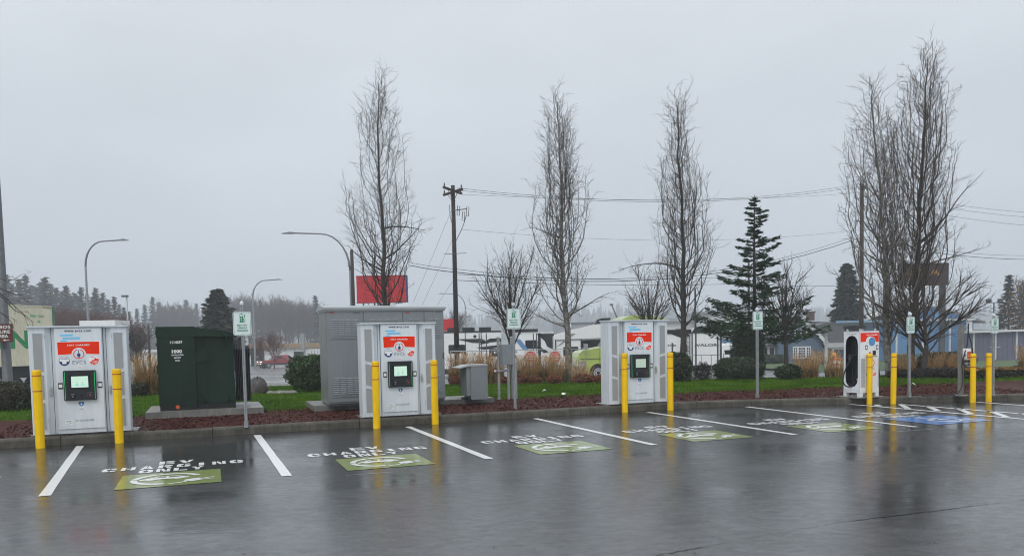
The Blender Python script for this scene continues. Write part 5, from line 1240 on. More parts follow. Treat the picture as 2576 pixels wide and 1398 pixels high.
# boulder and river stones
p = foot(650, 24.6, .18); o = thing('boulder', 'large dark rough boulder beside the transformer fins', 'boulder', p, .4)
V, F = [], []; rg2 = np.random.default_rng(9); nu, nv = 18, 10
for j in range(nv + 1):
    for i in range(nu):
        a, b = 2 * PI * i / nu, -.5 + (PI / 2 + .5) * j / nv; r_ = 1 + .09 * math.sin(3 * a + j) + .07 * rg2.normal(); V.append((.33 * r_ * math.cos(a) * math.cos(b), .3 * r_ * math.sin(a) * math.cos(b), .46 * r_ * max(-.1, math.sin(b)) + .05))
mesh_np('rock', V, [(j * nu + i, j * nu + (i + 1) % nu, (j + 1) * nu + (i + 1) % nu, (j + 1) * nu + i) for j in range(nv) for i in range(nu)], M['boulder'], o, True)
rg2 = random.Random(4); st = None
for i in range(26):
    x = 674 + 68 * ((i % 13) + rg2.uniform(.1, .9)) / 13; Y = 24.1 + .35 * (i // 13) + rg2.uniform(0, .15); p = foot(x, Y, .2)
    if st is None:
        mb = MB(); mb.lathe([(.02, -.05), (.085, -.02), (.10, .02), (.075, .06), (.02, .075)], 9); st = thing('river_stone', 'rounded grey stone in the row of stones left of the big green shrub', 'stone', p, 0, 'row of rounded stones'); mb.build('rock', M['stone'], st, True); s0 = st
    else: s0 = dup(st, None, p)
    s0.rotation_euler = (0, 0, rg2.uniform(0, 6)); s0.scale = (rg2.uniform(.8, 1.5), rg2.uniform(.7, 1.1), rg2.uniform(.7, 1.2))

M['freight_green'] = mat('freight green', (.01, .27, .09), .5)
HAZE = .0012
M['brown_dark'] = mat('dark brown panel', (.035, .022, .020), .5, var=.1)
M['signpale'] = mat('pale sign', (.55, .55, .53), .5, var=.08)
M['sign_red'] = mat('faded sign red', (.50, .10, .07), .5, var=.1)
M['amber_dull'] = mat('amber lens', (.70, .28, .03), .3)
M['roofpale'] = mat('pale metal roof', (.26, .27, .27), .5, var=.2, scale=2, streak=.2)
M['bldg_grey2'] = mat('canopy grey', (.10, .105, .11), .6, var=.1)
M['canopy_blue'] = mat('canopy blue edge', (.22, .35, .48), .5, var=.1)

# ------------------------------------------------------------------ left edge: steel pole with brown sign, cream trailer
p = foot(22, 24, .18)
o = thing('steel_pole', 'thick grey steel pole at the left picture edge', 'pole', p)
MB().lathe([(.17, 0), (.17, .04), (.145, .05), (.085, 9.5), (.05, 9.52)], 16).build('shaft', M['galvdark'], o, True)
sg = at(-14, 836, 23.7)
o = thing('park_sign', 'brown sign with white lettering and arrow on the steel pole', 'sign', tuple(sg))
MB().rrect(-.56, .56, -.30, .255, .03, 0, .012).build('sign_plate', M['brown_sign'], o)
mb = MB()
mb.text('HYLEBOS', .10, .115, .095, -.003, width=.80, bold=.02); mb.text('NATURE', .14, -.03, .095, -.003, width=.68, bold=.02); mb.text('AREA', .22, -.165, .095, -.003, width=.40, bold=.02)
mb.prism([(.24, -.24), (.33, -.205), (.31, -.232), (.44, -.232), (.44, -.248), (.31, -.248), (.33, -.275)], -.004, 0, 'y'); mb.build('lettering', M['white'], o)
MB().box(.20, .36, .012, .06, -.2, .15).build('bracket', M['galv'], o)

pr = foot(196 * .7208, 46); pl = foot(-170, 39.5)
ang = math.atan2(pr[1] - pl[1], pr[0] - pl[0]); LN = math.hypot(pr[0] - pl[0], pr[1] - pl[1])
zt = hz(143, 772, 46); zb = hz(143, 917, 46); zg = terr(46)
o = thing('cargo_trailer', 'cream freight trailer with a green letter and dark underside', 'trailer', (pr[0], pr[1], zg), ang)
MB().box(-LN, 0, 0, 2.5, zb - zg + .18, zt - zg).build('body', M['cream'], o)
mb = MB(); mb.box(-LN, .02, -.03, 2.5, zt - zg - .02, zt - zg + .05); mb.box(-LN, .0, -.03, 2.5, zb - zg, zb - zg + .18); mb.build('rail', M['cream'], o)
MB().box(.0, .13, -.035, 2.52, zb - zg + .1, zt - zg + .04).build('corner_post', M['dumpster'], o)
mb = MB(); mb.text('EN', -2.5, 1.0 + zb - zg, 1.02, -.012, width=1.9, bold=.04); mb.build('lettering', M['freight_green'], o)
mb = MB(); mb.text('0KD 1023', -.98, zt - zg - .62, .14, -.012, width=.85, bold=.03); mb.text('6K', -.86, zt - zg - .92, .13, -.012, width=.22, bold=.03); mb.build('small_lettering', M['labelgreen'], o)
MB().box(-.6, -.05, -.034, -.03, zt - zg - .05, zt - zg - .0).build('rust_patch', M['rust'], o)
mb = MB(); mb.box(-LN, -.3, .3, 2.2, .9, zb - zg); mb.build('chassis', M['rubber'], o)
for X in (-1.2, -2.5):
    for yy in (.02, 2.1):
        w_ = thing_part('wheel', o); w_.location = (X, yy, .5)
        MB().tube([(0, 0, 0), (0, .35, 0)], .5, 20).build('tyre', M['rubber'], w_); MB().tube([(0, -.01, 0), (0, .1, 0)], .26, 14).build('rim', M['galvdark'], w_)
o = thing('low_trailer', 'low pale trailer roof just behind the first charger', 'trailer', foot(225, 62))
z_ = hz(225, 806, 62) - terr(62); MB().box(-.55, 2.3, 0, 2.4, .9, z_).build('body', M['rv_white'], o); MB().box(-.5, 2.2, .1, 2.3, 0, .9).build('chassis', M['rubber'], o)

# ------------------------------------------------------------------ street lamps
def street_lamp(label, x, ytop, xarm, Y, r=.09, ysh=None):
    p = foot(x, Y); H = hz(x, ytop, Y) - p[2]; A = (xarm - x) * Y / LENS_F; s_ = 1 if A > 0 else -1; a = abs(A); c = min(a * .42, H * .3); z1 = H - c * 1.35
    o = thing('street_lamp', label, 'street lamp', p, 0, 'curved arm street lamps')
    MB().lathe([(r * 2, 0), (r * 2, .05), (r * 1.25, .06), (r * .85, z1)], 10).build('pole', M['lamp'], o, True)
    P = [(0, 0, z1 - .01)] + [(s_ * c * (1 - math.cos(t)), 0, z1 + c * 1.3 * math.sin(t)) for t in np.linspace(.25, PI / 2, 7)] + [(s_ * a * .84, 0, H)]
    MB().tube(P, [r * .85] * 3 + [r * .7] * 3 + [r * .6] * (len(P) - 6), 8).build('arm', M['lamp'], o, True)
    mb = MB(); x0, x1 = sorted((s_ * a * .82, s_ * a)); mb.prism([(x0, H - .07), (x1, H - .05), (x1, H - .02), (x0 + (x1 - x0) * .5, H + .06), (x0, H + .06)] if s_ > 0 else [(x0, H - .05), (x1, H - .07), (x1, H + .06), (x0 + (x1 - x0) * .5, H + .06), (x0, H - .02)], -.14, .14, 'y'); mb.lathe([(.04, H + .05), (.04, H + .13)], 8, (s_ * a * .88, 0)); mb.build('lamp_head', M['lamp'], o)
street_lamp('grey street lamp arching right above the first charger', 230, 605, 341, 68, .10)
street_lamp('grey street lamp arching right behind the red pickup', 643, 704, 719, 104, .11)
street_lamp('grey street lamp arching left beside the short dark pole and red board', 889, 583, 722, 64, .095)
street_lamp('small far street lamp arching left behind the tall dark utility pole', 1174, 737, 1106, 130, .09)
street_lamp('faint far street lamp arching left between the bare trees', 1297, 768, 1205 + 40, 190, .08)
p = foot(329, 70); H = hz(325, 746, 70) - p[2]; o = thing('area_lamp', 'slim lamp post with a small box head left of the transformer', 'lamp post', p)
MB().lathe([(.07, 0), (.05, H)], 8).build('pole', M['galv'], o, True); MB().box(-.42, .1, -.14, .14, H - .03, H + .14).build('lamp_head', M['galvdark'], o)
p = foot(2498, 66); H = hz(2498, 762, 66) - p[2]; o = thing('flood_lamp', 'dark floodlight pole above the slate shed at the far right', 'lamp post', p)
MB().lathe([(.06, 0), (.05, H)], 8).build('pole', M['galvdark'], o); mb = MB(); mb.box(-.5, .6, -.03, .03, H, H + .05); mb.build('cross_arm', M['galvdark'], o)
for dx in (-.45, .55): MB().box(dx - .16, dx + .16, -.15, .15, H + .05, H + .35).build('lamp_head', M['galvdark'], o)

# ------------------------------------------------------------------ utility poles and wires
def upole(label, x, ytop, Y, r, m, arms=()):
    p = foot(x, Y); H = hz(x, ytop, Y) - p[2]; o = thing('utility_pole', label, 'utility pole', p, 0, 'wooden utility poles')
    MB().lathe([(r, 0), (r * .72, H - .02), (r * .5, H)], 12).build('shaft', m, o, True)
    for (dz, hl, an, ins) in arms:
        mb = MB(); c, s_ = math.cos(an), math.sin(an)
        mb.prism([(-hl * c - .06 * s_, -hl * s_ + .06 * c - .2), (hl * c - .06 * s_, hl * s_ + .06 * c - .2), (hl * c + .06 * s_, hl * s_ - .06 * c - .2), (-hl * c + .06 * s_, -hl * s_ - .06 * c - .2)], H - dz - .06, H - dz + .06, 'z')
        mb.tube([(-hl * .6 * c, -hl * .6 * s_ - .2, H - dz), (0, -.1, H - dz - .6)], .02, 4); mb.tube([(hl * .6 * c, hl * .6 * s_ - .2, H - dz), (0, -.1, H - dz - .6)], .02, 4); mb.build('cross_arm', m, o)
        for f in ins: MB().lathe([(.03, H - dz + .06), (.05, H - dz + .14), (.03, H - dz + .28)], 8, (hl * f * c, hl * f * s_ - .2)).build('insulator', M['galvdark'], o)
    return o, H
o, H = upole('tall dark utility pole right of the tallest grey cabinet', 1151, 466, 48, .165, M['wood_pole'], ((.35, 1.15, 1.15, (-.9, .9)), (.45, 1.1, -.95, (-.9, .9))))
mb = MB(); mb.tube([(0, -.15, H - 1.55), (.85, -.35, H - 1.5)], .03, 5); mb.build('fuse_arm', M['galvdark'], o)
for dx, dz in ((.32, .05), (.62, -.28), (.88, .0)):
    f = MB(); P = [(dx - .09, -.35, H - 1.9 + dz), (dx - .03, -.35, H - 1.35 + dz), (dx + .1, -.35, H - 1.4 + dz), (dx + .05, -.35, H - 1.95 + dz), (dx - .09, -.35, H - 1.9 + dz)]; f.tube(P, .022, 5); f.build('fuse', M['galvdark'], o)
mb = MB(); mb.tube(smooth([(.8, -.35, H - 1.9), (.55, -.3, H - 2.6), (.12, -.15, H - 3.4)]), .022, 5); mb.tube([(-.22, -.15, H - 1.2), (-.2, -.15, H - 1.9), (-.1, -.1, H - 2.3)], .02, 5); mb.tube([(-.65, -.2, H - 4.2), (.75, -.2, H - 4.15)], .02, 5); mb.build('hardware', M['galvdark'], o)
upole('brown utility pole rising behind the tall white charger', 2166, 462, 62, .19, M['wood_pole2'], ((.25, .9, .9, (-.9, .1, .9)), ))
upole('slim dark utility pole hidden behind the fir', 1884, 655, 80, .14, M['wood_pole2'])
upole('short far utility pole right of the third charger', 1750, 724, 90, .14, M['wood_pole'])
upole('short thick dark pole at the left edge of the red board', 895, 628, 58, .17, M['wood_pole'])
upole('dark stub post beside the slim lamp post', 379, 817, 82, .14, M['wood_pole'])
def wire(label, pts, sag, r=.012, group='overhead wires'):
    P = [at(*p) for p in pts]; mb = MB(); Q = []
    for (a, b), s_ in zip(zip(P, P[1:]), sag):
        for i in range(13):
            t = i / 12; q = a + (b - a) * t; q = np.array([q[0], q[1], q[2] - 4 * s_ * t * (1 - t)])
            if not (Q and i == 0): Q.append(q)
    c = Q[0]; o = thing('overhead_wire', label, 'wire', tuple(c), 0, group); mb.tube([q - c for q in Q], r, 4); mb.build('strand', M['wire'], o)
for i, (a, b, s_, r) in enumerate(((((1150, 473, 48)), (2163, 463, 62), 1.0, .012), ((1155, 479, 48), (2172, 468, 62), .95, .012), ((1158, 489, 48), (2176, 484, 62), .45, .008))):
    wire('three parallel thin wires strung between the two tallest utility poles', (a, b), (s_,), r)
wire('single low neutral wire between the two tallest utility poles', ((1160, 577, 48), (2163, 578, 62)), (.75,), .008)
wire('heavy dark cable sagging from the tall dark pole toward the brown pole', ((1030, 667, 52), (1151, 685, 48), (2163, 598, 62)), (.05, 1.7), .026)
wire('thin cable just above the heavy dark cable', ((1030, 660, 52), (1151, 677, 48), (2163, 590, 62)), (.05, 1.75), .014)
wire('low level cable passing the slim pole behind the fir', ((1151, 690, 48), (1884, 693, 80)), (.35,), .016)
wire('lowest cable passing behind the blue house chimney', ((1151, 705, 48), (1884, 712, 80), (2166, 716, 62)), (.25, .2), .018)
for i, (a, b) in enumerate((((2166, 474, 62), (2640, 538, 66)), ((2166, 484, 62), (2640, 550, 66)), ((2166, 500, 62), (2640, 572, 66)))):
    wire('upper thin wires running right from the brown pole', (a, b), (.3,), .012)
wire('lower heavy cable running right from the brown pole', ((2166, 600, 62), (2640, 652, 66)), (.5,), .022)
wire('lower thin cable running right from the brown pole', ((2166, 594, 62), (2640, 642, 66)), (.5,), .012)
wire('upper guy wire slanting left from the tall dark pole', ((1146, 505, 48), (1040, 760, 50)), (.0,), .010)
wire('middle guy wire slanting left from the tall dark pole', ((1148, 580, 48), (1062, 768, 50)), (.0,), .010)
wire('lower guy wire slanting left from the tall dark pole', ((1150, 690, 48), (1085, 790, 50)), (.0,), .010)

# ------------------------------------------------------------------ boards
p = foot(966, 62); zb, zt = hz(966, 760, 62) - p[2], hz(966, 694, 62) - p[2]
o = thing('red_board', 'large plain red billboard behind the grey cabinet', 'billboard', p); hwb = 62 * 62 / LENS_F
MB().box(-hwb, hwb, 0, .18, zb, zt).build('panel', M['bill_red'], o); MB().box(hwb, hwb + .12, -.03, .2, zb - .03, zt + .03).build('edge', M['navy'], o)
mb = MB(); mb.box(-hwb - .03, hwb, -.03, .2, zt, zt + .05); mb.box(-hwb - .03, hwb, -.03, .2, zb - .05, zb); mb.build('frame', M['bill_frame'] if 'bill_frame' in M else M['pickup_red'], o)
for X in (-.75, -.3, .3): MB().box(hwb * X - .06, hwb * X + .06, .06, .16, 0, zb).build('post', M['galvdark'], o)
p = foot(1136, 70); o = thing('red_board', 'small plain red board edge left of the tall dark utility pole', 'sign', p); zb, zt = hz(1136, 832, 70) - p[2], hz(1136, 802, 70) - p[2]
MB().box(-.7, .5, 0, .1, zb, zt).build('panel', M['bill_red'], o); MB().box(-.1, 0, .02, .08, 0, zb).build('post', M['galvdark'], o)
p = foot(2375, 60); zt = hz(2330, 662, 60) - p[2]; zb = hz(2330, 718, 60) - p[2]
o = thing('pylon_sign', 'dark brown pylon sign with yellow lettering hidden among the bare trees', 'sign', p)
MB().box(-.24, .12, .1, .4, 0, zb + .3).build('post', M['galvdark'], o); MB().box(-3.5, .22, -.1, .35, zb, zt).build('panel', M['brown_dark'], o)
MB().text('LA A', -1.7, zb + .75, .5, -.104, width=2.6, bold=.03).build('lettering', M['fall_leaf'], o)
p = foot(768, 66); o = thing('sign_post', 'back of a narrow road sign on a grey post by the round shrub', 'sign', p); H = hz(768, 837, 66) - p[2]
MB().box(-.05, .05, -.05, .05, 0, H).build('post', M['galv'], o); MB().box(-.28, .05, -.08, -.05, H - 1.5, H - .05).build('sign_plate', M['galv'], o)

# ------------------------------------------------------------------ vehicles
def wheel(parent, x, y, r, w_, rim_m, n=20, holes=0):
    t = thing_part('wheel', parent); t.location = (x, y, r)
    MB().tube([(0, 0, 0), (0, .01, 0), (0, w_ - .01, 0), (0, w_, 0)], [r * .93, r, r, r * .93], n).build('tyre', M['rubber'], t)
    mb = MB(); mb.tube([(0, -.012, 0), (0, .03, 0)], [r * .60, r * .62], n)
    mb.build('rim', rim_m, t)
    mb = MB(); mb.tube([(0, -.05, 0), (0, -.01, 0)], r * .2, 10, 0)
    for i in range(holes): a = 2 * PI * i / holes; mb.tube([(r * .42 * math.cos(a), -.018, r * .42 * math.sin(a)), (r * .42 * math.cos(a), -.01, r * .42 * math.sin(a))], r * .075, 8, 0)
    mb.build('hub', M['black'], t)
    return t
# red pickup coming toward the left on the far road
p = foot(700, 112)
o = thing('pickup_truck', 'dark red four door pickup driving on the wet far road', 'pickup truck', p, math.radians(38))
LP, WP = 5.5, 1.95
side_ = [(-LP / 2, .55), (-LP / 2 + .02, .98), (-LP / 2 + .25, 1.10), (-.95, 1.20), (LP / 2, 1.25), (LP / 2, .55)]
mb = MB(); mb.prism(side_, -WP / 2, WP / 2, 'y'); mb.build('body', M['pickup_red'], o)
mb = MB(); V = []
for (x, z, s_) in ((-1.0, 1.20, .5), (-.35, 1.80, .40), (1.05, 1.84, .40), (1.35, 1.22, .5)): V += [(x, -WP * s_ * .98, z), (x, WP * s_ * .98, z)]
mb.add(V, [(0, 2, 4, 6), (1, 7, 5, 3), (0, 1, 3, 2), (2, 3, 5, 4), (4, 5, 7, 6)]); mb.build('cab', M['pickup_red'], o)
mb = MB(); mb.add([(-.965, -.82, 1.26), (-.965, .82, 1.26), (-.40, .70, 1.75), (-.40, -.70, 1.75)], [(0, 1, 2, 3)]); mb.v = [(x - .02, y, z + .012) for x, y, z in mb.v]; mb.build('windshield', M['glass'], o)
for (a, b, c_, d) in ((-.62, -.22, .32, .32), (.40, .40, 1.0, 1.18)):
    mb = MB(); yv = lambda z: -(WP * .49 - (z - 1.2) / .62 * .195 + .006); mb.add([(a, yv(1.28), 1.28), (d, yv(1.28), 1.28), (c_, yv(1.74), 1.74), (b, yv(1.74), 1.74)], [(0, 1, 2, 3)]); mb.build('side_window', M['glass'], o)
mb = MB(); mb.prism([(1.3, 1.24), (1.3, 1.8), (2.0, 1.27)], -WP / 2 + .02, WP / 2 - .02, 'y'); mb.build('bed_sail', M['rubber'], o)
mb = MB(); mb.box(-LP / 2 - .06, -LP / 2 + .3, -WP / 2 - .01, WP / 2 + .01, .42, .74); mb.box(-LP / 2, LP / 2, -WP / 2 - .02, -WP / 2 + .02, .5, .68); mb.build('cladding', M['black'], o)
MB().box(-LP / 2 - .03, -LP / 2, -.55, .55, .80, .98).build('grille', M['chrome'], o)
for s_ in (-1, 1):
    MB().box(-LP / 2 - .035, -LP / 2 + .05, s_ * .72 - .16, s_ * .72 + .16, .86, 1.0).build('headlight', M['headlamp'], o)
MB().box(-LP / 2 - .09, -LP / 2 - .05, -.86, -.68, .62, .73).build('fog_lamp', M['headlamp'], o); MB().box(-LP / 2 - .09, -LP / 2 - .05, .66, .86, .62, .73).build('fog_lamp', M['amber'], o)
MB().box(-LP / 2 - .08, -LP / 2 - .055, -.17, .17, .56, .70).build('number_plate', M['white'], o)
for s_ in (-1, 1): MB().box(-.75, -.6, s_ * 1.0 - (.14 if s_ < 0 else 0), s_ * 1.0 + (.14 if s_ > 0 else 0), 1.22, 1.42).build('side_mirror', M['pickup_red'], o)
for X in (-1.75, 1.75):
    wheel(o, X, -WP / 2 - .03, .40, .26, M['galv']); wheel(o, X, WP / 2 - .2, .40, .26, M['galv'])
MB().box(-1.2, 1.2, -WP / 2 - .12, -WP / 2, .38, .46).build('running_board', M['silver'], o)

# lime semi tractor, nose to the left
YT = 52; p = foot(1492, YT)
k = YT / LENS_F
o = thing('semi_truck', 'lime green semi tractor with its nose showing left of the third charger', 'truck', p, math.radians(10)); zg = p[2]
hzt = lambda y, x=1480: hz(x, y, YT) - zg
bx_ = lambda u: (u - 1492) * k
prof_ = [(bx_(1446), hzt(938)), (bx_(1443), hzt(925)), (bx_(1444), hzt(897)), (bx_(1449), hzt(886)), (bx_(1457), hzt(881)), (bx_(1504), hzt(873.5)), (bx_(1518), hzt(871.5)), (bx_(1518), hzt(945))]
mb = MB(); mb.prism(prof_, -.95, .95, 'y'); mb.build('hood', M['truck_green'], o)
mb = MB(); mb.prism([(bx_(1518), hzt(945)), (bx_(1518), hzt(874)), (bx_(1540), hzt(835)), (bx_(1556), hzt(805)), (bx_(1575), hzt(797)), (bx_(1620), hzt(795)), (bx_(1670), hzt(806)), (bx_(1670), hzt(945))], -1.2, 1.2, 'y'); mb.build('cab', M['truck_green'], o)
mb = MB(); mb.prism([(bx_(1521), hzt(872)), (bx_(1540), hzt(838)), (bx_(1556), hzt(838)), (bx_(1556), hzt(872))], -1.215, 1.215, 'y'); mb.build('cab_window', M['glass'], o)
mb = MB(); mb.add([(bx_(1516), -1.1, hzt(872)), (bx_(1516), 1.1, hzt(872)), (bx_(1538), 1.05, hzt(836)), (bx_(1538), -1.05, hzt(836))], [(0, 1, 2, 3)]); mb.build('windshield', M['glass'], o)
fl = MB(); cxw, rw = 0.02, .53
P = [(cxw + .66 * math.cos(t), .50 + .66 * math.sin(t)) for t in np.linspace(.0, PI, 13)] + [(cxw - .60 * math.cos(PI - t), .50 + .60 * math.sin(PI - t)) for t in np.linspace(PI, 0, 13)][::1]
ring = [(cxw + .70 * math.cos(t), .52 + .70 * math.sin(t)) for t in np.linspace(-.1, PI + .05, 15)]
rin = [(cxw + .60 * math.cos(t), .52 + .60 * math.sin(t)) for t in np.linspace(-.1, PI + .05, 15)]
for i in range(14): fl.prism([ring[i], ring[i + 1], rin[i + 1], rin[i]], -1.2, -.8, 'y')
fl.build('fender', M['truck_green'], o)
MB().prism([(cxw + .59 * math.cos(t), .52 + .59 * math.sin(t)) for t in np.linspace(0, 2 * PI, 20)[:-1]], -.9, -.6, 'y').build('wheel_well', M['black'], o)
wheel(o, cxw, -1.18, .52, .3, M['alloy'], 24, 10); wheel(o, cxw, .9, .52, .3, M['alloy'], 20)
MB().prism([(bx_(1443), hzt(936)), (bx_(1440), hzt(930)), (bx_(1446), hzt(908)), (bx_(1462), hzt(905)), (bx_(1462), hzt(928))], -1.0, -.7, 'y').build('headlight', M['chrome'], o)
mb = MB(); mb.box(bx_(1439), bx_(1470), -1.15, 1.15, hzt(955), hzt(937)); mb.build('bumper', M['truck_green'], o)
MB().prism([(bx_(1516), hzt(874)), (bx_(1520), hzt(874)), (bx_(1542), hzt(836)), (bx_(1538), hzt(836))], -1.22, -1.12, 'y').build('pillar', M['black'], o)
mb = MB(); mb.box(bx_(1450), bx_(1513), -.975, -.95, hzt(902), hzt(901)); mb.box(bx_(1498), bx_(1498.7), -.96, -.95, hzt(912), hzt(876)); mb.box(bx_(1446), bx_(1476), -1.0, -.95, hzt(936), hzt(933)); mb.build('hood_seam', M['black'], o)
for k_ in range(4): MB().box(bx_(1442) - .02, bx_(1446), -.55, .55, hzt(930 - 7 * k_), hzt(928 - 7 * k_)).build('grille_bar', M['chrome'], o)
MB().box(bx_(1512), bx_(1517), -1.22, -1.18, hzt(910), hzt(904)).build('side_marker', M['amber'], o)
MB().box(bx_(1512), bx_(1520), -1.205, -.95, hzt(945), hzt(880)).build('door_gap', M['black'], o)
mb = MB(); mb.tube([(bx_(1464), -1.1, hzt(890)), (bx_(1460), -1.25, hzt(876))], .02, 5); mb.box(bx_(1456), bx_(1466), -1.32, -1.2, hzt(878), hzt(864)); mb.build('hood_mirror', M['chrome'], o)
MB().box(bx_(1524), bx_(1531), -1.5, -1.3, hzt(880), hzt(842)).build('side_mirror', M['truck_green'], o)
mb = MB(); mb.box(bx_(1520), bx_(1560), -1.1, -.6, .3, .7); mb.build('step', M['galv'], o)
p = foot(1566, 60); o = thing('leaning_mast', 'leaning grey mast above the third charger', 'mast', p); H = hz(1566, 768, 60) - p[2]
MB().tube([(.4, 0, 0), (.1, 0, H * .62), (-.75, 0, H)], [.07, .06, .05], 8).build('pole', M['lamp'], o); MB().box(-.92, -.66, -.1, .1, H, H + .14).build('lamp_head', M['lamp'], o)

def rv(label, x0, x1, ytop, Y, name='camper_trailer'):
    """a big travel trailer: returns thing and helpers in pixels along its long side"""
    p = foot(x0, Y); o = thing(name, label, 'camper', p, 0, 'parked campers'); zg = p[2]
    X = lambda u: (u - x0) * Y / LENS_F; Z = lambda y, u=None: hz((u or (x0 + x1) / 2), y, Y) - zg
    return o, X, Z
def ribs(mb, x0, x1, z0, z1, st=.16):
    z = z0
    while z < z1: mb.box(x0, x1, -.008, .0, z, z + .012); z += st
    return mb
def winp(o, X, Z, x0, x1, y0, y1, y=-.012):
    t = thing_part('window', o); MB().rrect(X(x0), X(x1), Z(y1), Z(y0), .08, y, 0).build('frame', M['rv_black'], t); MB().rrect(X(x0) + .05, X(x1) - .05, Z(y1) + .05, Z(y0) - .05, .05, y - .006, y).build('pane', M['glass'], t)
# RV 1: ribbed white toy hauler with black sweeps
o, X, Z = rv('white ribbed camper with black sweeps behind the tall dark pole', 1085, 1290, 832, 64)
x1 = X(1262); zt = Z(833); MB().prism([(0, .7), (x1, .7), (x1, zt - .1), (x1 - .3, zt), (0, zt + .02)], 0, 2.5, 'y').build('body', M['rv_white'], o)
tag(ribs(MB(), 0.02, x1 - .02, .8, zt - .35).build('rib', M['rv_grey2'] if 'rv_grey2' in M else M['trim'], o), kind='stuff')
MB().box(-.02, x1 + .02, -.04, 2.5, zt - .10, zt + .02).build('roof', M['rv_black'], o)
mb = MB(); mb.prism([(X(1205), Z(868)), (X(1235), Z(852)), (X(1262), Z(852)), (X(1262), Z(860)), (X(1232), Z(862))], -.02, 0, 'y'); mb.prism([(X(1150), Z(852)), (X(1215), Z(852)), (X(1232), Z(864)), (X(1190), Z(862))], -.02, 0, 'y'); mb.prism([(X(1200), Z(874)), (X(1262), Z(868)), (X(1262), Z(874)), (X(1220), Z(880))], -.02, 0, 'y'); mb.build('black_sweep', M['rv_black'], o)
winp(o, X, Z, 1130, 1172, 866, 888); winp(o, X, Z, 1232, 1258, 878, 898)
MB().disc(X(1197), Z(846), .13, -.02, 0, 12).build('vent', M['rv_black'], o)
for u in (1172, 1212): MB().box(X(u), X(u) + .06, -.03, 0, .8, zt - .1).build('awning_arm', M['rv_black'], o)
for u in (1142, 1180, 1222): MB().box(X(u) - .5, X(u) + .5, .6, 1.6, zt + .02, zt + .33).build('roof_unit', M['rv_black'], o)
MB().box(.2, x1 - .2, .3, 2.2, .25, .7).build('chassis', M['black'], o)
for u in (1190, 1206): wheel(o, X(u), .02, .36, .25, M['galv'])
MB().box(X(1140), X(1160), -.02, 0, .8, 1.0).build('marker_panel', M['mum'], o)
# RV 2: fifth wheel with curved dark front
o, X, Z = rv('white camper with dark curved nose and small window left of the round signs', 1292, 1392, 836, 62)
zt = Z(838); x1 = X(1395); MB().prism([(.1, .65), (x1, .65), (x1, zt), (.9, zt + .05), (.35, zt - .25), (.0, zt - 1.1)], 0, 2.5, 'y').build('body', M['rv_white'], o)
mb = MB(); mb.prism([(X(1352), zt - .05), (X(1395), zt - .05), (X(1395), Z(880)), (X(1378), Z(872)), (X(1372), Z(858))], -.03, 0, 'y'); mb.prism([(X(1345), Z(872)), (X(1360), Z(872)), (X(1382), Z(886)), (X(1370), Z(888))], -.03, 0, 'y'); mb.build('black_sweep', M['rv_black'], o)
MB().prism([(X(1296), Z(852)), (X(1310), Z(852)), (X(1330), Z(878)), (X(1318), Z(880))], -.02, 0, 'y').build('blue_stripe', M['barn'], o)
winp(o, X, Z, 1323, 1354, 855, 877)
MB().text('ARBON', X(1338), Z(889), .28, -.012, width=1.15, bold=.02).build('lettering', M['rv_grey'], o)
MB().box(X(1355), X(1362), -.03, 0, .8, zt).build('slide_edge', M['rv_black'], o)
MB().box(.0, x1, -.03, 2.5, zt, zt + .09).build('roof', M['trim'], o)
for u in (1312, 1340): MB().box(X(u) - .5, X(u) + .5, .6, 1.6, zt + .05, zt + .36).build('roof_unit', M['rv_black'], o)
MB().box(.3, x1 - .1, .3, 2.2, .2, .65).build('chassis', M['black'], o); wheel(o, X(1375), .02, .36, .25, M['galv'])
# RV 3: long white camper with sloped roof line
o, X, Z = rv('long white camper with two dark windows and a rear ladder beside the lime truck', 1395, 1560, 815, 60)
x1 = X(1560); MB().prism([(0, .65), (x1, .65), (x1, Z(812)), (X(1500), Z(816)), (X(1445), Z(828)), (X(1400), Z(840)), (0, Z(846))], 0, 2.5, 'y').build('body', M['rv_white'], o)
mb = MB(); mb.prism([(X(1402), Z(852)), (X(1520), Z(850)), (X(1520), Z(854)), (X(1402), Z(856))], -.03, 0, 'y'); mb.prism([(X(1402), Z(870)), (X(1440), Z(838)), (X(1450), Z(838)), (X(1412), Z(866))], -.02, 0, 'y'); mb.build('grey_sweep', M['rv_grey'], o)
winp(o, X, Z, 1418, 1456, 871, 894); winp(o, X, Z, 1520 - 1, 1557, 850, 884)
winp(o, X, Z, 1464, 1514, 853, 884)
for u in (1398, 1462): MB().box(X(u), X(u) + .08, -.05, 0, .7, Z(852)).build('slide_edge', M['rv_black'], o)
lad = MB()
for u in (1517, 1526): lad.tube([(X(u), -.12, .8), (X(u), -.12, Z(832))], .025, 5)
for z in np.arange(1.0, Z(836), .28): lad.tube([(X(1517), -.12, z), (X(1526), -.12, z)], .018, 4)
lad.build('ladder', M['galvdark'], o)
MB().prism([(X(1500), Z(815)), (X(1508), Z(803)), (X(1520), Z(800)), (X(1540), Z(800)), (X(1540), Z(814))], .5, 1.7, 'y').build('roof_unit', M['rv_black'], o)
MB().box(.3, x1 - .2, .3, 2.2, .2, .65).build('chassis', M['black'], o)
for u in (1440, 1458): wheel(o, X(u), .02, .36, .25, M['galv'])
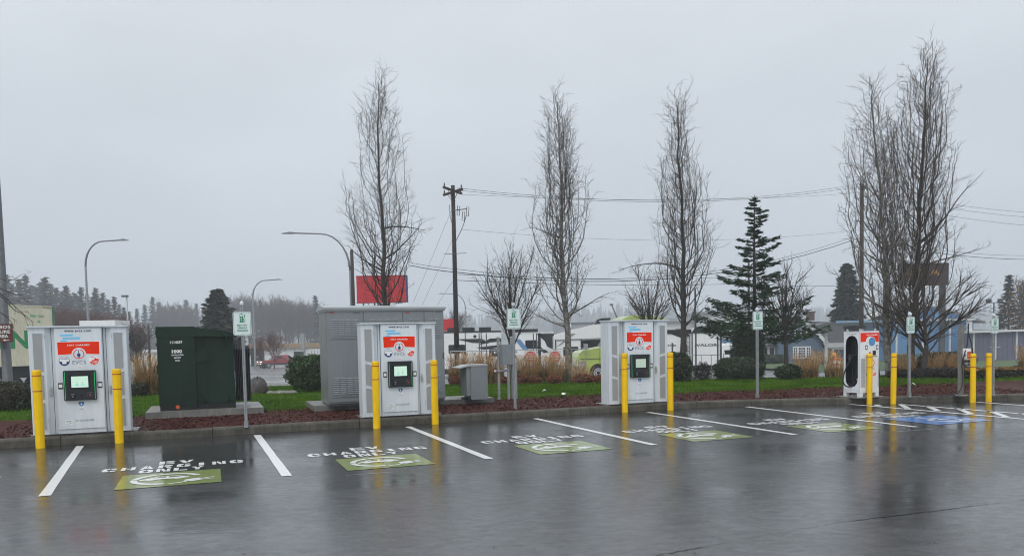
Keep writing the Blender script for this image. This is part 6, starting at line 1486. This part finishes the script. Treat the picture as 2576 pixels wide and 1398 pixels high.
# RV 4: white end-on camper with lettering
o, X, Z = rv('white camper end with dark cap and spaced black lettering behind the fence', 1672, 1816, 826, 50)
x1 = X(1815); xm = X(1742); MB().box(0, xm, .3, 2.6, .6, Z(832)).build('body', M['rv_white'], o); MB().box(xm, x1, 0, 2.6, .45, Z(824)).build('end_wall', M['rv_white'], o)
mb = MB(); mb.prism([(xm - .05, Z(838)), (xm + .2, Z(822)), (x1 - .1, Z(822)), (x1 + .02, Z(838))], -.04, 2.6, 'y'); mb.box(0, xm, .25, 2.6, Z(838), Z(828)); mb.build('roof_cap', M['rv_black'], o)
mb = MB(); mb.text('-VALOR-', (xm + x1) / 2, Z(872), .20, -.01, width=(x1 - xm) * .86, bold=.02); mb.text('STRYKER', X(1690), Z(870), .13, .29, width=.75, bold=.02); mb.build('lettering', M['rv_black'], o)
mb = MB(); mb.box(xm - .03, xm + .03, -.02, 0, .5, Z(838)); mb.box(x1 - .03, x1 + .03, -.02, .1, .5, Z(838)); mb.box(xm, x1, -.02, 0, .45, .8); mb.build('edge_trim', M['rv_black'], o)
mb = MB(); mb.prism([(X(1690), Z(838)), (X(1735), Z(838)), (X(1738), Z(846)), (X(1715), Z(848))], .28, .3, 'y'); mb.build('black_sweep', M['rv_black'], o)
winp(o, X, Z, 1722, 1730, 866, 884, .28)
lad = MB()
for u in (1730, 1737): lad.tube([(X(u), .15, .8), (X(u), .15, Z(838))], .02, 5)
for z in np.arange(.9, Z(842), .28): lad.tube([(X(1730), .15, z), (X(1737), .15, z)], .016, 4)
lad.build('ladder', M['galvdark'], o)
for u in (1700, 1722): wheel(o, X(u), .3, .34, .25, M['galv'])
# small low camper and white vehicle beyond
o, X, Z = rv('low white camper with a dark wedge window behind the white panel', 1806, 1872, 868, 58)
MB().prism([(0, .4), (X(1872), .4), (X(1872), Z(866)), (X(1845), Z(864)), (X(1818), Z(868)), (0, Z(874))], 0, 2.2, 'y').build('body', M['rv_white'], o)
MB().prism([(X(1822), Z(880)), (X(1856), Z(880)), (X(1848), Z(890)), (X(1824), Z(891))], -.02, 0, 'y').build('window', M['glass'], o); MB().box(X(1858), X(1868), -.02, 0, Z(884), Z(874)).build('hatch', M['bldg_grey'], o)
mb = MB(); mb.box(X(1816), X(1846), .6, 1.4, Z(868), Z(863)); mb.build('roof_unit', M['rv_white'], o); wheel(o, X(1835), .01, .3, .22, M['galv'])
p = foot(1822, 48); o = thing('white_barrier', 'plain white panel standing left of the clipped arborvitae', 'panel', p); z1 = hz(1822, 893, 48) - p[2]
MB().box(0, 1.5, 0, .1, .15, z1).build('panel', M['rv_white'], o); MB().box(-.03, 0, -.02, .12, 0, z1 + .1).build('post', M['galv'], o); MB().box(1.5, 1.53, -.02, .12, 0, z1 + .1).build('post', M['galv'], o)
mb = MB(); mb.tube([(.25, -.03, .3), (.25, -.03, z1 - .15)], .02, 5); mb.box(.15, .45, -.06, -.03, z1 - .3, z1 - .18); mb.build('latch', M['galvdark'], o)

# chain link fence with two round red signs
YF = 46
o = thing('chain_link_fence', 'tall chain link fence with pipe rails in front of the campers', 'fence', foot(1135, YF)); zg = terr(YF); X = lambda u: (u - 1135) * YF / LENS_F
zt = hz(1300, 880, YF) - zg
fx = [1135, 1168, 1209, 1262, 1297, 1340, 1395, 1440, 1475]
for u in fx: MB().tube([(X(u), 0, 0), (X(u), 0, zt + .03)], .035, 6).build('fence_post', M['galv'], o)
for z in (zt, zt * .48, .12): MB().tube([(0, 0, z), (X(1475), 0, z)], .024, 5).build('rail', M['galv'], o)
mb = MB(); xx = 0.0; W_ = X(1475); st = .30
while xx < W_: mb.tube([(xx, .0, .1), (min(xx + zt * .55, W_), .0, min(zt, .1 + (W_ - xx) / .55))], .004, 3, cap=False); mb.tube([(xx + zt * .55 if xx + zt * .55 < W_ else W_, .006, .1), (xx, .006, zt)], .004, 3, cap=False); xx += st
tag(mb.build('wire_mesh', M['galv'], o), kind='stuff')
o = thing('fence_gate', 'pipe framed gate with tall posts before the lettered camper end', 'gate', foot(1690, 44)); X = lambda u: (u - 1690) * 44 / LENS_F; zg = terr(44)
for u, yt in ((1692, 862), (1751, 838), (1806, 846), (1813, 844)): MB().tube([(X(u), 0, 0), (X(u), 0, hz(u, yt, 44) - zg)], .05, 7).build('post', M['galvdark'], o)
for y in (893, 935): z = hz(1750, y, 44) - zg; MB().tube([(0, 0, z), (X(1813), 0, z)], .028, 5).build('rail', M['galv'], o)
for u in (1720, 1765, 1790): MB().tube([(X(u), 0, .1), (X(u), 0, hz(u, 893, 44) - zg)], .02, 5).build('upright', M['galv'], o)
o = thing('tall_fence_frame', 'tall pipe frame standing before the ribbed camper', 'fence', foot(1208, 47)); X = lambda u: (u - 1208) * 47 / LENS_F; zg = terr(47)
for u, yt in ((1208, 838), (1226, 838), (1262, 850), (1344, 838), (1352, 838)): MB().tube([(X(u), 0, 0), (X(u), 0, hz(u, yt, 47) - zg)], .035, 6).build('post', M['galvdark'], o)
for z in np.arange(1.2, hz(1217, 840, 47) - zg, .35): MB().tube([(0, 0, z), (X(1226), 0, z)], .016, 4).build('rung', M['galv'], o)
for x, l in ((1335, 'left round red no entry sign on a white plate on the fence'), (1396, 'right round red no entry sign on a white plate on the fence')):
    q = at(x, 897, 45.6); o = thing('no_entry_sign', l, 'sign', tuple(q), 0, 'round red signs on the fence')
    MB().box(-.36, .36, 0, .012, -.36, .36).build('sign_plate', M['signpale'], o); MB().disc(0, 0, .33, -.006, 0, 24).build('red_disc', M['sign_red'], o)
    mb = MB(); mb.text('DO NOT', 0, .12, .085, -.010, width=.34, bold=.02); mb.text('ENTER', 0, -.06, .12, -.010, width=.5, bold=.03); mb.build('lettering', M['signpale'], o); MB().box(-.26, .26, -.0085, 0, -.17, -.12).build('bar', M['signpale'], o)
q = at(1304, 905, 45.6); o = thing('notice_board', 'pale notice board on the fence left of the round signs', 'sign', tuple(q)); MB().box(-.22, .22, 0, .012, -.4, .3).build('plate', M['signpale'], o)
q = at(1347, 923, 45.6); o = thing('notice_board', 'white notice strip on the fence below the left round sign', 'sign', tuple(q)); MB().box(-.45, .45, 0, .012, -.12, .12).build('plate', M['signpale'], o); MB().box(-.35, .35, -.003, 0, -.02, .03).build('print', M['inkgrey'], o)
# barrel, dumpster, small ground sign
p = foot(2105, 60); o = thing('traffic_barrel', 'orange traffic barrel with an amber lamp before the house porch', 'traffic barrel', p)
mb = MB(); z0 = 0
for i, (r_, m_) in enumerate(((.33, 0), (.32, 1), (.31, 0), (.30, 1), (.285, 0))): mb.lathe([(r_, .08 + i * .19), (r_ - .01, .265 + i * .19)], 14, mi=m_)
mb.lathe([(.36, 0), (.36, .08)], 14, mi=2); mb.lathe([(.2, 1.03), (.18, 1.1)], 12, mi=0); mb.build('drum', [M['barrel'], M['white_paint'], M['rubber']], o)
MB().lathe([(.03, 1.1), (.03, 1.2), (.14, 1.2), (.16, 1.32), (.14, 1.44), (.05, 1.46)], 12, (-.2, 0)).build('lamp', M['amber_dull'], o)
p = foot(2283, 60); o = thing('dumpster', 'green waste container before the blue metal hall', 'dumpster', p); z1 = hz(2283, 890, 60) - p[2]
MB().prism([(-.75, .15), (.7, .15), (.82, z1 * .92), (-.85, z1 * .92)], 0, 1.2, 'y').build('bin', M['dumpster'], o); MB().box(-.88, .85, -.04, 1.25, z1 * .92, z1).build('lid', M['dumpster'], o); MB().rrect(.3, .6, z1 * .72, z1 * .86, .02, -.01, .0).build('label', M['white'], o)
for X_ in (-.5, .5): MB().lathe([(.07, 0), (.07, .15)], 8, (X_, .2)).build('caster', M['rubber'], o)
p = foot(2566, 44); o = thing('ground_sign', 'low black ground sign with white marks at the right edge', 'sign', p); z1 = hz(2560, 919, 44) - p[2]
MB().box(-.35, .9, 0, .12, .1, z1).build('panel', M['black'], o); mb = MB(); mb.prism([(.25, z1 - .18), (.31, z1 - .08), (.37, z1 - .18), (.33, z1 - .18), (.33, z1 - .32), (.29, z1 - .32), (.29, z1 - .18)], -.006, 0, 'y'); mb.text('1313', .3, .2, .14, -.004, width=.5, bold=.03); mb.build('lettering', M['white'], o); MB().box(-.3, .85, .02, .1, 0, .1).build('base', M['black'], o)

# ------------------------------------------------------------------ buildings on the right
def bld(name, label, x, Y, cat='building', rz=0.0): p = foot(x, Y); return thing(name, label, cat, p, rz), (lambda u: (u - x) * Y / LENS_F), (lambda y, u=None: hz(u if u else x, y, Y) - p[2])
# blue house
YH = 88
o, X, Z = bld('blue_house', 'old blue clapboard house with white framed windows and a brick chimney', 2005, YH, 'house')
xl, xr, zb, zt = X(1958), X(2092), 0, Z(800)
pk = X(2012); zr = Z(797)
gable = [(xl, 0), (X(2070), 0), (X(2070), Z(858)), (pk, Z(806)), (xl, Z(846))]
MB().prism(gable, 0, 3.5, 'y').build('wall', M['siding'], o)
cl = MB(); z = .15
while z < Z(815):
    def lim(z):
        if z <= Z(858): return xl, X(2070)
        f = (z - Z(858)) / (Z(806) - Z(858)); return (xl + max(0, (z - Z(846)) / (Z(806) - Z(846))) * (pk - xl), X(2070) + f * (pk - X(2070)))
    a, b = lim(z + .2); cl.prism([(-.05, z), (0, z), (0, z + .26)], a, b, 'x'); z += .27
tag(cl.build('clapboards', M['siding'], o), kind='stuff')
mb = MB(); mb.prism([(pk - .2, Z(797)), (pk + .1, Z(795)), (X(2090), Z(872)), (X(2086), Z(878))], -.5, 3.5, 'y'); mb.prism([(pk + .1, Z(796)), (xl - .4, Z(842)), (xl - .5, Z(848)), (pk - .2, Z(804))], -.5, 3.5, 'y'); mb.build('roof', M['roof'], o)
mb = MB(); mb.prism([(pk + .05, Z(795)), (X(2090), Z(872)), (X(2085), Z(880)), (pk - .1, Z(801))], -.56, -.5, 'y'); mb.prism([(pk, Z(796)), (xl - .5, Z(842)), (xl - .6, Z(849)), (pk - .1, Z(802))], -.56, -.5, 'y'); mb.build('barge_board', M['trim'], o)
def house_window(x0, x1, y0, y1, cols, rows):
    t = thing_part('window', o); a, b, c_, d = X(x0), X(x1), Z(y1), Z(y0)
    MB().box(a, b, -.12, 0, c_, d).build('frame', M['trim'], t)
    n_ = len(cols)
    for (f0, f1, nc) in cols:
        wa, wb = a + (b - a) * f0, a + (b - a) * f1
        MB().box(wa, wb, -.135, -.1, c_ + .18, d - .16).build('pane', M['glass'], t)
        m_ = MB()
        for i in range(1, nc): xx = wa + (wb - wa) * i / nc; m_.box(xx - .035, xx + .035, -.15, -.13, c_ + .18, d - .16)
        for i in range(1, rows): zz = c_ + .18 + (d - c_ - .34) * i / rows; m_.box(wa, wb, -.152, -.13, zz - .035, zz + .035)
        m_.build('muntins', M['trim'], t)
house_window(1994, 2039, 871, 902, ((.05, .22, 2), (.33, .66, 3), (.78, .95, 2)), 4)
house_window(1998, 2030, 826, 851, ((.1, .45, 1), (.55, .9, 1)), 2)
mb = MB(); mb.box(X(2045) - .1, X(2056), .8, 1.8, Z(806), Z(784)); mb.box(X(2043), X(2056) + .1, .7, 1.9, Z(786), Z(783)); mb.build('chimney', M['brick'], o)
# main roof slope to the right and porch
mb = MB(); mb.add([(X(2044), 1.5, Z(808)), (X(2130), 1.5, Z(812)), (X(2130), -.6, Z(864)), (X(2078), -.6, Z(864))], [(0, 1, 2, 3)]); mb.build('side_roof', M['roof'], o)
mb = MB(); mb.add([(X(2058), -2.2, Z(874)), (X(2125), -2.2, Z(874)), (X(2125), -.3, Z(862)), (X(2066), -.3, Z(862)), (X(2058), -2.2, Z(876.5)), (X(2125), -2.2, Z(876.5))], [(0, 1, 2, 3), (0, 4, 5, 1)]); mb.build('porch_roof', M['roofpale'], o)
MB().box(X(2070), X(2125), .1, 3, 0, Z(866)).build('porch_wall', M['siding'], o); MB().box(X(2080), X(2108), -.02, .1, 0, Z(880)).build('doorway', M['black'], o)
for u in (2076, 2112): MB().box(X(u) - .1, X(u) + .1, -2.1, -1.9, 0, Z(876)).build('porch_post', M['trim'], o)
MB().box(X(2076), X(2112), -2.08, -1.98, Z(880), Z(876)).build('porch_beam', M['trim'], o)
# left lean-to
MB().box(X(1918), xl, 1, 3, 0, Z(866)).build('lean_to_wall', M['bldg_white'], o)
mb = MB(); mb.add([(X(1908), .4, Z(868)), (xl + .1, .4, Z(868)), (xl + .1, 4, Z(846)), (X(1920), 4, Z(846)), (X(1908), .4, Z(870)), (xl + .1, .4, Z(870))], [(0, 1, 2, 3), (0, 4, 5, 1)]); mb.build('lean_to_roof', M['roof'], o)
for a, b in ((1919, 1925), (1931, 1937), (1943, 1954)):
    t = thing_part('window', o); MB().box(X(a) - .1, X(b) + .1, .92, 1, Z(898), Z(870)).build('frame', M['trim'], t); MB().box(X(a), X(b), .9, .94, Z(895), Z(873)).build('pane', M['glass'], t)
for x, Y, w_, l in ((1930, 84, 26, 'low leafy shrub below the lean to windows of the blue house'), (1962, 85, 18, 'low leafy shrub at the corner of the blue house')):
    shrub('house_shrub', l, x, Y, w_, 892, M['box'], 2200, .2, 2.2, .15, 'shrubs by the blue house')
# flat canopy on a post in front of house
YC = 70
o, X, Z = bld('flat_canopy', 'wide flat blue edged canopy on a white post before the blue house', 2078, YC, 'canopy')
MB().prism([(X(2025), Z(822)), (X(2060), Z(812)), (X(2205), Z(812)), (X(2205), Z(819)), (X(2060), Z(822))], -1.5, 2.5, 'y').build('slab', M['bldg_grey2'], o)
MB().box(X(2085), X(2205), -1.56, -1.5, Z(813.5), Z(808)).build('fascia', M['canopy_blue'], o)
mb = MB(); mb.box(-.1, .1, -.1, .1, 0, Z(822)); mb.tube([(0, 0, Z(846)), (X(2068), 0, Z(824))], .06, 5); mb.tube([(0, 0, Z(846)), (X(2089), 0, Z(824))], .06, 5); mb.build('post', M['trim'], o)
# blue metal hall with gable, then slate shed
YB = 84
o, X, Z = bld('blue_metal_hall', 'large blue ribbed metal hall with white trim and a low gable', 2260, YB)
MB().box(X(2240), X(2448), 0, 2.6, 0, Z(806)).build('wall', M['barn'], o)
rb = MB(); x_ = X(2240)
while x_ < X(2448): rb.prism([(x_, 0), (x_ + .05, -.05), (x_ + .13, -.05), (x_ + .18, 0)], 0, Z(807), 'z'); x_ += .55
tag(rb.build('wall_ribs', M['barn'], o), kind='stuff')
MB().prism([(X(2262), Z(805)), (X(2470), Z(807)), (X(2400), Z(788)), (X(2345), Z(772)), (X(2320), Z(772))], .3, 2.6, 'y').build('gable', M['barn'], o)
mb = MB(); mb.prism([(X(2345), Z(770)), (X(2480), Z(812)), (X(2480), Z(816)), (X(2345), Z(774))], .1, 2.8, 'y'); mb.prism([(X(2345), Z(770)), (X(2345), Z(774)), (X(2255), Z(808)), (X(2255), Z(804))], .1, 2.8, 'y'); mb.build('roof', M['roofpale'], o)
MB().box(X(2250), X(2448), -.4, .1, Z(809), Z(804)).build('eave', M['trim'], o)
for u in (2254, 2325 - 5, 2388, 2234): MB().box(X(u) - .09, X(u) + .09, -.12, 0, 0, Z(806)).build('door_track', M['trim'], o)
o, X, Z = bld('slate_shed', 'low slate coloured metal shed with white trim at the right', 2510, 80)
MB().box(X(2436), X(2680), 0, .8, 0, Z(834)).build('wall', M['barn_dark'], o)
rb = MB(); x_ = X(2436)
while x_ < X(2680): rb.prism([(x_, 0), (x_ + .05, -.04), (x_ + .12, -.04), (x_ + .17, 0)], 0, Z(834), 'z'); x_ += .5
tag(rb.build('wall_ribs', M['barn_dark'], o), kind='stuff')
mb = MB(); mb.prism([(X(2448), Z(826)), (X(2680), Z(836)), (X(2680), Z(843)), (X(2448), Z(833))], .5, 2, 'y'); mb.build('roof', M['roofpale'], o)
mb = MB(); mb.prism([(X(2434), Z(836)), (X(2680), Z(833)), (X(2680), Z(828)), (X(2434), Z(831))], -.5, .6, 'y'); mb.build('eave', M['trim'], o)
for u in (2448, 2503, 2556, 2600): MB().box(X(u) - .07, X(u) + .07, -.1, 0, .1, Z(834)).build('door_track', M['trim'], o)
MB().box(X(2436) - .2, X(2443), -.12, .1, Z(834), Z(806)).build('corner_trim', M['trim'], o)
mb = MB(); mb.box(X(2488), X(2514), -.14, -.1, Z(874), Z(872)); mb.build('door_bar', M['silver'], o)
# grey house roofs behind, white commercial building
o, X, Z = bld('grey_house', 'grey roofed house edge behind the tall white charger', 2160, 102, 'house')
MB().box(X(2132), X(2250), 0, 3, 0, Z(815)).build('wall', M['siding'], o)
mb = MB(); mb.prism([(X(2098), Z(834)), (X(2125), Z(822)), (X(2128), Z(826)), (X(2100), Z(837))], -1, 1, 'y'); mb.prism([(X(2130), Z(810)), (X(2170), Z(800)), (X(2215), Z(784)), (X(2219), Z(788)), (X(2172), Z(806)), (X(2132), Z(815))], -1, 1, 'y'); mb.build('barge_board', M['trim'], o)
MB().prism([(X(2140), Z(808)), (X(2215), Z(786)), (X(2270), Z(806)), (X(2270), Z(815)), (X(2140), Z(815))], -.5, 3, 'y').build('roof', M['roof'], o)
o, X, Z = bld('white_building', 'long white commercial building with dark window band behind the campers', 1760, 125)
MB().box(X(1630), X(1745), 0, 12, 0, Z(808)).build('wall', M['bldg_white'], o); MB().box(X(1625), X(1750), -.6, 12, Z(808), Z(799)).build('parapet', M['bldg_grey'], o)
MB().box(X(1745), X(1890), -6, 12, 0, Z(792)).build('tower_wall', M['bldg_white'], o); MB().box(X(1740), X(1895), -6.6, 12, Z(792), Z(786)).build('roof_edge', M['bldg_grey'], o)
MB().box(X(1760), X(1890), -6.1, -6, Z(832), Z(818)).build('window_band', M['glass'], o)
for u in (1700, 1715): MB().box(X(u), X(u) + .9, -.1, 0, Z(842), Z(826)).build('window', M['glass'], o)
MB().box(X(1760), X(1890), -6.12, -6, Z(862), Z(854)).build('blue_band', M['barn'], o)
o, X, Z = bld('grey_warehouse', 'low grey warehouse roof line behind the lime truck', 1480, 150)
MB().box(X(1405), X(1560), 0, 20, 0, Z(812)).build('wall', M['bldg_grey'], o); MB().box(X(1405), X(1560), -.3, 20, Z(812), Z(810)).build('roof_edge', M['lamp'], o); MB().box(X(1430), X(1438), -.2, 0, Z(822), Z(808)).build('sign_plate', M['white'], o)
# left: white depot and freight boxes beyond the road
o, X, Z = bld('white_depot', 'long white depot with tan fascia beyond the far road', 740, 134)
MB().box(X(628), X(812), 0, 12, 0, Z(868)).build('wall', M['bldg_white'], o); MB().box(X(628), X(812), -.5, 12, Z(875), Z(863)).build('fascia', M['bldg_tan'], o)
for u in (720, 742, 768, 790): MB().box(X(u), X(u) + .08, -.06, 0, .1, Z(876)).build('panel_joint', M['bldg_grey'], o)
MB().box(X(702), X(706), 1, 1.5, Z(862), Z(856)).build('vent', M['galv'], o)
o, X, Z = bld('white_container', 'white freight container beside the depot left of the grey cabinet', 785, 126, 'container')
MB().box(X(776), X(815), 0, 2.5, .1, Z(878)).build('body', M['bldg_white'], o)
for u in (784, 792, 800): MB().box(X(u), X(u) + .1, -.06, 0, .15, Z(880)).build('door_bar', M['bldg_grey'], o)
for x, Y, w_, yt, l in ((646, 120, 14, 876, 'dark green ground transformer across the road left of the pickup'), (752, 121, 12, 884, 'dark green ground transformer across the road right of the pickup')):
    p = foot(x, Y); o = thing('ground_transformer', l, 'transformer', p, 0, 'green transformers across the road'); hw_ = w_ * Y / LENS_F; z1 = hz(x, yt, Y) - p[2]
    MB().box(-hw_, hw_, 0, 1.2, .1, z1).build('body', M['xfmr'], o); MB().box(-hw_ - .1, hw_ + .1, -.1, 1.3, 0, .1).build('pad', M['slab'], o); MB().box(-.02, .02, -.02, 0, .15, z1 - .1).build('door_gap', M['black'], o)
    for dx in (-.3, .15): MB().rrect(hw_ * dx, hw_ * dx + .25, z1 * .5, z1 * .62, .02, -.01, 0).build('label', M['white'], o)
o, X, Z = bld('low_white_building', 'low white roof beyond the road left of the transformer', 365, 120)
MB().box(X(330), X(420), 0, 10, 0, Z(884)).build('wall', M['bldg_white'], o); MB().box(X(328), X(422), -.4, 10, Z(886), Z(880)).build('roof', M['trim'], o)

# ------------------------------------------------------------------ far trees
FC = [conifer(60 + i, 10.0, (2.2, 2.5, 1.9)[i], 76, 30, .85, .30, h0=.05, shape=(1.1, 1.0, 1.25)[i], droop=.22, uptip=.10, irr=.5) for i in range(3)]
protos = []
def far_conifer(x, ytop, Y, label, i, group):
    Y = Y * 1.45
    p = foot(x, Y); H = hz(x, ytop, Y) - p[2]
    if len(protos) <= i: protos.append(place_conifer('conifer', label, p, FC[i], M['spruce'], group, H / 10.0)); return protos[-1]
    c = dup(protos[i], None, p, random.uniform(0, 6), label); c.scale = (H / 10 * random.uniform(.85, 1.1),) * 2 + (H / 10,); c['group'] = group; return c
gl = 'misty conifers on the far left'
LC = [(18, 690, 118), (26, 686, 140), (58, 701, 150), (74, 692, 140), (124, 695, 135), (151, 722, 160), (176, 717, 140), (196, 735, 160), (213, 720, 138), (249, 723, 132), (266, 735, 140), (295, 745, 136), (318, 772, 130), (100, 720, 165), (40, 712, 170), (88, 716, 175), (112, 708, 168), (138, 712, 172), (164, 732, 178), (186, 740, 176), (205, 742, 170), (228, 738, 172), (240, 744, 178), (258, 748, 174), (280, 752, 170), (306, 764, 168), (330, 782, 160), (8, 700, 160)]
for j, (x, y, Y) in enumerate(LC): far_conifer(x, y, Y, 'misty dark conifer in the far stand above the cream trailer', j % 3, gl)
for j, (x, y, Y) in enumerate(((389, 746, 205), (370, 765, 200), (405, 758, 215), (458, 766, 215), (474, 753, 222), (499, 762, 220), (515, 778, 215), (440, 770, 210), (350, 775, 190))): far_conifer(x, y, Y, 'hazy grey conifer in the far stand above the dark green transformer', j % 3, 'hazy conifers behind the transformer')
far_conifer(798, 742, 170, 'lone small conifer rising left of the grey cabinet', 1, 'lone far conifers')
far_conifer(661, 756, 175, 'hazy conifer behind the curved street lamp left of the bare grove', 0, 'lone far conifers')
far_conifer(2405, 778, 130, 'small dark conifer above the blue hall roof', 2, 'lone far conifers')
far_conifer(2436, 786, 130, 'small dark conifer above the white trim of the blue hall', 1, 'lone far conifers')
# bare groves
FB = []
for i in range(3):
    rg_ = random.Random(90 + i); tk = Twigs(); tw = Twigs()
    H, R = 10.0, 3.4
    tk.add([(0, 0, -.2), (.1, 0, 3), (0, .1, 6), (.1, 0, 9.2)], .16, .03, 5)
    for b_ in range(26):
        az = b_ * 2.4; f = rg_.uniform(.15, .8); zz = H * f * .8; el = rg_.uniform(.2, .8); L_ = (H - zz) * rg_.uniform(.5, .85)
        q = grow(rg_, (0, 0, zz), vnorm((math.cos(az) * el, math.sin(az) * el, 1)), L_, 6, .12, .05); tk.add(q, .06, .02, 3)
        for c_ in range(12):
            p2, d2 = on(q, rg_.uniform(.2, 1)); l2 = rg_.uniform(.8, 1.8); q2 = grow(rg_, p2, side(rg_, d2, rg_.uniform(.4, .9)), l2, 4, .2, .06); tw.add(q2, .032, .014, 3)
            for e_ in range(3):
                p3, d3 = on(q2, rg_.uniform(.3, 1)); tw.add(grow(rg_, p3, side(rg_, d3, rg_.uniform(.4, 1)), rg_.uniform(.4, .9), 3, .2, .05), .020, .012, 3)
    FB.append((tk.arrays(), tw.arrays()))
bprot = {}
def far_bare(x, ytop, Y, label, i, group, tint='twig_brown', wide=1.0, name='bare_tree'):
    Y = Y * 1.45 if Y > 160 else Y
    p = foot(x, Y); H = hz(x, ytop, Y) - p[2]; key = (i, tint)
    if key not in bprot:
        o = thing(name, label, 'tree', p, random.uniform(0, 6), group); (V, F), (V2, F2) = FB[i]
        mesh_np('trunk', V, F, M['bark'] if tint != 'twig_red' else M['twig_red'], o); mesh_np('crown', V2, F2, M[tint], o); bprot[key] = o
    else: o = dup(bprot[key], None, p, random.uniform(0, 6), label); o['group'] = group; o.name = name
    o.scale = (H / 10 * wide, H / 10 * wide, H / 10); return o
for j, (x, y, Y) in enumerate(((595, 742, 185), (612, 735, 190), (630, 738, 180), (648, 744, 188), (676, 752, 175), (692, 744, 185), (708, 740, 180), (722, 744, 176), (738, 748, 186), (752, 756, 180), (768, 752, 178), (782, 758, 184), (796, 758, 180), (686, 770, 165), (730, 772, 165), (775, 775, 165), (812, 765, 180))): far_bare(x, y, Y, 'bare grey brown tree of the far grove left of the grey cabinet', j % 3, 'bare trees of the far grove', wide=.9)
for j, (x, y, Y) in enumerate(((422, 756, 212), (436, 762, 216), (462, 758, 210), (486, 764, 214), (448, 772, 205), (410, 772, 206))): far_bare(x, y, Y, 'bare grey tree among the hazy conifers behind the transformer', (j + 1) % 3, 'bare trees behind the transformer')
for j, (x, y, Y) in enumerate(((152, 772, 96), (176, 766, 100), (202, 772, 98), (228, 780, 96), (250, 782, 100), (276, 786, 96), (300, 790, 98), (320, 796, 100), (130, 770, 104))): far_bare(x, y, Y, 'reddish bare thicket tree between the cream trailer and the first street lamp', j % 3, 'reddish thicket trees', 'twig_red', 1.3)
far_bare(346, 812, 64, 'dense brown bare bush right of the first charger top', 0, 'roadside bare bushes', 'twig_brown', 1.2)
far_bare(690, 832, 106, 'small red twigged tree by the far road above the pickup', 1, 'roadside bare bushes', 'twig_red', 1.25)
far_bare(655, 842, 112, 'small red twigged bush behind the transformer fins', 2, 'roadside bare bushes', 'twig_red', 1.3)
far_bare(1152, 772, 150, 'pale bare tree behind the tall dark utility pole', 1, 'roadside bare bushes', 'twig_brown', .9)
o = far_bare(2572, 690, 95, 'thin tree with a few yellow leaves at the right picture edge', 2, 'roadside bare bushes', 'twig_brown', .8)
rg2 = np.random.default_rng(12); k = 420; c_ = np.c_[rg2.normal(0, 1.4, k), rg2.normal(0, 1.4, k), rg2.uniform(2.5, 9.3, k)]; V, F = quads(c_, rg2.normal(size=(k, 3)) * .05, rg2.normal(size=(k, 3)) * .05); mesh_np('yellow_leaves', V, F, M['fall_leaf'], o)

# misty forest on the far rise
rg2 = np.random.default_rng(21); VV, FF, b = [], [], 0
def ridge(X): return 18 + 8 * math.sin(X * .004 + 1) + 4 * math.sin(X * .013)
for i in range(1900):
    X_ = rg2.uniform(-900, 940); Y_ = rg2.uniform(760, 1040); zb = -1.5 + (ridge(X_)) * (Y_ - 720) / 320; h = rg2.uniform(12, 27); r_ = h * rg2.uniform(.16, .26); n_ = 6
    for (f0, f1, rf) in ((.05, .55, 1.0), (.35, .8, .72), (.6, 1.0, .45)):
        a0 = rg2.uniform(0, 6); V = [(X_ + r_ * rf * rg2.uniform(.8, 1.2) * math.cos(a0 + 2 * PI * j / n_), Y_ + r_ * rf * math.sin(a0 + 2 * PI * j / n_), zb + h * f0) for j in range(n_)] + [(X_, Y_, zb + h * f1)]
        VV += V; FF += [(b + j, b + (j + 1) % n_, b + n_) for j in range(n_)]; b += n_ + 1
tag(mesh_np('forest', VV, FF, M['forest']), 'misty dark forest along the distant rise', 'forest', kind='stuff')
sheet('hill', np.linspace(-980, 980, 50), np.linspace(700, 1100, 10), 0, M['verge'], zf=lambda x, y: -1.5 + ridge(x) * max(0, y - 720) / 320)

# ------------------------------------------------------------------ damp air
hz_m = bpy.data.materials.new('damp air'); hz_m.use_nodes = True; t = hz_m.node_tree
for n_ in list(t.nodes):
    if n_.type == 'BSDF_PRINCIPLED': t.nodes.remove(n_)
pv = t.nodes.new('ShaderNodeVolumePrincipled'); pv.inputs['Color'].default_value = (.90, .94, 1.0, 1); pv.inputs['Density'].default_value = HAZE; pv.inputs['Anisotropy'].default_value = .2
t.links.new(pv.outputs[0], t.nodes['Material Output'].inputs['Volume'])
o = MB().box(-1050, 1050, -70, 1160, -5, 90).build('haze', hz_m); tag(o, kind='stuff'); o['label'] = 'thin grey mist in the air'
